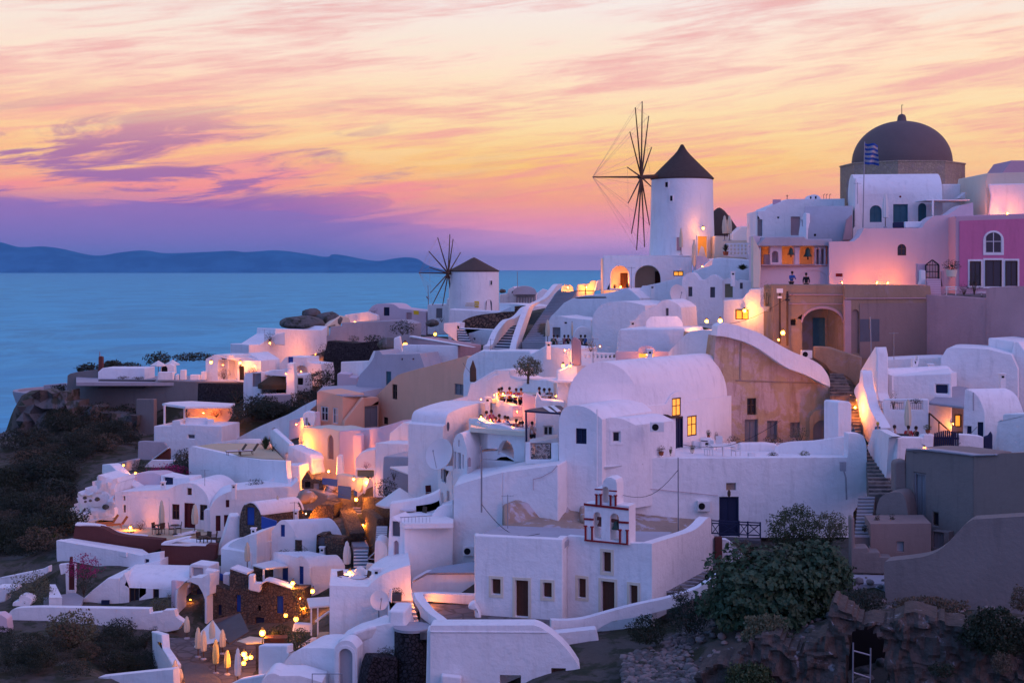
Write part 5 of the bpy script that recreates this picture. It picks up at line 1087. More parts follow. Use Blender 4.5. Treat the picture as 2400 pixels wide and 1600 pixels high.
h.f([(400,1225),(397,1185),(600,1165),(620,1180),(620,1260)],180,.5,'lgrey',name='back_wall')
h=H('dark_cube_house','dark grey blank cube house at the cliff edge','house')
h.f([(612,1250),(618,1095),(640,1080),(700,1065),(900,1040),(900,1200),(790,1215),(700,1262)],(612,175,900,173),5,'grey',bevel=.12)
h=H('blue_wall_house','long bright blue-lit parapet house with red chimney','house')
h.f([(898,1140),(898,1062),(905,1058),(940,1028),(1330,1028),(1330,1130),(1085,1132)],(898,172,1330,171),3,'white')
h.f([(902,1058),(905,925),(918,920),(940,926),(942,1058)],172.5,.7,'redwall',name='chimney'); MB().tube(W(916,920,172.8),W(916,875,172.8),.09,.04).build('chimney_pipe','metal',h.r)
h.f([(898,1215),(900,1135),(1420,1140),(1310,1212)],(898,168,1420,167),.8,'dgrey',name='lower_wall')
h=H('white_planter_wall','row of small white blocks and planters on the lantern terrace','wall')
for i,(x0,y0,x1) in enumerate(((1445,1065,1595),(1610,1085,1640),(1650,1045,1705),(1740,1090,1840),(1842,1060,1890))): h.f([(x0,1140),(x0+4,y0),(x1-4,y0),(x1,1140)],166+.2*i,.9,name='block')
h.f([(1470,1080),(1478,1020),(1500,1005),(1560,990),(1600,1010),(1605,1080)],168.5,1,ops=[('xa',1482,1008,1538,1078,'dark')],name='arch_block')
h=H('pergola_house','white pergola house with thin posts and pink lit wall on the slope','house')
h.p3([(1490,1352,146),(1560,1338,152),(1760,1330,154),(2160,1352,152),(2120,1375,146),(1700,1380,143)],(0,0,-.25),'white','canopy_roof')
h.f([(1700,1568),(1700,1500),(1720,1390),(2130,1375),(2140,1450),(2060,1568)],(1700,150,2130,149),.4,'palepink',name='back_wall')
for x in (1512,1695): MB().tube(W(x,1365,145),W(x,1550,145),.12,.12,4).build('post','white',h.r)
h.f([(1410,1800),(1412,1560),(1575,1555),(1580,1510),(1655,1512),(1660,1545),(2040,1560),(2000,1700),(1850,1760)],(1410,144,2040,142),4,ops=[('x',1725,1643,1785,1675,'shutter')],name='lower_wall')
h.f([(1900,1500),(1900,1568),(1960,1568),(1960,1500)],143,.5,name='parapet_pier'); h.f([(1700,1485),(1905,1488),(1905,1568),(1700,1560)],143.5,.4,name='parapet')
# ================================================================ CHURCH IN FRONT
S1(); R(1000,1200)
h=H('front_church','white church with brown framed windows and doors in the foreground','church')
A=(505,77.6,1252,76.4); AN=(1290,77.9,2070,75.8)
h.f([(440,960),(440,207),(1252,246),(1252,1100),(440,1100)],A,.45,ops=[('xsc',597,612,678,755,'wood'),('xsc',815,625,932,962,'wood'),('xsc',1070,645,1148,785,'wood')],bevel=.08,dep=.28)
h.f([(438,1100),(438,190),(442,206),(442,1100)],(438,83,442,77.7),.3,name='west_wall')
h.f([(1250,1100),(1250,246),(1292,214),(1292,1100)],(1250,76.5,1292,78.0),.4,name='return_wall',bevel=.03)
h.f([(1290,1100),(1290,214),(1450,228),(1862,280),(2070,288),(2070,1100)],AN,.45,ops=[('xsc',1392,608,1462,785,'wood'),('xsc',1605,635,1725,960,'wood'),('xsc',1867,670,1937,848,'wood'),('xsc',1620,365,1693,548,'wood')],name='nave_wall',bevel=.08,dep=.28)
zr=ZH(207,77.6)-.30; pa,pn=Pl(A),Pl(AN)
P=[pa.pt(pa.s_(442),zr,.3),pa.pt(pa.s_(1250),zr,.3),pn.pt(pn.s_(1294),zr,.3),pn.pt(pn.s_(2066),zr,.3)]
R(1500,1200)
h.f([(108,1000),(108,287)]+sm([(115,285),(300,228),(480,170),(560,115),(600,70),(635,45),(655,60)],3)+[(655,195),(690,225),(694,480),(500,800)],(108,75.8,694,83.5),.6,name='apse_wall',bevel=.15)
R(1000,1200)
P+=[G(2250,180,zr),G(1900,172,zr),G(700,120,zr),G(540,180,zr)]
MB().prism(P,(0,0,-.3)).build('roof','roofgrey',h.r)
h.f([(440,970),(440,900),(380,890),(382,850),(440,815),(470,870),(500,930),(500,990)],77,.6,name='buttress_foot',bevel=.2)
bt=H('belfry','white pierced bell gable with dark red trim over the foreground church','belfry')
A=Pl((1450,77.3,1860,76.2))
bt.f([(1450,250),(1450,-83),(1548,-78),(1548,-222),(1560,-222),(1612,-218)]+[(1612,-250),(1625,-290),(1650,-318),(1690,-322),(1735,-300),(1748,-260)]+[(1748,-70),(1860,-58),(1860,300),(1800,300),(1768,292)],A,1.0,ops=[('ta',1532,-2,1605,243),('ta',1686,10,1766,262),('ta',1612,-235,1672,-86)],bevel=.05,name='gable')
def strip(pp,w=.0,pr=.05,mt='red',nm='trim'):
    a=[A.at(*q)-A.n*pr for q in pp]; MB().prism(a,A.n*(pr+.02)).build(nm,mt,bt.r,.0)
strip([(1446,-85),(1856,-38),(1856,-18),(1446,-65)]); strip([(1446,50),(1534,56),(1534,74),(1446,68)]); strip([(1766,78),(1858,86),(1858,104),(1766,98)])
strip([(1450,246),(1850,286),(1850,300),(1450,262)]); 
for x,y0,y1 in ((1462,130,250),(1522,138,256),(1778,165,280),(1844,170,292),(1562,-160,-70),(1602,-160,-66),(1692,-150,-62),(1738,-150,-58)):
    mb=MB(); p,q=A.at(x,y1)-A.n*.05,A.at(x,y0)-A.n*.05; mb.tube(p,q,.055,.055,8); mb.tube(q,q+Vector((0,0,.07)),.1,.1,8); mb.build('colonnette','red',bt.r)
strip([(1546,-218),(1616,-216),(1616,-205),(1546,-207)]); strip([(1676,-205),(1748,-200),(1748,-188),(1676,-194)])
strip([(1546,-205),(1610,-203),(1606,-165),(1552,-168)],mt='white',nm='capital',pr=.09); strip([(1680,-192),(1746,-188),(1742,-150),(1684,-155)],mt='white',nm='capital',pr=.09)
e=E('church_bell','dark reddish bell and beam hanging in the arches of the bell gable','bell',W(1670,120,76.9)); mb=MB()
mb.tube(W(1570,55,77.2),W(1775,85,76.7),.1,.1,8); mb.build('beam','redwall',e); p=W(1600,62,77.1); MB().lathe([(.05,0),(.1,-.06),(.13,-.2),(.2,-.34),(.2,-.37)],p,14).build('bell_body','redwall',e); p=W(1740,82,76.7); MB().lathe([(.06,0),(.13,-.08),(.16,-.25),(.24,-.4),(.24,-.43)],p,14).build('bell_body','bronze',e)
h=H('tan_rock_slope','tan and grey plastered rock slope behind the church roof','slope')
R(1000,800)
h.p3([(698,1480,83),(980,1375,86),(1210,1312,88),(1400,1358,88),(1560,1378,88),(1810,1435,88),(2352,1558,87.5),(2560,1610,87),(2560,1790,84.5),(1900,1760,82.5),(1000,1700,82),(698,1695,82)],(0,1,-1.2),'tanrock','slope',.3)
h.p3([(1400,1370,86.6),(1560,1382,87.3),(1640,1460,87),(1600,1640,83.6),(1410,1630,83)],(0,.8,-.9),'tanrock','boulder',.5)
h=H('tall_mauve_house','tall plain lavender house wall rising left of the church','house')
h.f([(-140,2300),(-140,1690),(245,1690),(250,1330),(330,1300),(510,1248),(694,1200),(694,1690),(440,1780),(440,2300)],(-140,87,694,84.4),3,bevel=.06)
h.f([(694,1200),(1206,1130),(1212,1310),(1010,1368),(700,1482),(694,1690)],(694,84.4,1210,83.4),2.5,name='side_wall')
h.p3([(250,1330,86),(510,1248,85.2),(694,1200,84.5),(1206,1130,83.5),(1206,1100,87),(905,1100,90),(700,1140,92),(380,1180,93),(300,1240,92)],(0,0,-.3),'white','roof')
MB().path([W(504,1568,83),W(504,965,83)],.05,6).build('vent_pole','metal',h.r)
MB().path([Pl((694,84.3,1210,83.3)).at(*q) for q in ((980,1365),(978,1265),(1050,1248),(1150,1195),(1200,1140))],.02,4).build('cable','mauve',h.r)
R(500,1200)
h.f([(1750,700),(1752,105),(2205,95),(2205,-220)][:3]+[(2205,700)],(1750,84,2205,85),2,'white',name='lower_block')
h.fl([(1640,60),(1755,105),(2205,98),(2205,60),(1900,-70)],ZH(100,84),'white',.3)
h.p3([(1830,630,81),(1960,552,82),(2050,500,83),(2352,455,83),(2500,440,83),(2500,556,81.5),(2352,553,81.5),(1960,555,81.8)],(0,.2,-.15),'roofgrey','lean_to_roof')
h.f([(1815,800),(1825,632),(1960,558),(2352,556),(2620,550),(2620,850)],(1815,82,2620,82),1,'white',name='lean_to_wall')
h.f([(1880,780),(1880,745),(2030,742),(2620,770),(2620,850),(2352,848),(1960,820)],(1880,80.5,2620,80),.5,'white',name='kerb')
h=H('leaning_tower_house','narrow white house with pointed arch niche and iron balcony','house')
h.f([(1600,640),(1610,220),(1620,60),(1640,40),(1715,100),(1752,105),(1752,280),(1810,470),(1815,560),(1700,720)],(1600,84.5,1815,84),2,ops=[('xp',1655,258,1702,525,'mauve'),('x',1640,82,1715,222,'shutter')],bevel=.12)
h.f([(2010,140),(2010,20),(2060,-40),(2120,-70),(2205,-80),(2205,140)],86.5,.4,name='curved_screen',bevel=.12)
h.f([(1620,70),(1620,-80),(1720,-95),(1880,-120),(2000,-160),(2080,-200),(2095,-60),(2205,-100),(2205,100),(1720,100)],88,1,name='terrace_wall')
h.f([(1480,480),(1485,280)]+sm([(1490,268),(1530,260),(1580,290),(1600,350)],3)+[(1600,560),(1480,560)],86,2,name='round_shoulder',bevel=.15)
mb=MB(); 
for i in range(9): mb.tube(W(1725+i*33,92,84),W(1725+i*33,45,84),.015,.015,4)
mb.tube(W(1715,47,84),W(2010,30,84),.025); mb.build('railing','metal',h.r)
# tall white block with terrace
h=H('tall_white_block','tall blank white block with curved parapet and roof terrace','house')
h.f([(1068,1300),(1068,672),(1420,682)]+sm([(1428,678),(1475,628),(1550,575),(1640,535),(1810,482)],3)+[(1815,700),(1830,735),(1730,820),(1605,895),(1605,1300)],(1068,80,1830,80.5),4.5,bevel=.12)
h.fl([(1068,676),(1420,684),(1420,640),(1068,640)],ZH(690,81.5),'white',.3,'terrace_floor')
h=H('white_side_stair','white outside stair with plant box beside the tall block','staircase')
h.f([(1603,1100),(1603,900),(1620,715),(1640,712),(1632,890),(1760,905),(1760,1020),(1900,1035),(1890,1180),(1603,1180)],78.5,.4,name='parapet')
R(500,1200)
stairs('white_steps','short white steps with grey treads inside the side stair',(1760,1015,77.5),(1890,1015,77.5),(1640,780,81),(1815,780,81),6,('lgrey','white'),.05)
e=E('planter','dark green clipped plant in a box on the side stair','planter',W(1680,795,79.5)); MB().box(W(1680,775,79.7),(.6,.5,.4)).build('box','dgrey',e); mb=MB(); leaves(mb,W(1680,740,79.7),(.42,.35,.3),260,.1,3); mb.build('foliage','leafd',e,0,smooth=0,weld=False)
h.f([(1815,740),(1840,735)]+sm([(1860,790),(1950,900),(2060,985),(2080,1035)],3)+[(1998,1090),(1930,1060),(1890,900),(1830,800)],(1815,79,2080,74),.5,name='swept_parapet',bevel=.12)
h=H('white_sweep_vault','smooth white swept vault and buttress below the tall block','house')
h.p3([(1130,1175,76),(1300,1060,76.5),(1440,985,77.5),(1605,925,78.5),(1605,1020,75.5),(1450,1050,75),(1280,1100,75)],(0,.3,-.8),'white','sweep_roof',.2)
h.f([(1120,1330),(1140,1172),(1280,1100),(1450,1050),(1605,1018),(1605,900),(1762,905),(1760,1015),(1800,1110),(1680,1120),(1640,1240),(1560,1265),(1440,1600),(1330,1700),(1120,1700)],(1120,75.5,1800,75),2,name='lower_wall',bevel=.15)
h.f([(1112,1800),(1112,1260)]+sm([(1115,1240),(1150,1195),(1210,1175),(1270,1190),(1320,1250)],3)+[(1325,1800)],(1112,74,1325,73.8),1.2,ops=[('xas',1155,1250,1278,1700,'lgrey')],name='door_bay',bevel=.12)
h=H('white_round_vault','broad pale vault end at the bottom edge left of the arched door','house')
h.f([(600,1800)]+[(600,1520)]+sm([(615,1460),(660,1370),(730,1290),(820,1250),(950,1245),(1112,1250)],3)+[(1112,1800)],(600,76,1112,75),3,bevel=.3)
h.f([(440,1800),(430,1600)]+sm([(440,1560),(500,1490),(560,1478),(615,1500)],3)+[(800,1500),(1000,1560),(1000,1800)],73,2,name='front_hump',bevel=.2)
mb=MB()
for x in (908,1062,1182): mb.tube(W(x,1480,71),W(x,1700,71),.022,.022,5)
mb.tube(W(905,1482,71),W(1185,1482,71),.025); mb.build('handrail','metal',h.r)
h.f([(410,1600),(412,1222),(680,1222),(680,1290),(700,1300),(620,1460),(600,1600)],(410,80,700,79),.6,name='back_wall')
h=H('dark_stone_well','dark round stone drum with curved white rim at the bottom','wall')
c=W(1815,1090,74); mb=MB(); rr=165/3.92*74/F
mb.lathe([(rr*1.02,-9),(rr*1.0,-.15),(rr*.9,-.1),(.01,-.1)],(c.x,c.y+rr,c.z),40); r=h.root(Vector((c.x,c.y+rr,c.z-9))); mb.build('drum','darkstone',r)
MB().lathe([(rr*1.0,-.12),(rr*1.06,-.12),(rr*1.06,.02),(rr*.97,.02)],(c.x,c.y+rr,c.z),40).build('rim','lgrey',r)
h.f([(1380,1700),(1430,1420),(1465,1325),(1700,1330),(1700,1700)],(1380,73,1700,74),1,'darkstone',name='stone_wing')
bush('shrub','low brownish shrub on the dark stone wing wall',1590,1330,74.5,190,95,'scrub',400)
R(1000,1200)
h=H('front_barn_house','white house with quarter-round gable and two dark openings at bottom centre','house')
h.f([(32,1700),(32,1045),(45,1038),(980,1036)]+sm([(985,1036),(1060,1065),(1180,1150),(1290,1260),(1370,1370),(1425,1470),(1445,1580)],3)+[(1448,1700)],(32,70,1448,69.5),1.2,ops=[('n',672,1493,866,1640),('d',1145,1430,1278,1660,'wood')],bevel=.1)
h.f([(32,1092),(1100,1098),(1110,1108),(32,1104)],(32,70,1448,69.5),.1,push=-.05,name='moulding',bevel=.02)
h.f([(-10,1700),(5,1080),(38,1075),(75,1700)],70.2,1,name='corner_pier')
h.f([(130,1700),(130,1490),(320,1510),(320,1700)],69.4,.4,name='step')
floor('courtyard','dark paved church courtyard',[(-60,1100),(1165,1110),(1165,960),(500,920),(380,850),(-60,830)],ZH(1010,76),'paving',.4,kind='structure')
h=H('curved_yard_wall','low white wall curving from the courtyard up to the right','wall')
h.f([(1145,1120),(1145,990)]+sm([(1150,990),(1300,992),(1450,975),(1600,935),(1800,880),(2000,832),(2200,790),(2352,742),(2500,690),(2640,590),(2700,555)],2)+[(2700,625)]+sm([(2560,740),(2352,845),(2150,905),(1900,965),(1700,1000),(1570,1075)],2)+[(1400,1110)],(1145,74.2,2700,75.6),.45,bevel=.12)
h.f([(1150,1115),(1560,1072),(1575,1130),(1600,1300),(1500,1400),(1450,1500),(1300,1300)],(1150,73,1600,73),.8,name='lower_wall')
R(1500,1200)
stairs('grey_steps','grey weathered steps rising behind the church apse wall',(200,760,77.5),(420,700,77.3),(510,490,83),(690,560,82),7,('stairstone','lgrey'),.07)
h=H('blue_balustrade','dark blue wooden balustrade with crossed panels by the lower doorway','fence')
mb=MB(); q=lambda x,y: W(x,y,84.5)
for x in (655,730,910,990,1105): mb.tube(q(x,62+ (x-655)*.06),q(x,205+(x-655)*.08),.055,.055,4)
for y in (75,98,190): mb.tube(q(652,y),q(1105,y+22),.045,.045,4)
for a,b in ((660,725),(745,905),(920,988),(995,1100)): mb.tube(q(a,105),q(b,190+12),.03,.03,4); mb.tube(q(b,110),q(a,195),.03,.03,4)
mb.build('rails','navy',h.root(q(880,210)))
floor('balcony_floor','dark landing floor in front of the lower doorway',[(655,215),(1110,240),(1110,262),(655,235)],ZH(225,84.6),'dgrey',.2,cat='landing')
h=H('brown_post_gate','dark red-brown wooden post at the end of the apse wall','post')
h.f([(692,470),(692,230),(755,228),(757,410),(740,480)],83,.4,'redwall',bevel=.03)
h=H('white_curl_wall','short curled white wall end among the bushes','wall')
h.f([(745,470),(758,255)]+sm([(760,250),(810,258),(880,310),(950,400),(960,470)],3)+[(900,530),(800,500)],83.5,.6,bevel=.15)
# ================================================================ LEFT TERRACES
R(500,900)
h=H('lamplit_pink_house','curving pink-white house wall with slender dark pointed window over the alley','house')
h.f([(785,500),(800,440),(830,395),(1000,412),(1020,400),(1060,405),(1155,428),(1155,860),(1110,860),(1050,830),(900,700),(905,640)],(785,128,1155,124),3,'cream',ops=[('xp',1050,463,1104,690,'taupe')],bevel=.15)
h.f([(1155,900),(1155,428)]+sm([(1160,428),(1400,415),(1580,380),(1740,330)],3)+[(1740,620),(1490,620),(1490,830),(1155,900)],(1155,124,1740,119),3,'palepink',bevel=.15,name='side_wall')
h.f([(1285,790),(1280,480),(1300,455),(1360,460),(1362,800)],(1285,121.5,1362,121),.5,'palepink',name='tall_buttress',bevel=.2)
h.f(sm([(1305,800),(1308,690),(1340,650),(1400,618),(1485,600)],3)+[(1490,790)],118.5,2,name='rounded_bay',bevel=.15)
h.f([(1130,830),(1135,665),(1150,652),(1185,655),(1195,800),(1195,830)],119,.7,name='gate_pillar',bevel=.12)
h.f([(1120,900),(1125,830),(1160,820),(1370,860),(1375,920),(1340,1000),(1260,960),(1135,920)],(1120,116,1375,114),.5,'cream',name='alley_wall',bevel=.12)
h=H('blue_bay_house','white octagonal bay house with grey panel window','house')
h.f([(1612,530),(1618,450),(1740,352),(1925,350),(1925,545)],(1612,116,1925,115),4,ops=[('x',1803,438,1882,522,'lgrey')])
h.f([(1925,545),(1925,350),(2110,445),(2110,720),(2040,640),(1945,600)],(1925,115,2110,108),3,ops=[('x',1963,517,1980,622,'mauve'),('x',2050,560,2065,592,'dark')],name='side_wall')
h.f([(1488,860),(1488,540),(1710,545),(1940,560),(1960,600),(2040,625),(2040,660),(1570,660),(1545,680),(1545,860)],(1488,112,2040,109),2,name='terrace_wall')
h=H('awning_house','white house with sloping pale awning over a dim patio','house')
h.f([(1555,870),(1560,670),(1580,660),(2060,672),(2065,740),(1620,735),(1612,870)],(1555,107,2065,105),3,'roofgrey')
h.p3([(1620,755,105),(2065,735,105),(2065,840,100),(1890,855,100),(1690,780,102)],(0,0,-.15),'wood_white','awning')
h.f([(1690,1060),(1695,780),(2065,840),(2065,1060)],107,.5,'taupe',name='patio_wall'); h.f([(1900,1060),(1898,865),(1925,862),(1928,1060)],101,.2,'wood_white',name='post',bevel=.02)
h.f([(2060,1100),(2062,755),(2125,765),(2140,790),(2190,800),(2190,1000),(2220,1130),(2205,1280),(2100,1260)],(2060,96,2220,92),2,ops=[('x',2095,780,2140,905,'shutter'),('x',2145,980,2168,1080,'mauve')],name='corner_house')
h.f([(1620,1160),(1625,1120)]+sm([(1700,1120),(1820,1110),(1960,1060),(2080,990)],3)+[(2095,1340),(1620,1340)],(1620,95,2085,93),.5,name='parapet',bevel=.12)
h=H('hatch_terrace','white stepped wall with beige shutter hatch beside the alley lamp','wall')
h.f([(1310,860),(1310,780),(1490,782),(1500,800),(1545,860),(1490,870),(1485,1040),(1470,1040),(1465,900),(1440,855),(1420,900),(1390,1010),(1375,1000),(1370,860)],112,.5,ops=[('x',1322,790,1475,850,'olivepanel')],bevel=.08)
h=H('alley_top_wall','lamplit pink wall and white ramp parapet above the alley','wall')
h.f([(-100,560),(100,520)]+sm([(200,505),(400,400),(560,330),(700,270),(840,190),(945,140)],3)+[(945,190),(815,300),(820,400),(790,500),(700,520),(690,500),(560,400),(540,410),(510,505),(250,520),(0,600)],(-100,150,945,135),.8,bevel=.15)
h.f([(690,520),(695,330),(820,300),(930,250),(935,400),(830,390),(785,490)],(690,136,935,131),.6,'palepink',name='lit_wall')
h.f([(815,300),(830,265),(870,250),(925,260),(940,300),(925,385),(830,380)],130.5,1,ops=[('x',845,310,865,375,'lgrey')],name='chimney_box',bevel=.06)
h=H('deckchair_terrace','white terrace house with beige deck for sun loungers','house')
h.f([(-220,1080),(-230,600),(-200,570),(0,612),(250,670),(440,695),(670,705),(670,780),(700,1000),(440,1020),(200,1080)],(-230,128,700,118.3),.5,bevel=.18)
h.fl([(-180,572),(0,597),(250,653),(440,677),(650,686),(560,600),(480,548),(300,540),(0,545)],ZH(605,125.5)-.15,'deck',.3,'deck')
h.f([(-200,585),(0,540)]+sm([(150,520),(300,505),(430,510),(520,540)],3)+[(520,600),(-200,600)],(-200,134,520,131),.4,name='rear_parapet')
h.f([(515,540),(520,430),(545,410),(700,550),(690,620),(660,640),(660,705)],(515,128,700,124),.5,name='sloped_wall',bevel=.12)
h.f([(672,800),(676,575),(700,560),(880,640),(910,690),(905,740),(920,830),(880,840),(790,880),(730,930),(672,900)],(672,123,920,121),1.5,name='curved_block',bevel=.18)
h.f([(545,740),(545,705),(670,708),(668,740)],121.3,.3,'yellow' if 0 else 'cream',name='deck_edge',bevel=.02)
h.f([(440,945),(540,850),(640,750),(790,745),(800,880),(760,940),(600,950)],(440,120,800,119),2,name='ramp_block',bevel=.12)
h.f([(640,905),(650,870),(710,862),(715,905)],118.8,.4,'deck',name='step')
R(0,1000)
h=H('upper_left_terraces','stepped blue-white terraces with bench steps above the vault house','house')
h.f([(935,425),(937,345),(1000,342)]+sm([(1020,350),(1100,430),(1180,510),(1280,572)],3)+[(1200,600),(1050,600),(1050,470)],(935,126,1280,122),1,name='curved_wall',bevel=.15)
h.f([(1045,410),(1045,335),(1230,292),(1245,300),(1215,400),(1120,420)],(1045,132,1245,130),.6,'lgrey',name='steps_wall')
h.f([(1220,560),(1220,440)]+sm([(1240,430),(1350,425),(1420,425),(1470,440)],3)+[(1475,560)],(1220,124,1475,123),2,'palepink',name='curved_room',bevel=.12)
h.f([(1475,570),(1475,440),(1490,445),(1600,470),(1740,465),(1760,560),(1540,580)],(1475,122.5,1760,121.5),2,ops=[('x',1505,462,1590,545,'navy')],name='porch')
h.f([(1320,370),(1390,305),(1600,308),(1600,370),(1450,375)],134,.5,name='upper_parapet')
h.f([(1265,300),(1268,135),(1330,130),(1500,140),(1545,190),(1400,305)],140,.5,'lgrey',name='old_wall')
h.f([(1390,305),(1540,195),(1560,205),(1560,305)],138,.6,'redwall',name='red_gable'); h.f([(1385,305),(1540,190),(1550,197),(1405,305)],137.6,.7,'white',name='gable_coping')
h=H('long_vault_house','white vaulted house with dark red door and shutters on a terrace','house')
A=(1050,120,1930,117)
h.f([(1050,1000),(1052,605),(1110,592),(1220,590),(1540,575)]+sm([(1560,565),(1640,527),(1740,512),(1830,545),(1900,625),(1932,730)],3)+[(1935,1000)],A,5,ops=[('x',1717,562,1760,627,'wood'),('w',1580,710,1647,850,'wood'),('d',1692,700,1790,930,'woodred'),('w',1835,715,1903,857,'wood'),('x',1131,635,1149,677,'dark'),('x',1131,717,1153,787,'dark')],bevel=.12)
h.f([(1222,950),(1222,655),(1550,650),(1560,955)],A,.03,push=-.05,name='painted_bay',bevel=0)
h.f([(-0+1050,600),(1060,470),(1160,480),(1290,570)],126,2,name='rear_block')
h=H('white_rock_dome','lumpy whitewashed rock dome with dark stones','rock')
pts=[(655,860),(658,740),(740,680),(745,620),(770,570),(830,505),(900,475),(1050,470),(1062,600),(1058,840),(760,880)]
rough(h,pts,(655,121,1062,120),'white','rock_face',.18,3.,res=.3)
for i,(x,y,s) in enumerate(((780,650,.32),(830,675,.25),(893,662,.4),(968,733,.5),(768,768,.2),(785,685,.22))):
    rd=random.Random(i); p=W(x,y,119.9); MB().lathe([(.01,-s*.5),(s*.5,-s*.3),(s*.6,0),(s*.35,s*.35),(.01,s*.45)],p,7,ph=i).build('embedded_stone','rock',h.r)
h.f([(780,890),(1060,815),(1060,760),(1048,740),(1048,830),(760,868),(700,880),(700,900)],(700,119,1060,118.5),.5,name='low_parapet')
h.f([(610,1020),(615,940),(650,870),(700,880),(680,1020)],119,1.5,name='outer_shoulder',bevel=.2)
h=H('second_vault_house','white vaulted house with narrow dark red openings','house')
R(500,900)
h.f([(-30,1360),(-30,1140)]+sm([(-20,1120),(20,1060),(90,1010),(200,975),(400,955),(560,945),(720,938)],3)+[(780,880),(800,1040),(640,1040),(430,1100),(300,1330),(240,1420),(20,1560),(-30,1560)],(-30,115.5,800,117),4,ops=[('x',115,1062,146,1132,'woodred'),('x',22,1205,66,1350,'woodred'),('x',98,1200,140,1310,'woodred')],bevel=.15)
h.f([(0,1800),(40,1560),(150,1210),(240,1205),(260,1320),(240,1560),(30,1800)],(0,110,260,110.5),1.5,name='sweeping_wall',bevel=.2)
R(0,1000)
h.f([(1870,965),(1872,765),(1895,755),(1935,760),(1935,965)],116,.6,name='pier')
h=H('red_terrace_wall','long dark red terrace retaining wall with pale capping','wall')
h.f(sm([(672,1020),(690,905)],1)[:1]+[(672,1015),(690,902)]+sm([(700,905),(850,915),(960,935),(1040,980),(1150,1005),(1300,1018),(1490,1035)],2)+[(1490,1110),(1370,1165),(1310,1125),(1000,1080)],(672,113.5,1490,112),.8,'redwall',bevel=.05)
h.f([(690,906),(690,893)]+sm([(700,892),(850,900),(960,920),(1045,965),(1150,990),(1300,1003),(1490,1022)],2)+[(1795,962),(1800,975),(1490,1040)]+sm([(1300,1021),(1150,1008),(1040,984),(960,938),(850,917),(700,907)],2),(690,113.3,1800,114.5),.9,'white',name='capping',bevel=.03)
floor('terrace_floor','pale floor of the vault house terrace',[(690,905),(1045,985),(1490,1035),(1930,985),(1930,930),(1220,930),(1050,880),(760,875)],ZH(1030,113),'deck',.3)
h=H('red_block_wall','dark red lower terrace block with stepped top','wall')
h.f([(1468,1260),(1478,1078),(1890,1095),(1895,1078),(1985,1082),(1970,1224),(1820,1225),(1820,1255),(1700,1272)],(1468,108.5,1985,108),.8,'redwall',bevel=.05)
h.f([(1480,1085),(1480,1070),(1720,1015),(1740,1022),(1570,1070),(1890,1088),(1890,1103)],(1480,108.3,1890,108.2),.9,'white',name='capping',bevel=.03)
floor('terrace_floor','small pale floor of the lower red terrace',[(1500,1078),(1985,1090),(1985,1040),(1720,1020)],ZH(1085,108.5),'white',.3)
h=H('long_white_shelf','long sloping white wall and roof shelf under the red terrace wall','house')
h.p3([(515,1040,112),(660,1020,113.5),(1310,1120,112),(1370,1160,111),(1280,1180,109.5),(1160,1150,108.5)],(0,0,-.4),'white','shelf_roof')
h.f([(540,1320),(520,1200),(517,1042),(1160,1150),(1290,1180),(1370,1165),(1470,1150),(1470,1260),(1300,1280),(1060,1330),(840,1330)],(517,111,1470,107.5),.6,ops=[('x',1328,1212,1370,1288,'navy')],bevel=.12)
R(0,1200)
h=H('lower_vault_house','white vaulted house with black framed glass door near lower left','house')
h.f([(730,900),(732,820),(840,720),(990,602),(1098,600),(1100,900)],(730,103.5,1100,103),3)
h.f([(835,760),(842,545),(860,538),(1068,546),(1200,510),(1400,455),(1472,440),(1472,560),(1100,610),(990,605)],(835,108,1472,107),2,name='upper_wall')
h.f([(1098,900),(1098,640),(1140,560),(1190,690),(1612,708),(1612,905)],(1098,103,1612,102.6),3,ops=[('wb',1185,695,1278,885,'dark'),('w',1405,705,1460,795,'dark'),('x',932,808,1002,872,'navy')][:2],name='front_wall')
h.f([(930,872),(930,808),(1002,808),(1002,872)],102.9,.15,'navy',name='low_hatch',bevel=0)
h.v(1140,1700,697,690,(1098,103.1,1612,102.7),5,1.0,name='vault_roof',sk0=-.1,sk1=.35)
h=H('arched_niche_house','white arched niche house with lilac interior and stone inner wall','house')
h.f([(1605,1000),(1612,715)]+sm([(1640,690),(1750,600),(1850,600),(1925,560),(1930,640)],2)+[(1925,760),(1900,770),(1900,1100),(1880,1100),(1880,800)]+[(1860,740),(1820,670),(1750,640),(1690,650),(1640,700),(1625,780),(1625,1010)],(1605,100,1930,99),1.2,bevel=.05)
h.f([(1620,1060),(1620,620),(1770,640),(1760,1100)],(1620,100.5,1770,104),.4,'palepink',name='inner_left_wall')
h.f([(1755,1100),(1755,640),(1900,660),(1900,1110)],103,.4,'stone',ops=[('xa',1803,700,1858,890,'navy'),('x',1810,935,1868,1060,'blue')],name='inner_back_wall')
h.f([(1730,600),(1735,490),(1760,470),(1925,490),(1930,620),(1925,640)],(1730,103,1930,102.5),1.5,ops=[('x',1762,512,1862,592,'lgrey')],name='upper_block')
h=H('lower_white_wall','long low white garden wall at lower left','wall')
h.f([(110,1075),(68,960)]+sm([(75,950),(90,915),(150,880),(370,870)],3)+[(1370,886),(1375,930),(1490,915),(1500,900),(1600,895),(1615,960),(1690,1010),(1640,1075),(1530,1100),(1400,1080),(1250,1170),(900,1160),(700,1120),(430,1080),(200,1070)],(68,98,1690,96),.6,bevel=.12)
h=H('far_left_wall','low white walls curving at the left edge','wall')
h.f(sm([(-40,615),(0,602),(200,560),(370,525),(447,490)],3)+[(447,550),(300,640),(160,665),(-40,690)],(-40,107,447,106),.5,bevel=.1)
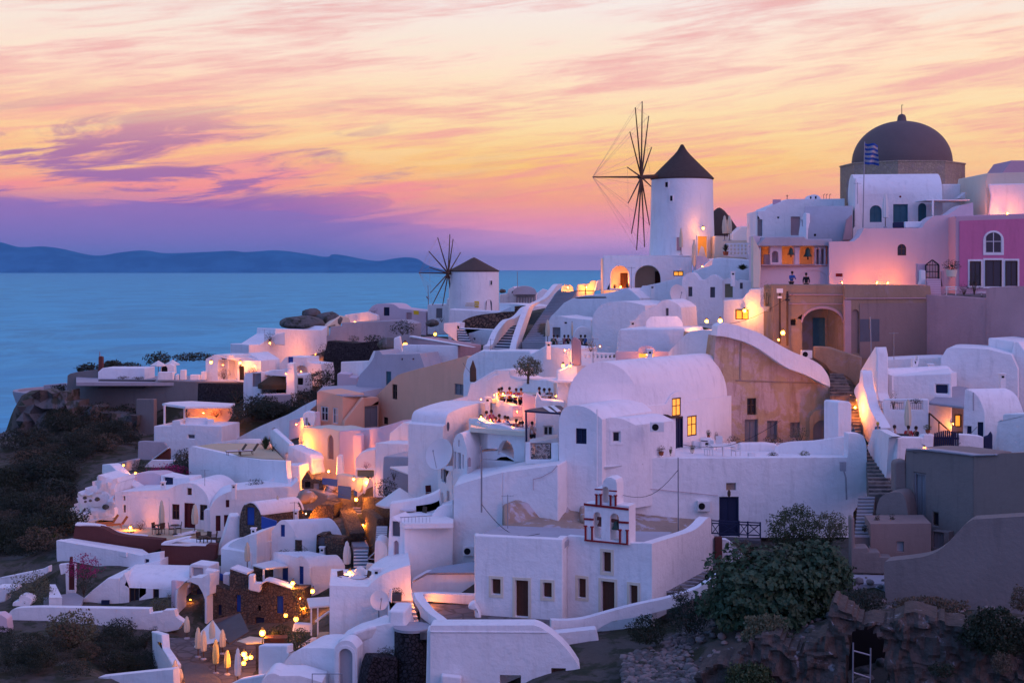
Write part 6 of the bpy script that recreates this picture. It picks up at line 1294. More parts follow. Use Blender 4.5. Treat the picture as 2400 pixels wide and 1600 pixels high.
h.f([(-40,845),(-40,688),(150,685),(155,720),(60,750),(50,820)],102,1.2,name='block'); h.f(sm([(115,860),(120,825),(170,815),(175,770),(220,765),(280,785),(295,820),(270,860)],2),99.5,1,name='white_oven',bevel=.2)
h.f([(-60,1300),(-60,940),(0,935),(65,975),(80,1080),(75,1170),(0,1240)],95,1,'palepink',name='corner_wall')
h=H('garden_doorway','narrow dark garden doorway in the wall behind the bougainvillea','gate')
h.f([(605,720),(600,560),(560,575),(540,480),(615,470),(690,480),(690,760),(605,750)],105,.4,ops=[('d',632,478,685,715,'redwall')],bevel=.05); h.f([(636,472),(640,410),(662,410),(664,472)],105,.2,'redwall',name='finial',bevel=.02)
stairs('garden_steps','small white round steps in the lower left garden',(450,780,99.5),(570,780,99.5),(455,660,104),(510,660,104),5,('white','white'),.05)
floor('garden_yard','grey paved garden yard at lower left',[(400,870),(740,870),(770,780),(690,735),(400,780)],ZH(830,101.5),'lgrey',.3,cat='terrace')
# ================================================================ STONE VAULTS AND STAIR, LOWER MIDDLE
R(500,900)
h=H('stone_gable_vault','stone-fronted barrel vault with blue window and white roof','house')
h.f([(238,1300),(242,1240)]+sm([(250,1180),(280,1110),(330,1088),(380,1100),(420,1160),(436,1240)],3)+[(438,1330)],(238,110,438,109.5),vec=VE(438,1205,109.5,825,1160),mat='stone',ops=[('x',305,1130,375,1295,'blue')],bevel=.05)
h.f(sm([(285,1100),(330,1080),(385,1092),(425,1150),(440,1196)],3)+[(438,1205)]+sm([(425,1165),(380,1105),(330,1090),(290,1108)],3),(238,109.9,438,109.4),vec=VE(438,1205,109.4,832,1155),name='white_vault_roof',bevel=.05)
h.f([(440,1340),(437,1200),(830,1155),(835,1190),(760,1260),(580,1290),(540,1355)],(440,109.3,835,113),.4,'stone',name='side_wall')
h.f([(440,1320),(442,1215),(580,1260),(582,1300),(535,1360)],107.5,.3,'blue',name='blue_shutters',bevel=.02)
h=H('white_gable_vault','white barrel vault with slim blue window beside the stone stair','house')
h.f([(530,1560),(532,1355)]+sm([(560,1310),(600,1262),(640,1245),(690,1275),(740,1350),(772,1428)],3)+[(772,1560)],(530,106,772,105.3),vec=VE(772,1428,105.3,1192,1408),ops=[('w',618,1290,656,1400,'blue')],bevel=.12)
h.f([(772,1560),(772,1432),(1195,1415),(1195,1560)],(772,105.1,1195,108),.3,'stone',ops=[('xa',880,1480,945,1600,'navy')],name='stone_side')
h.f([(940,1568),(945,1380),(1030,1370),(1035,1400),(1200,1415),(1200,1610),(1030,1600),(1025,1480),(960,1470)],(940,104.5,1200,104),1.2,'stone',ops=[('x',955,1400,1022,1500,'shutter')],name='stone_annex')
h=H('curved_roof_house','white house with sweeping curved roof and dark open room','house')
R(500,1200)
h.f([(128,520),(128,322)]+sm([(150,290),(200,260),(280,225),(380,198)],3)+[(400,196),(345,365),(345,560),(140,560)],(128,106,345,104.5),vec=VE(345,365,104.5,555,270),ops=[('n',168,355,300,515)],bevel=.1)
h.f([(345,560),(345,372)]+sm([(370,345),(430,300),(500,272),(558,262)],3)+[(556,560)],(345,104.4,558,106.5),3,name='side_wall')
h=H('blue_window_house','white house with tall blue shutters and warm lit gable side','house')
h.f([(550,660),(552,365),(770,412)]+sm([(775,412),(800,400),(830,410),(870,460),(892,500)],3)+[(892,730),(560,640)],(550,103.5,892,102),vec=VE(892,500,102,1210,488),ops=[('d',632,505,686,668,'blue'),('w',788,495,828,660,'blue')],bevel=.1)
h.f([(892,740),(892,502),(1212,490),(1100,700),(1068,770)],(892,101.9,1212,104.5),.3,'white',name='lit_side')
h.p3([(360,478,101),(560,432,104),(690,490,102.5),(480,512,99.5)],(0,0,-.15),'wood_white','porch_roof')
h.f([(452,640),(454,508),(468,508),(468,640)],99.8,.2,'wood_white',name='porch_post',bevel=.01); h.f([(370,660),(365,490),(560,490),(560,660)],103.8,.4,'stone',name='porch_back')
h=H('dark_stone_terraces','dark volcanic stone retaining walls with blue doors','wall')
h.f([(-120,1080),(-75,650)]+[(0,655),(150,720),(152,515),(310,570),(320,720),(430,740)]+sm([(440,660),(490,635),(560,650),(720,705)],2)+[(835,705),(840,900),(900,1000),(900,1200),(300,1200)],(-120,100,900,98.5),1.5,'stone',ops=[('x',208,760,250,915,'blue'),('x',580,770,640,930,'blue'),('x',40,850,75,945,'navy'),('x',385,965,465,1030,'navy'),('x',410,855,435,905,'dark')],bevel=.05)
h.f(sm([(440,650),(490,625),(560,640),(720,695)],2)+[(720,710)]+sm([(560,655),(490,638),(445,662)],2),98.7,1.2,'white',name='capping',bevel=.03)
h.f([(148,520),(160,508),(310,556),(310,574)],(148,99.6,310,99.3),1.2,'white',name='capping',bevel=.02)
h.f([(-75,660),(-75,528),(0,540),(38,550),(40,665),(88,670),(90,568),(145,570),(148,720)],100.6,.8,'white',ops=[('x',-70,0,-69,1,'blue')][:0],name='white_piers'); h.f([(38,665),(38,552),(90,568),(90,670)],101,.1,'blue',name='blue_gate')
h.f([(320,715),(322,575),(378,575),(380,650),(445,650),(430,740)],98.5,.6,'white',name='pink_steps')
h=H('stone_stair_walls','tall brown rubble walls flanking the lamplit stair','wall')
R(500,900)
h.f([(1110,1110),(1130,1105)]+sm([(1180,1190),(1220,1290),(1250,1370),(1240,1500),(1275,1560)],3)+[(1275,1700),(1200,1700),(1195,1420),(1110,1245)],(1110,117,1275,105),1.2,'stone',bevel=.1)
h.f([(1360,1140),(1360,1040),(1380,1032)]+sm([(1420,1035),(1540,1060),(1620,1090),(1750,1085),(1900,1080)],2)+[(1900,1100),(1700,1120),(1620,1150),(1600,1300),(1490,1320),(1480,1250),(1420,1240)],(1360,114,1900,101),1.5,'stone',name='right_wall',bevel=.1)
h.f([(1355,1145),(1400,1150),(1500,1230),(1500,1420),(1480,1640),(1430,1640),(1420,1440),(1390,1330)],(1355,112,1500,103),.6,'stone',name='inner_right_wall')
h.f([(870,1230),(910,1160),(965,1105),(1110,1105),(1105,1250),(980,1255)],(870,113,1110,112.5),2,'stone',name='rock_house')
h.f([(765,1010),(800,970),(900,965),(1050,1020),(1040,1100),(905,1140),(820,1150)],(765,117,1050,116),2,'tanrock',name='rubble_bank')
stairs('alley_stair','upper lamplit alley stair between stone walls',(1255,1425,108),(1400,1415,108),(1150,1115,118),(1350,1120,118),11,('stairdark','white'),.09)
stairs('alley_stair','middle alley flight glowing orange below the landing',(1290,1568,104),(1420,1568,104),(1285,1490,106.5),(1430,1490,106.5),3,('cream','white'),.07)
R(500,1200)
stairs('alley_stair','lowest alley flight ending at the parasol terrace',(1290,540,100),(1420,540,100),(1290,330,104),(1420,330,104),7,('stairdark','white'),.09)
floor('alley_landing','grey landing between the two lamplit alley flights',[(1260,245),(1395,240),(1430,315),(1285,315)],ZH(285,106.5),'lgrey',.4,cat='landing')
R(500,900)
stairs('side_stair','narrow white stair between stone wall and leaning tower house',(1490,1440,93),(1590,1440,93),(1500,1300,98),(1600,1300,98),7,('lgrey','white'),.06)
R(500,1200)
h=H('bottom_left_terrace','long blue-white walls around the parasol restaurant terrace','wall')
R(0,1200)
h.f([(1400,1290),(1395,1120),(1385,1090),(1480,1120),(1490,1250),(1590,1400),(1590,1440),(1415,1455)],(1385,92,1590,85),.5,bevel=.08)
h.f([(905,1700),(905,1512),(1250,1475),(1590,1440),(1600,1700)],(905,82,1600,80),.6,bevel=.08,name='lower_wall')
h.f([(2070,1700),(2100,1580),(2200,1530),(2420,1490),(2420,1700)],(2070,80,2420,79),.5,name='right_wall')
floor('restaurant_floor','shadowed paved restaurant terrace at lower left',[(1400,1150),(2350,1150),(2352,1600),(1600,1640),(1590,1440)],ZH(1400,88),'paving',.4)
h=H('tent_canopy','dark grey tent-like canopy over the restaurant terrace','canopy')
h.p3([(1845,1090,91),(1950,985,92),(2210,920,94),(2290,1090,90),(2110,1200,88),(2080,1170,88)],(0,0,-.1),'dgrey','roof')
h.p3([(1780,1240,88),(1850,1090,90.8),(1950,990,91.8),(2080,1170,88)],(0,.15,0),'canvasw','front_flap')
stairs('slate_steps','broad slate-blue steps on the restaurant terrace',(1700,1568,80),(2080,1600,80),(1680,1385,86),(1870,1385,86),6,('dgrey','lgrey'),.06)
R(500,1200)
h=H('white_pergola','white timber pergola and table deck below the tall block','canopy')
h.p3([(858,785,88),(1070,770,89),(1070,848,86),(880,865,86)],(0,0,-.15),'wood_white','roof')
mb=MB()
for x,y in ((900,870),(960,870)): MB().tube(W(x,y,86),W(x,y+260,85.5),.06,.06,4).build('post','wood_white',h.r)
MB().tube(W(940,1000,84),W(1065,910,86),.07,.07,4).build('handrail','wood_white',h.r)
h.f([(745,1250),(900,1150),(1060,1150),(1045,1180),(930,1230)],(745,83,1060,82),.2,'canvasw',name='ledge'); h.f([(720,1100),(740,1020),(900,1030),(905,1100)],86,.5,'white',name='counter')
h.f([(940,1240),(945,1135),(1050,1130),(1050,1240)],81.8,1,'tan',name='stone_step')
e=E('table_umbrella','pinkish shade umbrella spread low beside the bright lamp',None,W(400,1190,86)); bpy.data.objects.remove(e)
h=H('low_awning','pinkish low awning spread beside the bright restaurant lamp','canopy')
h.p3([(215,1180,88),(335,1135,89),(470,1150,88),(480,1190,86.5),(300,1200,86.5)],(0,0,-.1),'canvas','cloth')
h=H('brown_planter','long brown planter box on the restaurant edge','planter'); h.f([(465,1200),(465,1155),(680,1155),(680,1218),(470,1218)],(465,85,680,85),.8,'wood',name='box',bevel=.02)
# ================================================================ LAMPS
R(1350,220)
lamp(1168,1235,141.2,34,'bright orange lamp above the door of the tall windmill',.16)
R(1350,560)
lamp(1200,755,106,40,'left one of the two orange lamps over the small arch of the white roofs',.15)
lamp(1325,750,105.5,60,'bright orange lamp right of the small arch above the tan ruin',.18)
lamp(1093,880,100.6,45,'left lamp of the low pair on the white sloping wall',.15)
lamp(1155,875,100.6,45,'right lamp of the low pair on the white sloping wall',.15)
lamp(1548,660,115.5,60,'orange lamp beside the lit window of the block left of the belfry',.17)
lamp(1892,860,105.8,80,'orange lamp at the corner pole of the brown mansion',.18,off=(0,-.3,0))
lamp(1860,925,100.6,12,'small orange glow at the foot of the brown mansion poles',.09)
glow(410,440,143.2,70,'hidden amber lamp inside the left loggia',r=.10)
glow(1160,250,135.5,25,'low amber spotlight by the cistern dome',r=.06)
glow(650,1062,101.9,20,'amber lamp in the small arched window of the plain white house',r=.06)
R(900,520)
for a in ((1690,600,149.2,50,'left amber floor lamp behind the low lit parapet'),(1860,600,147.4,60,'amber floor lamp by the dark cross railing')): glow(*a)
glow(1660,1180,111,60,'warm wall washer on the white house right of the olive tree')
lamp(1645,1318,98.5,14,'warm lamp on the white wall right of the olive tree',.14)
lamp(1710,1322,96.6,9,'small warm lamp at the foot of the worn stone column',.11)
glow(1985,1140,108,40,'warm floor lamp on the pink parapet terrace')
glow(470,1030,158,40,'bright shop light under the far windmill',r=.2,name='shop_light'); glow(195,1130,153,25,'yellow light in the gap left of the mauve flat house',r=.3,name='shop_light')
R(400,600)
lamp(372,975,163.5,45,'left doorway lamp of the seaside lantern house',.2); lamp(640,980,161.5,60,'right doorway lamp of the seaside lantern house',.2)
glow(480,1000,165,50,'hidden lamp inside the seaside porch'); glow(770,1010,161.2,30,'hidden lamp on the seaside house wall')
glow(912,800,185,40,'orange uplight on the stepped blue house roof',r=.15)
glow(1330,900,190.5,120,'warm uplight at the foot of the ridge diagonal wall'); glow(1560,620,203,60,'warm uplight at the top of the ridge diagonal wall')
glow(1690,600,210,50,'warm terrace light on the ridge'); glow(1060,1080,154,30,'warm light under the thatched terrace parasol'); glow(1200,1060,163,30,'warm light below the arched niche of the cubic houses')
glow(300,1440,148,60,'warm light under the white pergola roof'); 
R(1000,800)
glow(400,540,110.5,45,'bright uplight in the alley beside the ochre house',r=.14); glow(500,530,106,25,'uplight on the curved pink parapet')
for x,y,d,p,t in ((700,480,98.5,40,'candle lamp on the left dining table of the upper terrace'),(800,500,98,30,'candle lamp on the middle dining table of the upper terrace'),(620,490,100,25,'candle lamp behind the upper terrace pier'),(500,690,94.6,35,'candle lamp at the left end of the round balcony'),(585,720,93.4,35,'candle lamp in the middle of the round balcony'),(790,785,92.2,20,'candle lamp at the right end of the round balcony'),(1200,470,100,30,'ceiling light under the thin white canopy'),(830,640,96.6,25,'stair light under the upper dining terrace'),(1190,500,96,15,'little lamp by the canopy column')): glow(x,y,d,p*.45,t,name='candle_lamp')
glow(330,635,104,25,'uplight under the flat pale roof slab'); glow(90,740,108,30,'alley uplight below the ochre house')
R(500,900)
glow(800,560,127,150,'orange floor light in the upper alley beside the cream house',r=.1); glow(1060,800,119.5,230,'orange floor light at the base of the pointed window',r=.1)
glow(1290,870,113.6,60,'yellow uplight on the alley wall',r=.12); glow(1240,840,117,30,'hidden uplight behind the gate pillar')
lamp(1312,1058,113,60,'starry orange lamp at the top of the alley stair',.16)
glow(1110,1060,115,25,'orange uplight on the rubble bank'); glow(850,1190,112.5,90,'orange uplight between the stone gable vaults')
glow(1375,1290,109,30,'stair light on the right stone wall'); glow(1265,1350,108.5,60,'stair light at the fifth step')
glow(1300,1530,104,80,'step light below the landing'); glow(1935,600,109,30,'warm lamp at the side wall of the bay house'); glow(1415,900,112,20,'warm light behind the hatch terrace')
glow(760,370,133,50,'warm uplight on the upper alley wall')
R(500,1200)
lamp(730,650,99.2,45,'left orange globe lamp on the stone terrace capping',.16); lamp(912,722,97.8,45,'orange globe lamp below the warm lit gable',.16)
lamp(1255,555,83.5,40,'glowing glass lantern on the tall block terrace table',.16)
lamp(452,1105,85.6,90,'largest starry lamp above the brown planter',.2,post=.8); lamp(283,1300,82.5,60,'starry lamp among the folded parasols',.17)
for x,y,t in ((300,1335,'amber bulb just under the starry restaurant lamp'),(345,1330,'amber bulb right of the starry restaurant lamp'),(280,1385,'lowest amber bulb under the starry restaurant lamp')): glow(x,y,82.6,12,t,r=.14,name='party_bulb')
glow(665,945,93,20,'yellow flame lamp on the white balustrade',r=.14); glow(760,980,92,25,'orange paper lamp right of the flame lamp',r=.18); glow(800,790,97,45,'hidden orange uplight in the stone wall plants'); glow(830,880,95,45,'lower orange uplight in the stone wall plants')
glow(1900,700,82.8,220,'orange floor light at the base of the tall mauve house',r=.06); glow(1930,800,79.7,40,'yellow step light on the church courtyard edge',r=.1); glow(2030,1020,78,10,'small yellow step light by the courtyard corner',r=.08)
R(0,1000)
glow(1200,925,117,70,'orange floor light beside the dark red terrace',r=.14); glow(1245,430,124.5,40,'orange lamp on the curved upper stair',r=.16); glow(1135,352,130.5,4,'small pale lamp on the steps wall',r=.12); glow(1190,500,124,30,'step light on the curved upper stair')
glow(540,1010,121,30,'yellow light strip at the bend of the terrace',r=.1,name='strip_light',col=(1,.8,.2))
R(0,1200)
glow(1520,1230,90,40,'amber bar light inside the restaurant wall',r=.16); glow(1570,1500,82,40,'amber light at the bottom edge restaurant',r=.16); glow(1750,800,101.5,5,'faint lamp in the arched niche',r=.05)
R(1800,860)
glow(1438,745,77.4,25,'bright wall-top light on the grey concrete house',r=.10); glow(800,370,93.5,60,'orange light at the narrow steps',r=.08); glow(820,300,95.5,50,'upper orange light at the narrow steps',r=.08); glow(1700,520,93.5,15,'dim porch light under the beige canopy')
glow(760,260,97.5,25,'orange light at the turn of the stone steps')
R(1800,560)
glow(1000,400,119.3,60,'peach uplight at the foot of the long pink wall'); glow(1100,402,119.3,50,'second peach uplight at the foot of the long pink wall'); glow(680,402,119.5,30,'third peach uplight on the long pink wall'); glow(240,180,123.8,9,'lamp lighting the cream wall behind the bells'); glow(100,185,123.8,7,'second lamp behind the bells')
R(1800,230)
glow(2200,1060,122.5,50,'warm uplight on the cream house wall'); glow(1830,1050,122.8,18,'warm light by the curved terrace wall')
# ================================================================ PEOPLE
def skin_mesh(name,J,Ed,mt,parent,sub=1,root=0):
    me=bpy.data.meshes.new(name); me.from_pydata([j[0] for j in J],Ed,[]); o=bpy.data.objects.new(name,me); COL.objects.link(o); o.parent=parent
    bm=bmesh.new(); bm.from_mesh(me); l=bm.verts.layers.skin.verify(); bm.verts.ensure_lookup_table()
    for v,j in zip(bm.verts,J): r=j[1]; v[l].radius=(r if isinstance(r,tuple) else (r,r))
    bm.verts[root][l].use_root=True; bm.to_mesh(me); bm.free()
    me.materials.append(MT[mt]); m=o.modifiers.new('s','SKIN'); m.use_smooth_shade=True; m2=o.modifiers.new('u','SUBSURF'); m2.levels=sub; m2.render_levels=sub
    return o
def person(label,p,pose='stand',rz=0.,top='cblue',low='cblack',hair='hair',h=1.7,group=None,lean=0.,long=False):
    e=E('person',label,'person',p,group,rz); s=h/1.7; e.scale=(s,s,s); V=Vector
    if pose=='sit': pz=.5; kn=lambda x:V((x*1.3,-.42,.52)); an=lambda x:V((x*1.3,-.44,.09)); 
    elif pose=='walk': pz=.93; kn=lambda x:V((x,(-.16 if x>0 else .03),.5)); an=lambda x:V((x,(-.22 if x>0 else .30),.10))
    else: pz=.93; kn=lambda x:V((x,-.01,.5)); an=lambda x:V((x,.02,.09))
    ln=lean; pel=V((0,0,pz)); bel=V((0,-.02-ln*.3,pz+.2)); che=V((0,-.02-ln*.7,pz+.4)); nk=V((0,-.03-ln,pz+.55)); hd=V((0,-.06-ln*1.15,pz+.69)); tp=V((0,-.05-ln*1.2,pz+.77))
    J=[(pel,.13),(bel,.11),(che,(.14,.11)),(nk,.05),(hd,(.075,.09)),(tp,.06)]; Ed=[(0,1),(1,2),(2,3),(3,4),(4,5)]
    for x in (-.095,.095):
        n=len(J); a=an(x); J+=[(V((x,0,pz-.06)),.085),(kn(x),.058),(a,.04),(a+V((0,-.14,-.05)),.035)]; Ed+=[(0,n),(n,n+1),(n+1,n+2),(n+2,n+3)]
    arms=[]
    for x in (-1,1):
        sh=V((x*.18,-.02-ln*.8,pz+.47)); 
        if pose=='sit' or lean>.1: el=sh+V((x*.06,-.14,-.24)); ha=el+V((-x*.08,-.22,.03))
        elif pose=='walk': el=sh+V((x*.05,.06*x,-.27)); ha=el+V((x*-.02,-.1+.05*x,-.22))
        else: el=sh+V((x*.06,.02,-.27)); ha=el+V((-x*.02,-.10,-.22))
        n=len(J); J+=[(sh,.062),(el,.042),(ha,.03),(ha+(ha-el).normalized()*.09,.022)]; Ed+=[(2,n),(n,n+1),(n+1,n+2),(n+2,n+3)]; arms.append((sh,el,ha))
        for q in (-1,0,1): J.append((ha+(ha-el).normalized()*.15+V((q*.025,0,0)),.010)); Ed.append((n+3,len(J)-1))
    skin_mesh('body',J,Ed,'skin',e,1)
    # clothing follows the joints
    T=[(pel+V((0,0,-.04)),(.155,.135)),(bel,(.135,.12)),(che,(.165,.13)),(nk+V((0,0,-.05)),.07)]; TE=[(0,1),(1,2),(2,3)]
    for sh,el,ha in arms:
        n=len(T); T+=[(sh,.075),(el,.056),(el.lerp(ha,.75),.044)]; TE+=[(2,n),(n,n+1),(n+1,n+2)]
    if long:
        T.append((V((0,.02,pz-.45)),(.20,.19))); TE.append((0,len(T)-1))
    skin_mesh('top',T,TE,top,e,1)
    L=[(pel+V((0,0,-.02)),.145)]; LE=[]
    for x in (-.095,.095):
        n=len(L); L+=[(V((x,0,pz-.08)),.1),(kn(x),.072),(an(x)+V((0,0,.04)),.055)]; LE+=[(0,n),(n,n+1),(n+1,n+2)]
    skin_mesh('trousers',L,LE,low,e,1)
    mb=MB(); c=hd+V((0,.025,.045)); mb.lathe([(.01,-.11),(.075,-.10),(.10,-.02),(.098,.04),(.07,.09),(.01,.112)],(0,0,0),12)
    me=[(v[0]+c.x,v[1]*1.05+c.y,v[2]+c.z) for v in mb.v]; mb.v=[tuple(v) for v in me]
    o=mb.build('hair',hair,None,0); o.parent=e; o.location=(c.x,c.y,c.z-.11)
    mb=MB(); 
    for x in (-.03,.03): mb.lathe([(.001,-.012),(.012,0),(.001,.012)],hd+V((x,-.083,.01)),6)
    mb.lathe([(.001,-.03),(.016,-.015),(.004,.02)],hd+V((0,-.095,-.01)),6)
    o=mb.build('face',('hair'),None,0); w=o['wloc']; o.parent=e; o.location=w
    return e
R(1800,560)
p=W(215,415,110.5); person('person in blue jacket leaning at the mansion roof, left of the arch',p-Vector((0,0,.75)),'stand',.2,'cblue','cblack',lean=.12)
p=W(352,418,110.5); person('person in dark coat standing on the mansion roof, under the arch',p-Vector((0,0,.85)),'stand',-.3,'cblack','cblack',lean=.05)
R(1800,860)
person('person in long blue coat walking down the rough stone steps',W(1005,745,89.5),'walk',.5,'cteal','cteal',h=1.6,hair='cyel')
person('person in dark clothes half hidden at the white pillar foot',W(762,660,91.5)-Vector((0,0,.7)),'stand',2.5,'cteal','cblack')
def table(label,p,r=.4,h=.74,mt='wood_white',top='cwhite',name='round_table',group=None,sq=False):
    e=E(name,label,'table',p,group); (MB().box(p+Vector((0,0,h)),(r*2,r*1.6,.04)) if sq else MB().lathe([(.01,-.02),(r,-.02),(r,.02),(.01,.02)],p+Vector((0,0,h)),16)).build('table_top',top,e)
    MB().tube(p,p+Vector((0,0,h-.02)),.035).build('leg',mt,e); MB().lathe([(.01,0),(.22,0),(.2,.03),(.01,.04)],p,12).build('base',mt,e)
    for k in range(2): q=p+Vector((-.15+.3*k,-.05,h+.03)); MB().lathe([(.03,0),(.045,.09),(.04,.1),(.01,.05)],q,8).build('glass','cwhite',e) if 0 else None
    return e
def seat(label,p,rz=0.,mt='timber',group=None,arm=False,cat='chair',name='chair'):
    e=E(name,label,cat,p,group,rz)
    def bb(c,sz,nm,rx=0.): 
        mb=MB(); mb.box((0,0,0),sz,0,rx=rx); o=mb.build(nm,mt,None,.01); o.parent=e; o.location=(c[0],c[1],c[2]-sz[2]/2 if not rx else c[2]-sz[2]/2)
    bb((0,0,.44),(.44,.44,.05),'seat'); bb((0,.22,.72),(.44,.04,.46),'backrest',-.15)
    for x in (-.19,.19):
        for y in (-.19,.19): bb((x,y,.21),(.04,.04,.42),'leg')
    if arm:
        for x in (-.24,.24): bb((x,0,.64),(.05,.44,.04),'armrest')
    return e
g='guests dining on the village terraces'
R(1800,860)
for x,y,rz,t,l in ((1158,640,.6,'cwhite','person in pale top seated left at the umbrella terrace'),(1290,645,-.2,'cred','person in reddish top seated behind the parasol'),(1365,650,-1.2,'cblack','person in black seated right at the umbrella terrace')):
    person(l,W(x,y,84.8)-Vector((0,0,.62)),'sit',rz,t,'cblack',group=g)
q=W(1225,640,84)-Vector((0,0,.62)); table('round dark table between the guests of the umbrella terrace',q,.45,top='cblack')
R(1000,800)
rd=random.Random(21); cols=['cwhite','cblue','cblack','cmag','corange','cred','cwhite','cyel']
for i,(x,y,d,t,l) in enumerate(((505,725,95,'cyel','person in yellow-lit top at the left end of the round balcony'),(545,690,95.5,'cwhite','person in white behind the yellow-lit guest'),(590,680,95.5,'cmag','person with dark hair turned away, centre rear of the round balcony'),(635,745,94,'cblue','person in blue at the centre of the round balcony'),(672,720,94.5,'cred','person in maroon beside the guest in blue'),(715,735,94,'cwhite','person in pale shirt right of the maroon guest'),(740,740,94.3,'cblue','person in lilac at the right group of the round balcony'),(822,765,93.5,'cred','person in red at the right end of the round balcony'),(855,790,92.8,'cblack','person in black nearest the blue canopy post'),(885,785,93,'cmag','person in dark pink beside the canopy post'),
     (690,470,100,'cyel','person in yellow light at the left upper dining table'),(765,470,99.5,'corange','person in bright orange at the upper dining table'),(820,480,99.5,'cmag','person in dark magenta at the upper dining table'),(870,480,99.5,'cred','person in crimson at the upper dining table'),(660,480,100.3,'cwhite','person in white far left of the upper terrace'),(1040,470,99.5,'cblack','person in black at the plant of the canopy terrace'),(1085,480,99,'cwhite','person in white at the covered table'),(1130,480,99,'cblack','person in dark dress right of the covered table'),(968,790,92.5,'cwhite','person in pale top behind the canopy post'))):
    person(l,W(x,y,d)-Vector((0,0,.95)),'sit',rd.uniform(-3,3),t,'cblack',group=g,h=1.72)
for x,y,d,l in ((540,740,94.2,'small table at the left of the round balcony'),(690,750,93.8,'small table at the middle of the round balcony'),(835,790,92.6,'small table at the right of the round balcony'),(730,490,99,'white cloth table at the left of the upper dining terrace'),(835,500,98.6,'white cloth table at the right of the upper dining terrace'),(1085,495,98.4,'round table with patterned cloth under the canopy')):
    table(l,W(x,y,d)-Vector((0,0,.75)),.5,top='cwhite')
R(900,520)
for x,t,l in ((1590,'cwhite','person in white at the terrace left of the worn column'),(1655,'cmag','person in plum at the terrace left of the worn column'),(1690,'cblack','person in black at the terrace left of the worn column'),(1810,'cblack','person in dark coat right of the worn column'),(1850,'cblue','person in dark blue right of the worn column'),(1560,'cgreen','person in dark green near the left folded parasol')):
    person(l,W(x,1120,125)-Vector((0,0,.55)),'sit',rd.uniform(-3,3),t,'cblack',group=g,h=1.72)
# ================================================================ PARASOLS
def parasol_closed(label,x,y,d,hpx,mat='canvas',w=.2,group='folded parasols'):
    w*=.72
    p=W(x,y,d); h=hpx/SC*d/F; e=E('folded_parasol',label,'parasol',p,group)
    MB().tube(p,p+Vector((0,0,h*.99)),.035,.03,7).build('pole','timber',e); z=h*.28
    MB().lathe([(w*.55,z),(w*.9,z+.05),(w*1.05,z+.35*(h-z)),(w*.8,h*.8),(w*.55,h*.86),(w*.5,h*.93),(w*.25,h*.97),(.01,h)],p,24,rib=.14,rn=8).build('canopy',mat,e)
    MB().lathe([(.02,0),(.18,0),(.18,.06),(.04,.1)],p,14).build('base','lgrey',e); return e
def parasol_open(label,x,y,d,wpx,hpx,mat='canvasw',n=8,group=None,ph=0.):
    """(x,y) apex; hpx drop of the canopy"""
    p=W(x,y,d); r=wpx/SC*d/F/2; hh=hpx/SC*d/F; b=p-Vector((0,0,2.5)); e=E('open_parasol',label,'parasol',b,group)
    mb=MB(); mb.lathe([(.04,.05),(r*.22,-hh*.16),(r,-hh),(r*.99,-hh-.12),(r*.97,-hh-.02),(.05,-.04)],p,n,ph=ph); mb.build('canopy',mat,e,smooth=15)
    MB().tube(b,p,.035,.035,7).build('pole','wood',e); mb=MB(); MB().lathe([(.02,0),(.3,0),(.3,.07),(.04,.1)],b,14).build('base','lgrey',e)
    for k in range(n):
        t=2*math.pi*k/n+ph; MB().tube(p-Vector((0,0,.08)),p+Vector((math.cos(t)*r*.97,math.sin(t)*r*.97,-hh-.05)),.014,.014,4).build('rib','wood',e)
    return e
R(500,900)
parasol_open('open cream square parasol over the small terrace above the alley',1710,958,94,440,135,ph=.2)
R(1350,220)
parasol_closed('slim folded parasol standing against the tall windmill',965,1480,140.5,250,w=.22)
parasol_closed('left of the two folded parasols on the skyline terrace',1365,1350,138,235,w=.3); parasol_closed('right of the two folded parasols on the skyline terrace',1410,1350,139,235,w=.3); parasol_closed('folded parasol standing alone on the skyline terrace',1605,1330,139,225,w=.3)
R(1800,230)
parasol_closed('tall folded white parasol between the arched window and teal chapel door',1078,1190,125,320,'canvasw',w=.32)
R(900,520)
parasol_closed('folded parasol by the white gable below the round vault',1930,1110,124,240,'canvasw',w=.32); parasol_closed('slender folded parasol at the foot of the wide ramp',1503,1110,126,215,'canvas',w=.25); parasol_closed('thin folded parasol mast behind the worn column',1728,1100,123,190,'canvas',w=.1)
h=H('worn_column','worn stone column with carved top beside the patterned balustrade','column')
h.f([(1735,1320),(1725,1100),(1730,1065),(1760,1060),(1800,1085),(1812,1110),(1812,1320)],97,.9,'mauve',bevel=.12)
h=H('patterned_balustrade','white pierced balustrade with round holes by the worn column','balustrade')
h.f([(1815,1215),(1820,1190),(2125,1205),(2130,1270),(1900,1320),(1815,1320)],100,.3,'white',ops=[('ta',x,1218,x+18,1250) for x in range(1840,2110,38)],bevel=.02)
R(1800,860)
parasol_closed('tall folded pale parasol on the umbrella terrace',1285,640,85,345,'canvas',w=.26)
R(0,1000)
parasol_closed('left folded cream parasol on the long vault terrace',1485,985,115.5,315,'canvas',w=.3); parasol_closed('right folded cream parasol on the long vault terrace',1790,965,114.8,260,'canvas',w=.34)
R(500,900)
parasol_closed('narrow folded parasol behind the stone gable vault',590,1260,111,240,'canvas',w=.2)
R(500,1200)
parasol_closed('folded cream parasol in front of the curved roof house',312,520,103,250,'canvas',w=.26)
parasol_closed('folded pale parasol on the left of the lowest alley stair',1228,560,92,300,'canvasw',w=.3)
R(0,1200)
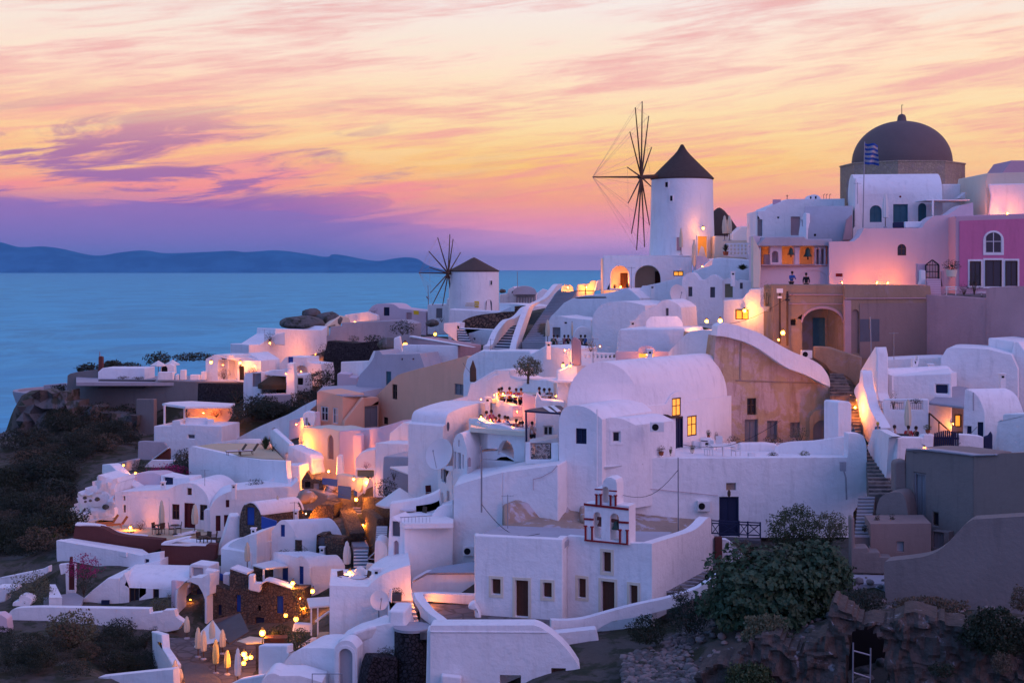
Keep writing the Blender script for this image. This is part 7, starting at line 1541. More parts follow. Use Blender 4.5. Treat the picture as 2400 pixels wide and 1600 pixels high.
for x,y,d,hp,m,l in ((1717,1160,91,210,'canvas','folded parasol farthest back on the restaurant terrace'),(1820,1330,88,280,'canvas','folded pinkish parasol left of the tent canopy'),(1870,1350,87,270,'canvas','folded parasol second in the restaurant row'),(1948,1230,89,240,'canvas','folded parasol standing in the tent opening'),(1982,1480,84,320,'canvasy','yellowish folded parasol in the middle of the row'),(2045,1300,88,230,'canvas','folded parasol at the right side of the tent'),(2088,1490,83,230,'canvasy','yellow folded parasol near the right planter'),(2185,1600,81,360,'canvasw','pale folded parasol right of the yellow ones'),(1610,1600,83,250,'canvas','leftmost folded parasol at the bottom edge'),(1655,1620,82,190,'canvas','short folded parasol at the bottom edge')):
    parasol_closed(l,x,y,d,hp,m,w=.24,group='folded restaurant parasols')
R(0,600)
parasol_open('left open pale parasol on the seaside terrace',1455,962,168,150,38,group='open seaside parasols'); parasol_open('right open pale parasol on the seaside terrace',1585,955,170,135,35,group='open seaside parasols')
R(400,600)
h=H('thatched_parasol','wide thatched parasol over the cubic houses terrace','parasol'); p=W(1000,1265,157.5); r=h.root(p); c=W(985,1095,157.5)
MB().lathe([(.05,.15),(1.0,-.2),(2.1,-.9),(2.15,-1.4),(1.9,-1.2)],c,22,rib=.03,rn=11).build('thatch','reed',r); MB().tube(p,c,.09).build('pole','timber',r)
R(500,1200)
# ================================================================ FURNITURE
R(0,1000)
ch0=None
for x,y,d,rz,l in ((1430,985,115,1.2,'dark chair at the left of the iron table by the parasols'),(1480,985,114.6,-2.4,'dark chair right behind the left iron table'),(1575,985,114.8,1.8,'dark chair left of the second iron table'),(1640,980,114.8,-1.3,'dark chair facing the red door'),(1840,1080,109.5,.9,'wicker chair on the lower red terrace, leftmost'),(1905,1075,109.5,-.5,'wicker chair on the lower red terrace, middle'),(1965,1070,109.4,-1.2,'wicker chair on the lower red terrace, rightmost')):
    if ch0 is None: ch0=seat(l,W(x,y,d),rz,'timber','dark terrace chairs',True)
    else: dup(ch0,W(x,y,d),rz,label=l)
table('round iron table between the left dark chairs',W(1458,985,114.8),.4,top='timber',mt='iron'); table('small iron table between the right dark chairs',W(1608,985,114.8),.35,top='timber',mt='iron'); table('low round table among the wicker chairs',W(1870,1078,109.2),.4,h=.6,top='timber',mt='iron')
def lounger(label,p,rz,mt='timber',cush=None,group='sun loungers'):
    e=E('sun_lounger',label,'sun lounger',p,group,rz)
    def bb(c,sz,nm,rx=0.,m=mt):
        o=MB().box((0,0,0),sz,0,rx=rx).build(nm,m,None,.01); o.parent=e; o.location=(c[0],c[1],c[2]+o['wloc'][2])
    bb((0,-.3,.32),(.62,1.25,.06),'seat'); bb((0,.62,.60),(.62,.75,.05),'backrest',.95)
    if cush: bb((0,-.3,.37),(.56,1.2,.05),'cushion',0,cush)
    for x in (-.26,.26):
        for y in (-.8,.3): bb((x,y,.15),(.05,.05,.3),'leg')
    return e
R(500,900)
_z=ZH(605,125.5)-.1
l0=lounger('left brown sun lounger with white cushion on the beige deck',G(215,650,_z),-1.15,'timber','cwhite'); dup(l0,G(325,645,_z),-1.15,label='right brown sun lounger with white cushion on the beige deck')
R(0,1000)
l1=lounger('left lounger with painted orange lamplight at the dark red terrace',W(990,915,115.5),-1.1,'corange'); dup(l1,W(1075,930,115),-1.1,label='right lounger with painted orange lamplight at the dark red terrace')  # orange of the lamplight is painted into the lounger colour
R(1500,800)
q=W(760,1065,87.6); table('long white table on the big terrace',q,.7,top='wood_white',sq=True,name='table')
s0=seat('white plastic armchair right of the long white table',W(880,1065,88),.6,'wood_white','white terrace chairs',True); dup(s0,W(630,1050,89),-1.2,label='white plastic armchair left of the long white table'); dup(s0,W(730,1000,91),2.9,label='white plastic armchair behind the long white table')
h=H('white_barbecue','small white masonry grill with dark top beside the amber window','grill'); h.f([(560,1000),(560,905),(640,885),(685,905),(685,1000)],92,1.2,ops=[('x',600,930,632,965,'dark')],bevel=.08)
h.f([(480,1000),(490,925),(560,915),(560,1005)],92.5,1,name='side'); h.p3([(558,908,91.9),(600,885,93),(660,888,93),(620,912,91.9)],(0,0,-.05),'dgrey','top_plate')
h=H('white_box','small plain white box standing on the retaining wall','box'); h.f([(1000,1068),(1000,1028),(1062,1028),(1062,1068)],87.2,.5,'wood_white',bevel=.03)
R(1500,800)
h=H('air_conditioner','pale air conditioning unit with round dark fan on the retaining wall','air conditioner'); h.f([(530,1560),(530,1465),(648,1470),(648,1562)],86,.5,'wood_white',bevel=.03,name='casing')
pl=Pl((530,85.97,648,85.97)); c=pl.at(568,1512); mb=MB()
for k in range(4): mb.add([c+Vector(((.2-.05*k)*math.cos(t),-.01-.002*k,(.2-.05*k)*math.sin(t))) for t in [i*math.pi/9 for i in range(18)]],[tuple(range(18))])
mb.build('fan_grille','dark',h.r,weld=False)
h=H('meter_box','grey meter box with long pipe on the big retaining wall','box'); h.f([(1843,1190),(1840,1105),(1895,1103),(1895,1192)],85.9,.25,'lgrey',bevel=.03,name='cabinet'); MB().path([W(1875,1190,85.7),W(1890,1250,85.7),W(1898,1450,85.9)],.05,6).build('pipe','lgrey',h.r)
MB().lathe([(.04,0),(.1,.1),(.1,.3),(.05,.4)],W(818,1425,86),8).build('wall_lantern','timber',None,tag=('small unlit brown lantern above the lower blue doorway','lantern'))
MB().path([W(350,1065,84),W(352,1800,84)],.035,6).build('drain_pipe','metal',None,tag=('long thin pale vertical pipe crossing the retaining wall','pipe'))
# dishes
def dish(label,x,y,d,r,rz=.4,rx=-.5):
    p=W(x,y,d); e=E('satellite_dish',label,'satellite dish',p-Vector((0,0,r+.3)),'satellite dishes')
    M=Matrix.Rotation(rz,3,'Z')@Matrix.Rotation(math.pi/2+rx,3,'X'); mb=MB(); mb.lathe([(.01,.0),(r*.5,r*.06),(r,r*.24),(r*.99,r*.27),(r*.5,r*.09),(.01,.03)],(0,0,0),28)
    mb.v=[tuple(p+M@Vector(v)) for v in mb.v]; mb.build('reflector','wood_white',e)
    mb=MB(); f=p+M@Vector((0,0,r*.9)); mb.tube(p+M@Vector((0,-r*.9,r*.2)),f,.02); mb.tube(f,f+Vector((0,.05,.08)),.05); mb.build('feed_arm','metal',e); MB().tube(p+M@Vector((0,0,-.05)),p-Vector((0,-.1,r+.5)),.04).build('mast','metal',e)
R(500,900); dish('big white satellite dish left of the little chapel',2095,650,93,1.05,-.6,-.35)
R(1350,560); dish('satellite dish on the smooth slope left of the gull-winged house',925,510,123.5,.85,.5,-.2)
R(500,1200); dish('faint satellite dish on the wall of the tall white block',1520,810,79.5,.55,.4,-.3)
R(500,900); dish('grey satellite dish among the shrubs of the far slope',335,305,150,.8,-.3,-.3)
# flag
R(1800,230)
e=E('flag','blue and white striped flag on a tall white pole by the dome','flag',W(875,1190,126))
MB().tube(W(872,1190,126),W(888,400,126),.055,.035,8).build('pole','metal',e)
def flagpart(nm,mt,rows,x0=0.,x1=1.):
    mb=MB()
    for r in rows:
        N_=12; vs=[]
        for j in (0,1):
            for i in range(N_+1):
                u=x0+(x1-x0)*i/N_; p=W(890+u*125,410+(r+j)*21.5+u*18+6*math.sin(u*7),126); p.y+=.25*math.sin(u*8+.3*r); vs.append(p)
        mb.add(vs,[(i,i+1,i+N_+2,i+N_+1) for i in range(N_)])
    mb.build(nm,mt,e,0,smooth=60,weld=False)
flagpart('blue_stripe','blue',(0,2,4,6,8)); flagpart('white_stripe','lgrey',(1,3,5,7)); 
# pots, plants
R(1500,800)
for x,y,d,w,hh,m,po,l in ((120,1045,86.5,30,70,'leaf','terracotta','thin plant pot at the left end of the ledge'),(195,1045,86.5,80,90,'dry','terracotta','reddish clay pot plant on the ledge by the pink wall'),(280,1040,86.8,35,80,'leafy','cream','small pale pot plant third on the ledge'),(480,1020,90,70,75,'leafy','cream','bushy potted plant under the amber window'),(630,880,92.5,50,70,'leaf','terracotta','cactus pot left on the masonry grill'),(700,910,92.5,40,80,'dry','terracotta','tall clay pot right of the masonry grill')):
    bush('potted_plant',l,x,y,d,w,hh,m,160,pot=po,cat='plant')
for x,y,d,w,hh,m,l in ((860,940,94,130,75,'dry','dry reddish shrub at the left ruin door'),(1220,965,94,190,120,'dry','tangled dry shrub between the ruin doors'),(1460,945,94,190,175,'olive','olive-brown climbing bush beside the grey arched door'),(1220,1065,88.3,95,50,'dry','low dry plant on the terrace parapet, middle'),(1510,1065,88.3,110,65,'leafy','small yellowish plant on the terrace parapet, right')):
    bush('shrub',l,x,y,d,w,hh,m,420)
R(900,520)
bush('olive_tree','round olive tree in front of the white terrace wall',1325,1450,106,250,215,'olive',2600,.14,'tree',trunk=True,tr_h=.25)
bush('agave_bush','pale spiky shrub beside the worn column',1900,1190,109,120,110,'olive',260,up=.5)
R(1350,560)
spiky('palm_plant','dark spiky palm plant by the lattice balustrade',1375,150,135,110,120,'leafd',60,pot='terracotta'); bush('planter_bush','green bush in a tall white planter left of the mansion',1755,665,108.5,120,270,'leafy',500,cat='plant',pot='cream')
spiky('agave','spiky agave on the terrace of the lit loggia',355,455,140.5,70,50,'dry',40)
spiky('agave','dark agave right of the lit loggia door',475,455,140.3,80,60,'dry',40)
R(500,900)
spiky('yucca','big spiky yucca at the end of the beige deck',480,600,127.5,170,140,'leaf',90); bush('shrub','dark round shrub beside the yucca',545,612,126,90,80,'leafd',300)
bush('shrub','dark low bush on the white ramp below the deck',385,960,118.5,170,95,'leafd',450); bush('shrub','small bush at the top of the rubble bank',755,895,119.5,70,70,'leaf',200)
bush('potted_shrub','dark flowering pot in the rounded bay',1405,775,117.5,90,65,'bougain',200,cat='plant'); bush('shrub','large dark bush left of the dim patio',1590,1030,104.5,200,170,'leafd',700)
spiky('agave','small agave on the white terrace wall of the bay house',1640,645,111.5,85,60,'leafy',40)
bush('shrub','brushy dark shrub at the corner of the patio awning',1660,880,105.5,100,130,'dry',250)
R(500,1200)
bush('shrub','round green shrub by the stone side of the gable vault',800,390,104,130,90,'leafd',350); bush('potted_shrub','hanging flower planter left of the green shrub',650,385,104.5,110,50,'dry',220,cat='plant')
bush('hedge_bush','large dark green bush at the white pergola foot',780,1290,80.5,240,240,'leaf',1500); bush('shrub','leafy plant glowing orange beside the stone wall',830,960,95,170,200,'olive',700); bush('shrub','vine hanging over the stone wall by the orange lamp',780,800,97.6,120,110,'leaf',400)
bush('shrub','dark bush behind the bright lamp planter',600,1160,86.5,220,130,'leafd',700); bush('shrub','yellowish lit plant at the right of the brown planter',560,1155,86,90,70,'leafy',220)
bush('shrub','creeper on the rock left of the alley steps',1240,290,104.5,90,120,'dry',260)
R(0,1000)
bush('shrub','small round bush by the dark red terrace floor lamp',1290,945,117,120,95,'leafd',350,cat='bush')
bush('creeper','dark reddish creeper draped over the upper terraces',1540,470,128,420,130,'bougain',900,.18,gate=.25); bush('creeper','green creeper at the orange upper lamp',1290,430,128.5,170,130,'leafd',500)
R(0,1200)
bush('bougainvillea','magenta bougainvillea climbing beside the dark garden doorway',770,620,104,300,240,'bougain',800,.16,gate=.2,cat='plant'); bush('bougainvillea_leaves','green leafy shrub under the bougainvillea',770,760,103,160,260,'leafd',700,cat='plant')
bush('shrub','large tangled yellow-green shrub in the lower left garden',290,850,101,420,300,'olive',2200,.16,gate=.1); bush('shrub','dark upright shrub beside the garden steps',415,740,103,90,160,'leafd',350); bush('shrub','dense rounded shrub hanging over the garden wall',1470,925,99.5,235,140,'olive',900)
bush('grass_clump','big wispy grey-green broom bush on the lower slope',660,1240,92,520,330,'olive',2600,.22,up=1.2); bush('shrub','dark shrub at the corner of the restaurant wall',1330,1250,92.5,160,180,'leafd',500); bush('potted_shrub','round potted bush on the restaurant corner',1415,1110,92.5,90,70,'leafd',200,cat='plant')
bush('shrub','yellowish sprig hanging by the arched niche',1555,790,100.5,70,60,'leafy',120)
R(0,600)
for x,y,d,w,hh,l in ((810,1070,178,240,80,'dark shrub on the grey cube house skyline'),(1030,1030,178,180,70,'dark bush behind the blue parapet house'),(1450,1010,178,250,130,'big dome-shaped dark bush behind the open parasols')):
    bush('shrub',l,x,y,d,w,hh,'scrub',700,.35)
bush('shrub','low dark scrub mound right of the seaside parasols',1780,960,180,420,75,'scrub',700,.35); bush('shrub','dark mound behind the long parapet house',1200,1030,179,230,55,'scrub',400,.3)
for i,(x,y) in enumerate(((1130,1125),(1270,1130))): bush('shrub',('left','right')[i]+' small red-tinged plant row before the blue parapet',x,y,170.5,110,25,'dry',150,.15)
bush('shrub','dark hanging plants on the round lookout',540,1250,178,150,70,'leafd',300,.3)
R(400,600)
for x,y,d,w,hh,m,l in ((1440,1150,165,220,180,'scrub','dark bush between cubic houses and white blocks'),(1400,920,178,130,120,'scrub','dark shrub under the ridge diagonal wall'),(2130,720,170,240,130,'scrub','dark shrub right of the blue shaded house'),(1680,790,190,110,60,'scrub','small shrub on the blue shaded wall'),(760,1080,162,110,60,'dry','reddish flowers by the lantern porch'),(490,1130,165,120,100,'reed','brush parasol inside the left lit doorway'),(910,780,188,110,80,'scrub','brown shrub by the roof uplight'),(1870,790,172,200,70,'scrub','low scrub along the blue shaded wall'),(1330,1230,158,200,190,'dry','dry climbing plant right of the cubic houses'),(150,1480,148.5,80,60,'dry','left potted plant on the pergola terrace'),(420,1480,148.5,120,80,'bougain','pink bush on the pergola terrace'),(640,1520,146,240,190,'scrub','dark shrub at the right end of the pergola'),(600,1330,158,160,110,'leafd','green shrub by the stone facing wall')):
    bush('shrub',l,x,y,d,w,hh,m,400)
# big rocks on the ridge
def rock(label,x,y,d,wpx,hpx,mt='rock',seed=1,name='boulder',fl=1.):
    p=W(x,y,d); w=wpx/SC*d/F/2; h=hpx/SC*d/F; mb=MB(); n=20; vs=[]
    for j in range(13):
        for i in range(n):
            t=2*math.pi*i/n; f=math.pi*j/12; dd=Vector((math.sin(f)*math.cos(t),math.sin(f)*math.sin(t),math.cos(f))); k=1+.22*noise.noise(dd*1.6+Vector((seed,0,0)))+.10*noise.noise(dd*4+Vector((seed,5,0)))
            vs.append(p+Vector((dd.x*w*k,dd.y*w*k*fl,h/2+dd.z*h/2*k)))
    mb.add(vs,[(j*n+i,j*n+(i+1)%n,(j+1)*n+(i+1)%n,(j+1)*n+i) for j in range(12) for i in range(n)]); return mb.build(name,mt,None,0,tag=(label,'rock'),smooth=60)
rock('large dark rounded boulder balanced on the ridge',1290,570,208,190,88,'rock',3); rock('long dark lava rock mound under the boulder',1210,680,200,400,130,'rock',7); rock('slanting smooth dark rock beside the diagonal wall',1450,665,203,260,150,'rock',11,fl=.7)
h=H('dry_stone_terrace','dark dry-stone terrace walls on the slope below the blue shaded house','wall')
h.f([(1400,940),(1440,780),(1700,800),(2000,770),(2060,790),(1850,860),(1560,975),(1560,1010),(1420,1010)],(1400,170,2060,168),2.5,'darkstone',bevel=.05)
R(900,520)
rock('heap of brown boulders between the shop light and blue walls',60,1190,158,230,130,'rock',5); rock('dark rock behind the vaulted chapel terrace',1090,655,211,60,40,'rock',9); bush('shrub','round pale shrub at the far windmill foot',530,920,196,70,60,'olive',250); rock('row of dark rocks at the shop below the windmill',440,965,192,120,70,'rock',15)
R(500,1200)
rock('orange-lit boulder above the alley stair',1110-500,0,1,1,1) if 0 else None
R(500,900)
rock('pale orange-lit boulder at the top of the alley stair',1110,1090,115.5,140,80,'tanrock',17); rock('brown boulder on the rubble bank',1080,1010,117.5,110,90,'tanrock',19); rock('long brown boulder over the pale stair wall',860,1100,114.5,180,120,'tanrock',23)
# laundry and clutter above the stair
for x0,x1,y0,y1,m,l in ((1145,1265,930,1060,'blue','bright blue cloth hanging at the top of the stair'),(1290,1320,955,1035,'blue','small blue cloth right of the lamp wall'),(1000,1140,860,940,'blue','blue boards along the alley roof')):
    wall('blue_cloth' if 'cloth' in l else 'blue_boards',l,[(x0,y0),(x1,y0+15),(x1,y1),(x0,y1-20)],114.6,.1,m,'cloth' if 'cloth' in l else 'boards',bevel=0)
h=H('dark_shop_stall','dark cluttered timber stall above the rubble bank','stall'); h.f([(810,960),(810,880),(860,800),(905,870),(1010,880),(1010,970)],117,1,'stone',ops=[('x',840,895,890,950,'dark'),('x',920,910,970,975,'lgrey')],bevel=.04)
for x,c in ((870,'blue'),(1020-60,'timber')): pass
# ================================================================ FOREGROUND VEGETATION, LOWER RIGHT
R(1500,1200)
def bigleaf(name,label,c,r,n,ls,mat,seed,cat='bush'):
    e=E(name,label,cat,c-Vector((0,0,r[2]*.8))); rd=random.Random(seed); mb=MB()
    for i in range(n):
        d=Vector((rd.gauss(0,1),rd.gauss(0,1),rd.gauss(0,1))).normalized(); q=.6+.4*rd.random()**.5; lump=1+.5*noise.noise(d*2.2+Vector((seed,0,0)))+.35*noise.noise(d*6+Vector((seed,2,0)))
        p=c+Vector((d.x*r[0],d.y*r[1],d.z*r[2]))*q*lump
        if d.z<-.7: continue
        up=(d*.8+Vector((rd.gauss(0,.5),rd.gauss(0,.5)-.3,rd.gauss(0,.4)+.5))).normalized(); a=up.orthogonal().normalized(); a=Matrix.Rotation(rd.random()*6.28,3,up)@a; b=up.cross(a); s=ls*rd.uniform(.6,1.3)
        pts=[p+(a*math.cos(t)+b*math.sin(t))*s*k+up*(.12*s if j%2 else -.05*s) for j,(t,k) in enumerate(((0,1.1),(.9,.72),(1.7,.95),(2.6,.55),(3.14,.25),(3.7,.55),(4.6,.95),(5.4,.72)))]
        mb.add([p]+pts,[(0,j+1,(j+1)%8+1) for j in range(8)])
    mb.build('foliage',mat,e,0,smooth=0,weld=False)
    mb=MB()
    for k in range(9): t=k*.8; mb.path([c-Vector((0,0,r[2]*1.0)),c+Vector((math.cos(t)*r[0]*.35,math.sin(t)*r[1]*.3,-r[2]*.2)),c+Vector((math.cos(t)*r[0]*.7,math.sin(t)*r[1]*.6,r[2]*.4))],.035,5)
    mb.build('branches','bark',e); return e
bigleaf('fig_bush','huge dark broad-leaved fig bush at lower right',W(1150,780,69.5),(3.0,2.0,2.1),6400,.16,'fig',5)
bigleaf('fig_bush','broad-leaved bush crown beside the grey step block',W(1640,560,70),(1.5,1.3,1.5),2400,.14,'fig',9)
bush('tamarisk_bush','feathery green shrub in front of the blue-shadowed wall',1420,330,76,480,400,'leaf',4200,.15,gate=.18); bush('tamarisk_bush','finer feathery shrub right of the taller one',1750,280,76,330,290,'olive',2400,.13,gate=.15)
bush('shrub','dark undergrowth beneath the feathery shrubs',1500,480,75,600,260,'leafd',3000,.17); bush('dry_shrub','dry twiggy shrub by the white curl wall',950,480,76,250,220,'dry',1500,.12,gate=.3)
bush('shrub','dark bush over the end of the yard wall',450,1100,71,430,320,'scrub',2600,.14); bush('shrub','dark low bush left of the rubble heap',60,1200,70,380,260,'leafd',2200,.14,up=.5)
bush('dry_shrub','silvery twigs on the curved yard wall',370,820,73,180,130,'dry',700,.10); bush('grass_clump','tall wispy green grass clump right of the rubble heap',1150,1330,62.5,460,380,'olive',4200,.2,up=1.6); bush('grass_clump','lower green grass clump at the bottom edge',1000,1650,60.5,420,260,'leaf',2600,.18,up=1.6)
bush('grass_clump','brown dry grass tuft behind the green one',1240,1320,64,300,260,'dry',1800,.2,up=1.6)
R(1800,1200)
bush('shrub','grassy shrub at the foot of the curved tan wall',870,900,66.5,420,200,'scrub',1800,.14,up=.8); bush('grass_clump','long grass along the base of the curved wall',1500,920,64,700,120,'dry',2200,.16,up=1.5); bush('grass_clump','dark green grass clump at the right edge',2100,1300,58,600,420,'leafd',3800,.2,up=1.2); bush('dry_shrub','dry twig bush at the right edge below the wall',2330,905,63,220,230,'dry',900,.13,gate=.2)
bush('shrub','small creeper on the cave slope, lower middle',1600,1500,57,260,120,'leafd',700,.12); bush('shrub','reddish plant at the bottom right corner',2150,1480,56,180,200,'dry',700,.12)
rock('small pale rock in the right grass',1950,1010,60,140,130,'oldplaster',47)
for i,(x,m,l) in enumerate(((1000,'terracotta','red flowerpot on the grey landing block'),(1140,'navy','dark blue flowerpot on the grey landing block'))): 
    R(1800,860); bush('flowerpot',l,x,1438,74.6,60,95,'leafd',110,pot=m,cat='plant')
bush('potted_plant','green potted plant on the terrace corner wall',1468,605,82.9,75,80,'leafy',220,cat='plant',pot='terracotta'); bush('potted_plant','small dark bush on the grey steps',890,1510,74.5,60,70,'leafd',160,cat='plant')
# rubble heap: far more stones than anyone could count
def stones():
    rd=random.Random(8); mb=MB(); R(1500,1200)
    for i in range(2600):
        x=rd.uniform(-150,900); f=rd.random(); ytop=1350-.42*(x+150)*(.8+.2*rd.random()) if x<450 else 1060+(x-450)*.55
        y=ytop+(1640-ytop)*f; 
        if y<1040: continue
        d=73.5-(y-1050)/600*9.5; s=rd.choice((.07,.09,.11,.14,.17,.21))*rd.uniform(.7,1.15)
        if i%4==0: x=rd.uniform(-100,3400); y=rd.uniform(900,1660); d=71-(y-900)/760*9; s*=1.3
        p=W(x,y,d); p.z=gzz(p.x,p.y)+.05 if i%4==0 else p.z+.12
        n=7; vs=[]; q=rd.random()*9
        for j in range(5):
            for k in range(n):
                t=2*math.pi*k/n; g=math.pi*j/4; dd=Vector((math.sin(g)*math.cos(t),math.sin(g)*math.sin(t)*.9,math.cos(g)*.75)); vs.append(p+dd*s*(1+.3*noise.noise(dd*1.5+Vector((q*7,q,0)))))
        mb.add(vs,[(j*n+k,j*n+(k+1)%n,(j+1)*n+(k+1)%n,(j+1)*n+k) for j in range(4) for k in range(n)],0 if rd.random()<.62 else 1)
    o=mb.build('rubble_heap',['rock','grey'],None,0,smooth=50); tg(o,None,None,None,'stuff')
stones()
R(0,600)
cl=H('sea_cliff','steep dark rocky cliff falling to the sea at the left edge','cliff')
rough(cl,[(-300,2000),(-200,1700),(60,1640),(140,1568),(170,1480),(200,1410),(250,1360),(270,1290),(390,1235),(700,1290),(700,1400),(1240,1450),(1240,1600),(1500,1700),(1500,2000)],(-300,166,1500,163),'rock','rock_face',1.3,3.,res=.8,seed=4)
# ================================================================ SCRUB SLOPE, LEFT
def scrub():
    rd=random.Random(31); S1(); protos=[]
    for k in range(4):
        mb=MB(); leaves(mb,(0,0,.5),(1.,.95,.62),1500,.13,60+k,shell=.75)
        o=mb.build('scrub_bush',('scrub','scrub','leafd','dry')[k],None,0,smooth=0,weld=False,tag=('dark rounded thorny bush on the left hillside scrub','bush','scrub bushes on the left hillside')); o.location=(0,0,-200); protos.append(o)
    zones=[(0,340,1010,1260,150),(20,300,985,1020,26),(0,120,1260,1310,14),(560,760,900,1010,46),(420,480,1090,1150,6),(0,360,1500,1600,46)]
    used=[0,0,0,0]
    for x0,x1,y0,y1,n in zones:
        for _ in range(n):
            px=rd.uniform(x0,x1); py=rd.uniform(y0,y1)
            if x0==560 and not (py>1040-(px-560)*.62-40): continue
            if (px>165 and py>1080) and x0==0 and y1==1260: continue
            # march the ray to the ground
            D=None
            for s in range(60,230):
                p=W(px,py,float(s)); 
                if p.z<gzz(p.x,p.y): D=s; break
            if D is None or (px<70 and py<1050): continue
            if D<85 and py<1500: continue
            p=W(px,py,float(D)); k=rd.choice((0,0,1,1,2,3)); sc=rd.uniform(.7,2.0)*(1 if py<1500 else .6); loc=(p.x,p.y,gzz(p.x,p.y)+.1)
            if not used[k]: o=protos[k]; o.location=loc; o.scale=(sc,sc,sc); o.rotation_euler=(0,0,rd.random()*6.3); used[k]=1
            else: dup(protos[k],loc,rd.random()*6.3,(sc,sc,sc*rd.uniform(.7,1.2)))
    for u,o in zip(used,protos):
        if not u: bpy.data.objects.remove(o)
scrub()
# more terrace furniture and roof clutter
def aerial(label,x,y,d,h=1.6):
    p=W(x,y,d); e=E('aerial',label,'aerial',p,'roof aerials'); MB().tube(p-Vector((0,0,.3)),p+Vector((0,0,h)),.022).build('mast','metal',e); mb=MB()
    mb.tube(p+Vector((-.35,0,h*.95)),p+Vector((.35,.1,h*.95)),.014)
    for k in range(5): q=p+Vector((-.3+.15*k,.02*k,h*.95)); mb.tube(q-Vector((0,.2,0)),q+Vector((0,.2,0)),.009)
    mb.build('antenna','metal',e)
S1()
for x,y,d,l in ((1390,850,92,'thin aerial on the big vault left shoulder'),(1150,838,120,'aerial on the white house behind the olive tree'),(905,800,141,'aerial on the grey curved house parapet'),(1480,668,125,'aerial on the gull-winged house'),(2095,832,99,'aerial on the white terrace house roof'),(480,1145,118,'aerial on the long vaulted house'),(690,1225,107,'aerial on the white gable vault'),(1190,1225,80,'aerial at the back of the front church roof'),(2010,470,127,'aerial beside the chapel vault'),(620,800,186,'aerial on the stepped blue house')): aerial(l,x,y,d)
def acu(label,x,y,d,rz=0.):
    p=W(x,y,d); e=E('air_conditioner',label,'air conditioner',p,'small wall air conditioners'); MB().box(p,(.8,.34,.56)).build('casing','wood_white',e,.02); MB().lathe([(.01,-.01),(.21,-.01),(.21,.01),(.01,.01)],(0,0,0),18)
    mb=MB(); mb.add([p+Vector((-.12+.2*math.cos(t),-.18,.2*math.sin(t))) for t in [i*math.pi/9 for i in range(18)]],[tuple(range(18))]); mb.build('fan','dark',e,weld=False)
for x,y,d,l in ((1540,1000,85,'small air conditioner between the gabled cells and pink wall'),(1100,1290,85.5,'small air conditioner low on the lavender house'),(640,1180,115,'small air conditioner on the second vaulted house'),(1890,830,104,'small air conditioner on the brown stair parapet'),(1060,1010,107,'small air conditioner below the leaning canopy')): acu(l,x,y,d-.3)
for l,a,b in (('long sagging wire from the far windmill shed to the mauve flat house',(1005,745,210),(960,800,147)),('wire between the ochre house and the white vault behind the dish',(1085,850,122),(1165,900,112)),('wire crossing above the alley stair',(735,1120,116),(930,1180,104)),('wire from the retaining wall pipe to the church belfry',(1590,1100,84),(1460,1160,77)),('wire from the grey concrete house to the white vault',(2140,1060,77),(2290,1000,86))):
    p,q=W(*a),W(*b); MB().path([p.lerp(q,i/10)-Vector((0,0,.7*math.sin(math.pi*i/10))) for i in range(11)],.016,4).build('cable','iron',None,tag=(l,'cable'))
R(500,1200)
_p=W(1330,690,82.3); table('small glass table with crockery on the tall block terrace',_p,.45,h=.6,top='cwhite')
for x,y,rz,l in ((1190,690,.8,'dark lounge chair at the left of the tall block terrace'),(1400,690,-1.,'dark wooden chair at the right of the tall block terrace')): seat(l,W(x,y,82.5),rz,'timber','tall block terrace chairs',True)
h=H('white_sail_shade','bundled white canvas shade on the tall block terrace','shade'); h.f(sm([(1285,610),(1290,550),(1330,515),(1380,530),(1400,590)],3)+[(1395,610)],83,.6,'canvasw',bevel=.15)
h=H('white_hammock_frame','white curved shade frame beside the lowest alley stair','shade'); h.f(sm([(1400,510),(1420,470),(1500,480),(1570,460)],3)+sm([(1560,510),(1500,550),(1430,555),(1400,510)],3),88,.3,'canvasw',bevel=.05)
mb=MB(); mb.path([W(*q,87.8) for q in ((1425,420),(1520,330),(1550,320),(1560,420),(1572,440))],.04,5); mb.path([W(1415,425,87.8),W(1572,440,87.8)],.04,5); mb.build('frame','metal',h.r,weld=False)
R(500,900)
seat('dark wooden chair on the little terrace under the open parasol',W(1915,1268,87.5),-.9,'timber'); table('round glass table under the open parasol',W(1790,1262,88),.5,top='cwhite')
seat('reddish chair on the dim patio behind the parasol',W(1990,1060,97),.6,'woodred')
_c=None
for X,Y,D,l in ((1560,905,131,'white vent stack on the ochre corner roof'),):
    R(400,600)
    _c=H('roof_vent',l,'vent','roof vents').r if 0 else None
def vent(label,x,y,d,hh=.7,w=.35,mt='white'):
    p=W(x,y,d); e=E('chimney',label,'chimney',p,'small white chimneys'); MB().box(p+Vector((0,0,hh/2-.3)),(w,w,hh+.6)).build('stack',mt,e,.03); MB().box(p+Vector((0,0,hh+.05)),(w*1.3,w*1.3,.08)).build('cap',mt,e,.02); MB().box(p+Vector((0,-w*.51,hh-.15)),(w*.5,.02,.14)).build('flue','dark',e)
R(1000,800)
for x,y,d,l in ((560,610,100,'small chimney on the vaulted house left of the round balcony'),(1120,95,113,'small chimney on the roof above the olive tree'),(2050,175,97,'small chimney near the ridge of the big vault')): vent(l,x,y,d)
R(1350,560)
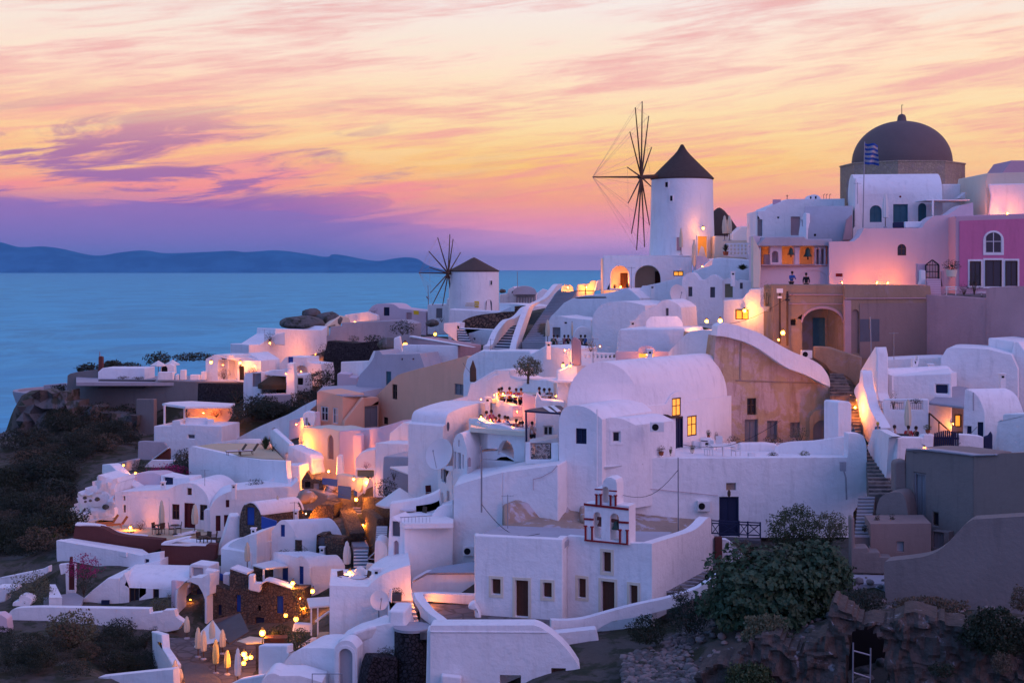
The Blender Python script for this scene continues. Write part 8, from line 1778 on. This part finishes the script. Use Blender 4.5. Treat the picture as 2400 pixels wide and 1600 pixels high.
for x,y,d,l in ((520,830,112,'stubby chimney at the left edge of the plain white house'),(700,490,131,'small chimney on the smooth slope below the loggias'),(1440,370,122,'small chimney on the gull-winged house wing')): vent(l,x,y,d,.6)
R(0,1000)
for x,y,d,l in ((1500,575,119,'small chimney on the long vaulted terrace house'),(2150,600,115,'small chimney on the second vaulted house'),(2330,1010,106,'small chimney above the curved roof house')): vent(l,x,y,d,.6)
R(500,1200)
for x,y,d,l in ((1000,400,104,'small chimney on the warm lit gable house'),(760,60,109,'small chimney on the white gable vault'),(1500,620,81.5,'small chimney behind the tall block parapet')): vent(l,x,y,d,.6)
R(1800,860)
for x,y,d,l in ((1500,60,99,'small chimney on the white terrace house roof'),(2150,150,95,'small chimney behind the quarter-round vault')): vent(l,x,y,d,.6)
for l,a,b in (('sagging cable from the mansion pole to the gull-winged house',(1858,690,106),(1640,760,112)),('sagging cable over the big terrace from the pale pipe',(1590,1040,85),(1830,985,90)),('thin cable from the church to the lavender house pole',(1265,1250,77),(1128,1180,83))):
    R(0,0,1.); p,q=W(*a),W(*b); MB().path([p.lerp(q,i/10)-Vector((0,0,.8*math.sin(math.pi*i/10))) for i in range(11)],.018,4).build('cable','iron',None,tag=(l,'cable'))
R(0,1000)
h=H('dead_tree','bare trunk with wide flat crown on the left edge below the slope','tree'); p=W(332,1085,128); r=h.root(p); MB().tube(p,W(332,920,128),.12,.07).build('trunk','bark',r); mb=MB(); leaves(mb,W(335,925,128),(3.2,2.2,.9),900,.25,5,gate=.2); mb.build('crown','dry',r,0,smooth=0,weld=False)
for x,l in ((60,'low white shed roof far left below the scrub'),(230,'second white shed roof left below the scrub')):
    h=H('white_shed',l,'shed'); h.f(arc(x-45,1078,x+55,1078,38)+[(x+60,1100),(x-50,1100)],129,3,bevel=.05)
h=H('glow_painted_parapet','short parapet strip with painted yellow lamplight beside the slope','wall'); h.f([(440,1022),(445,1000),(585,992),(585,1015)],124,.4,'yellow',bevel=.02)  # lamplight yellow is painted into the wall colour
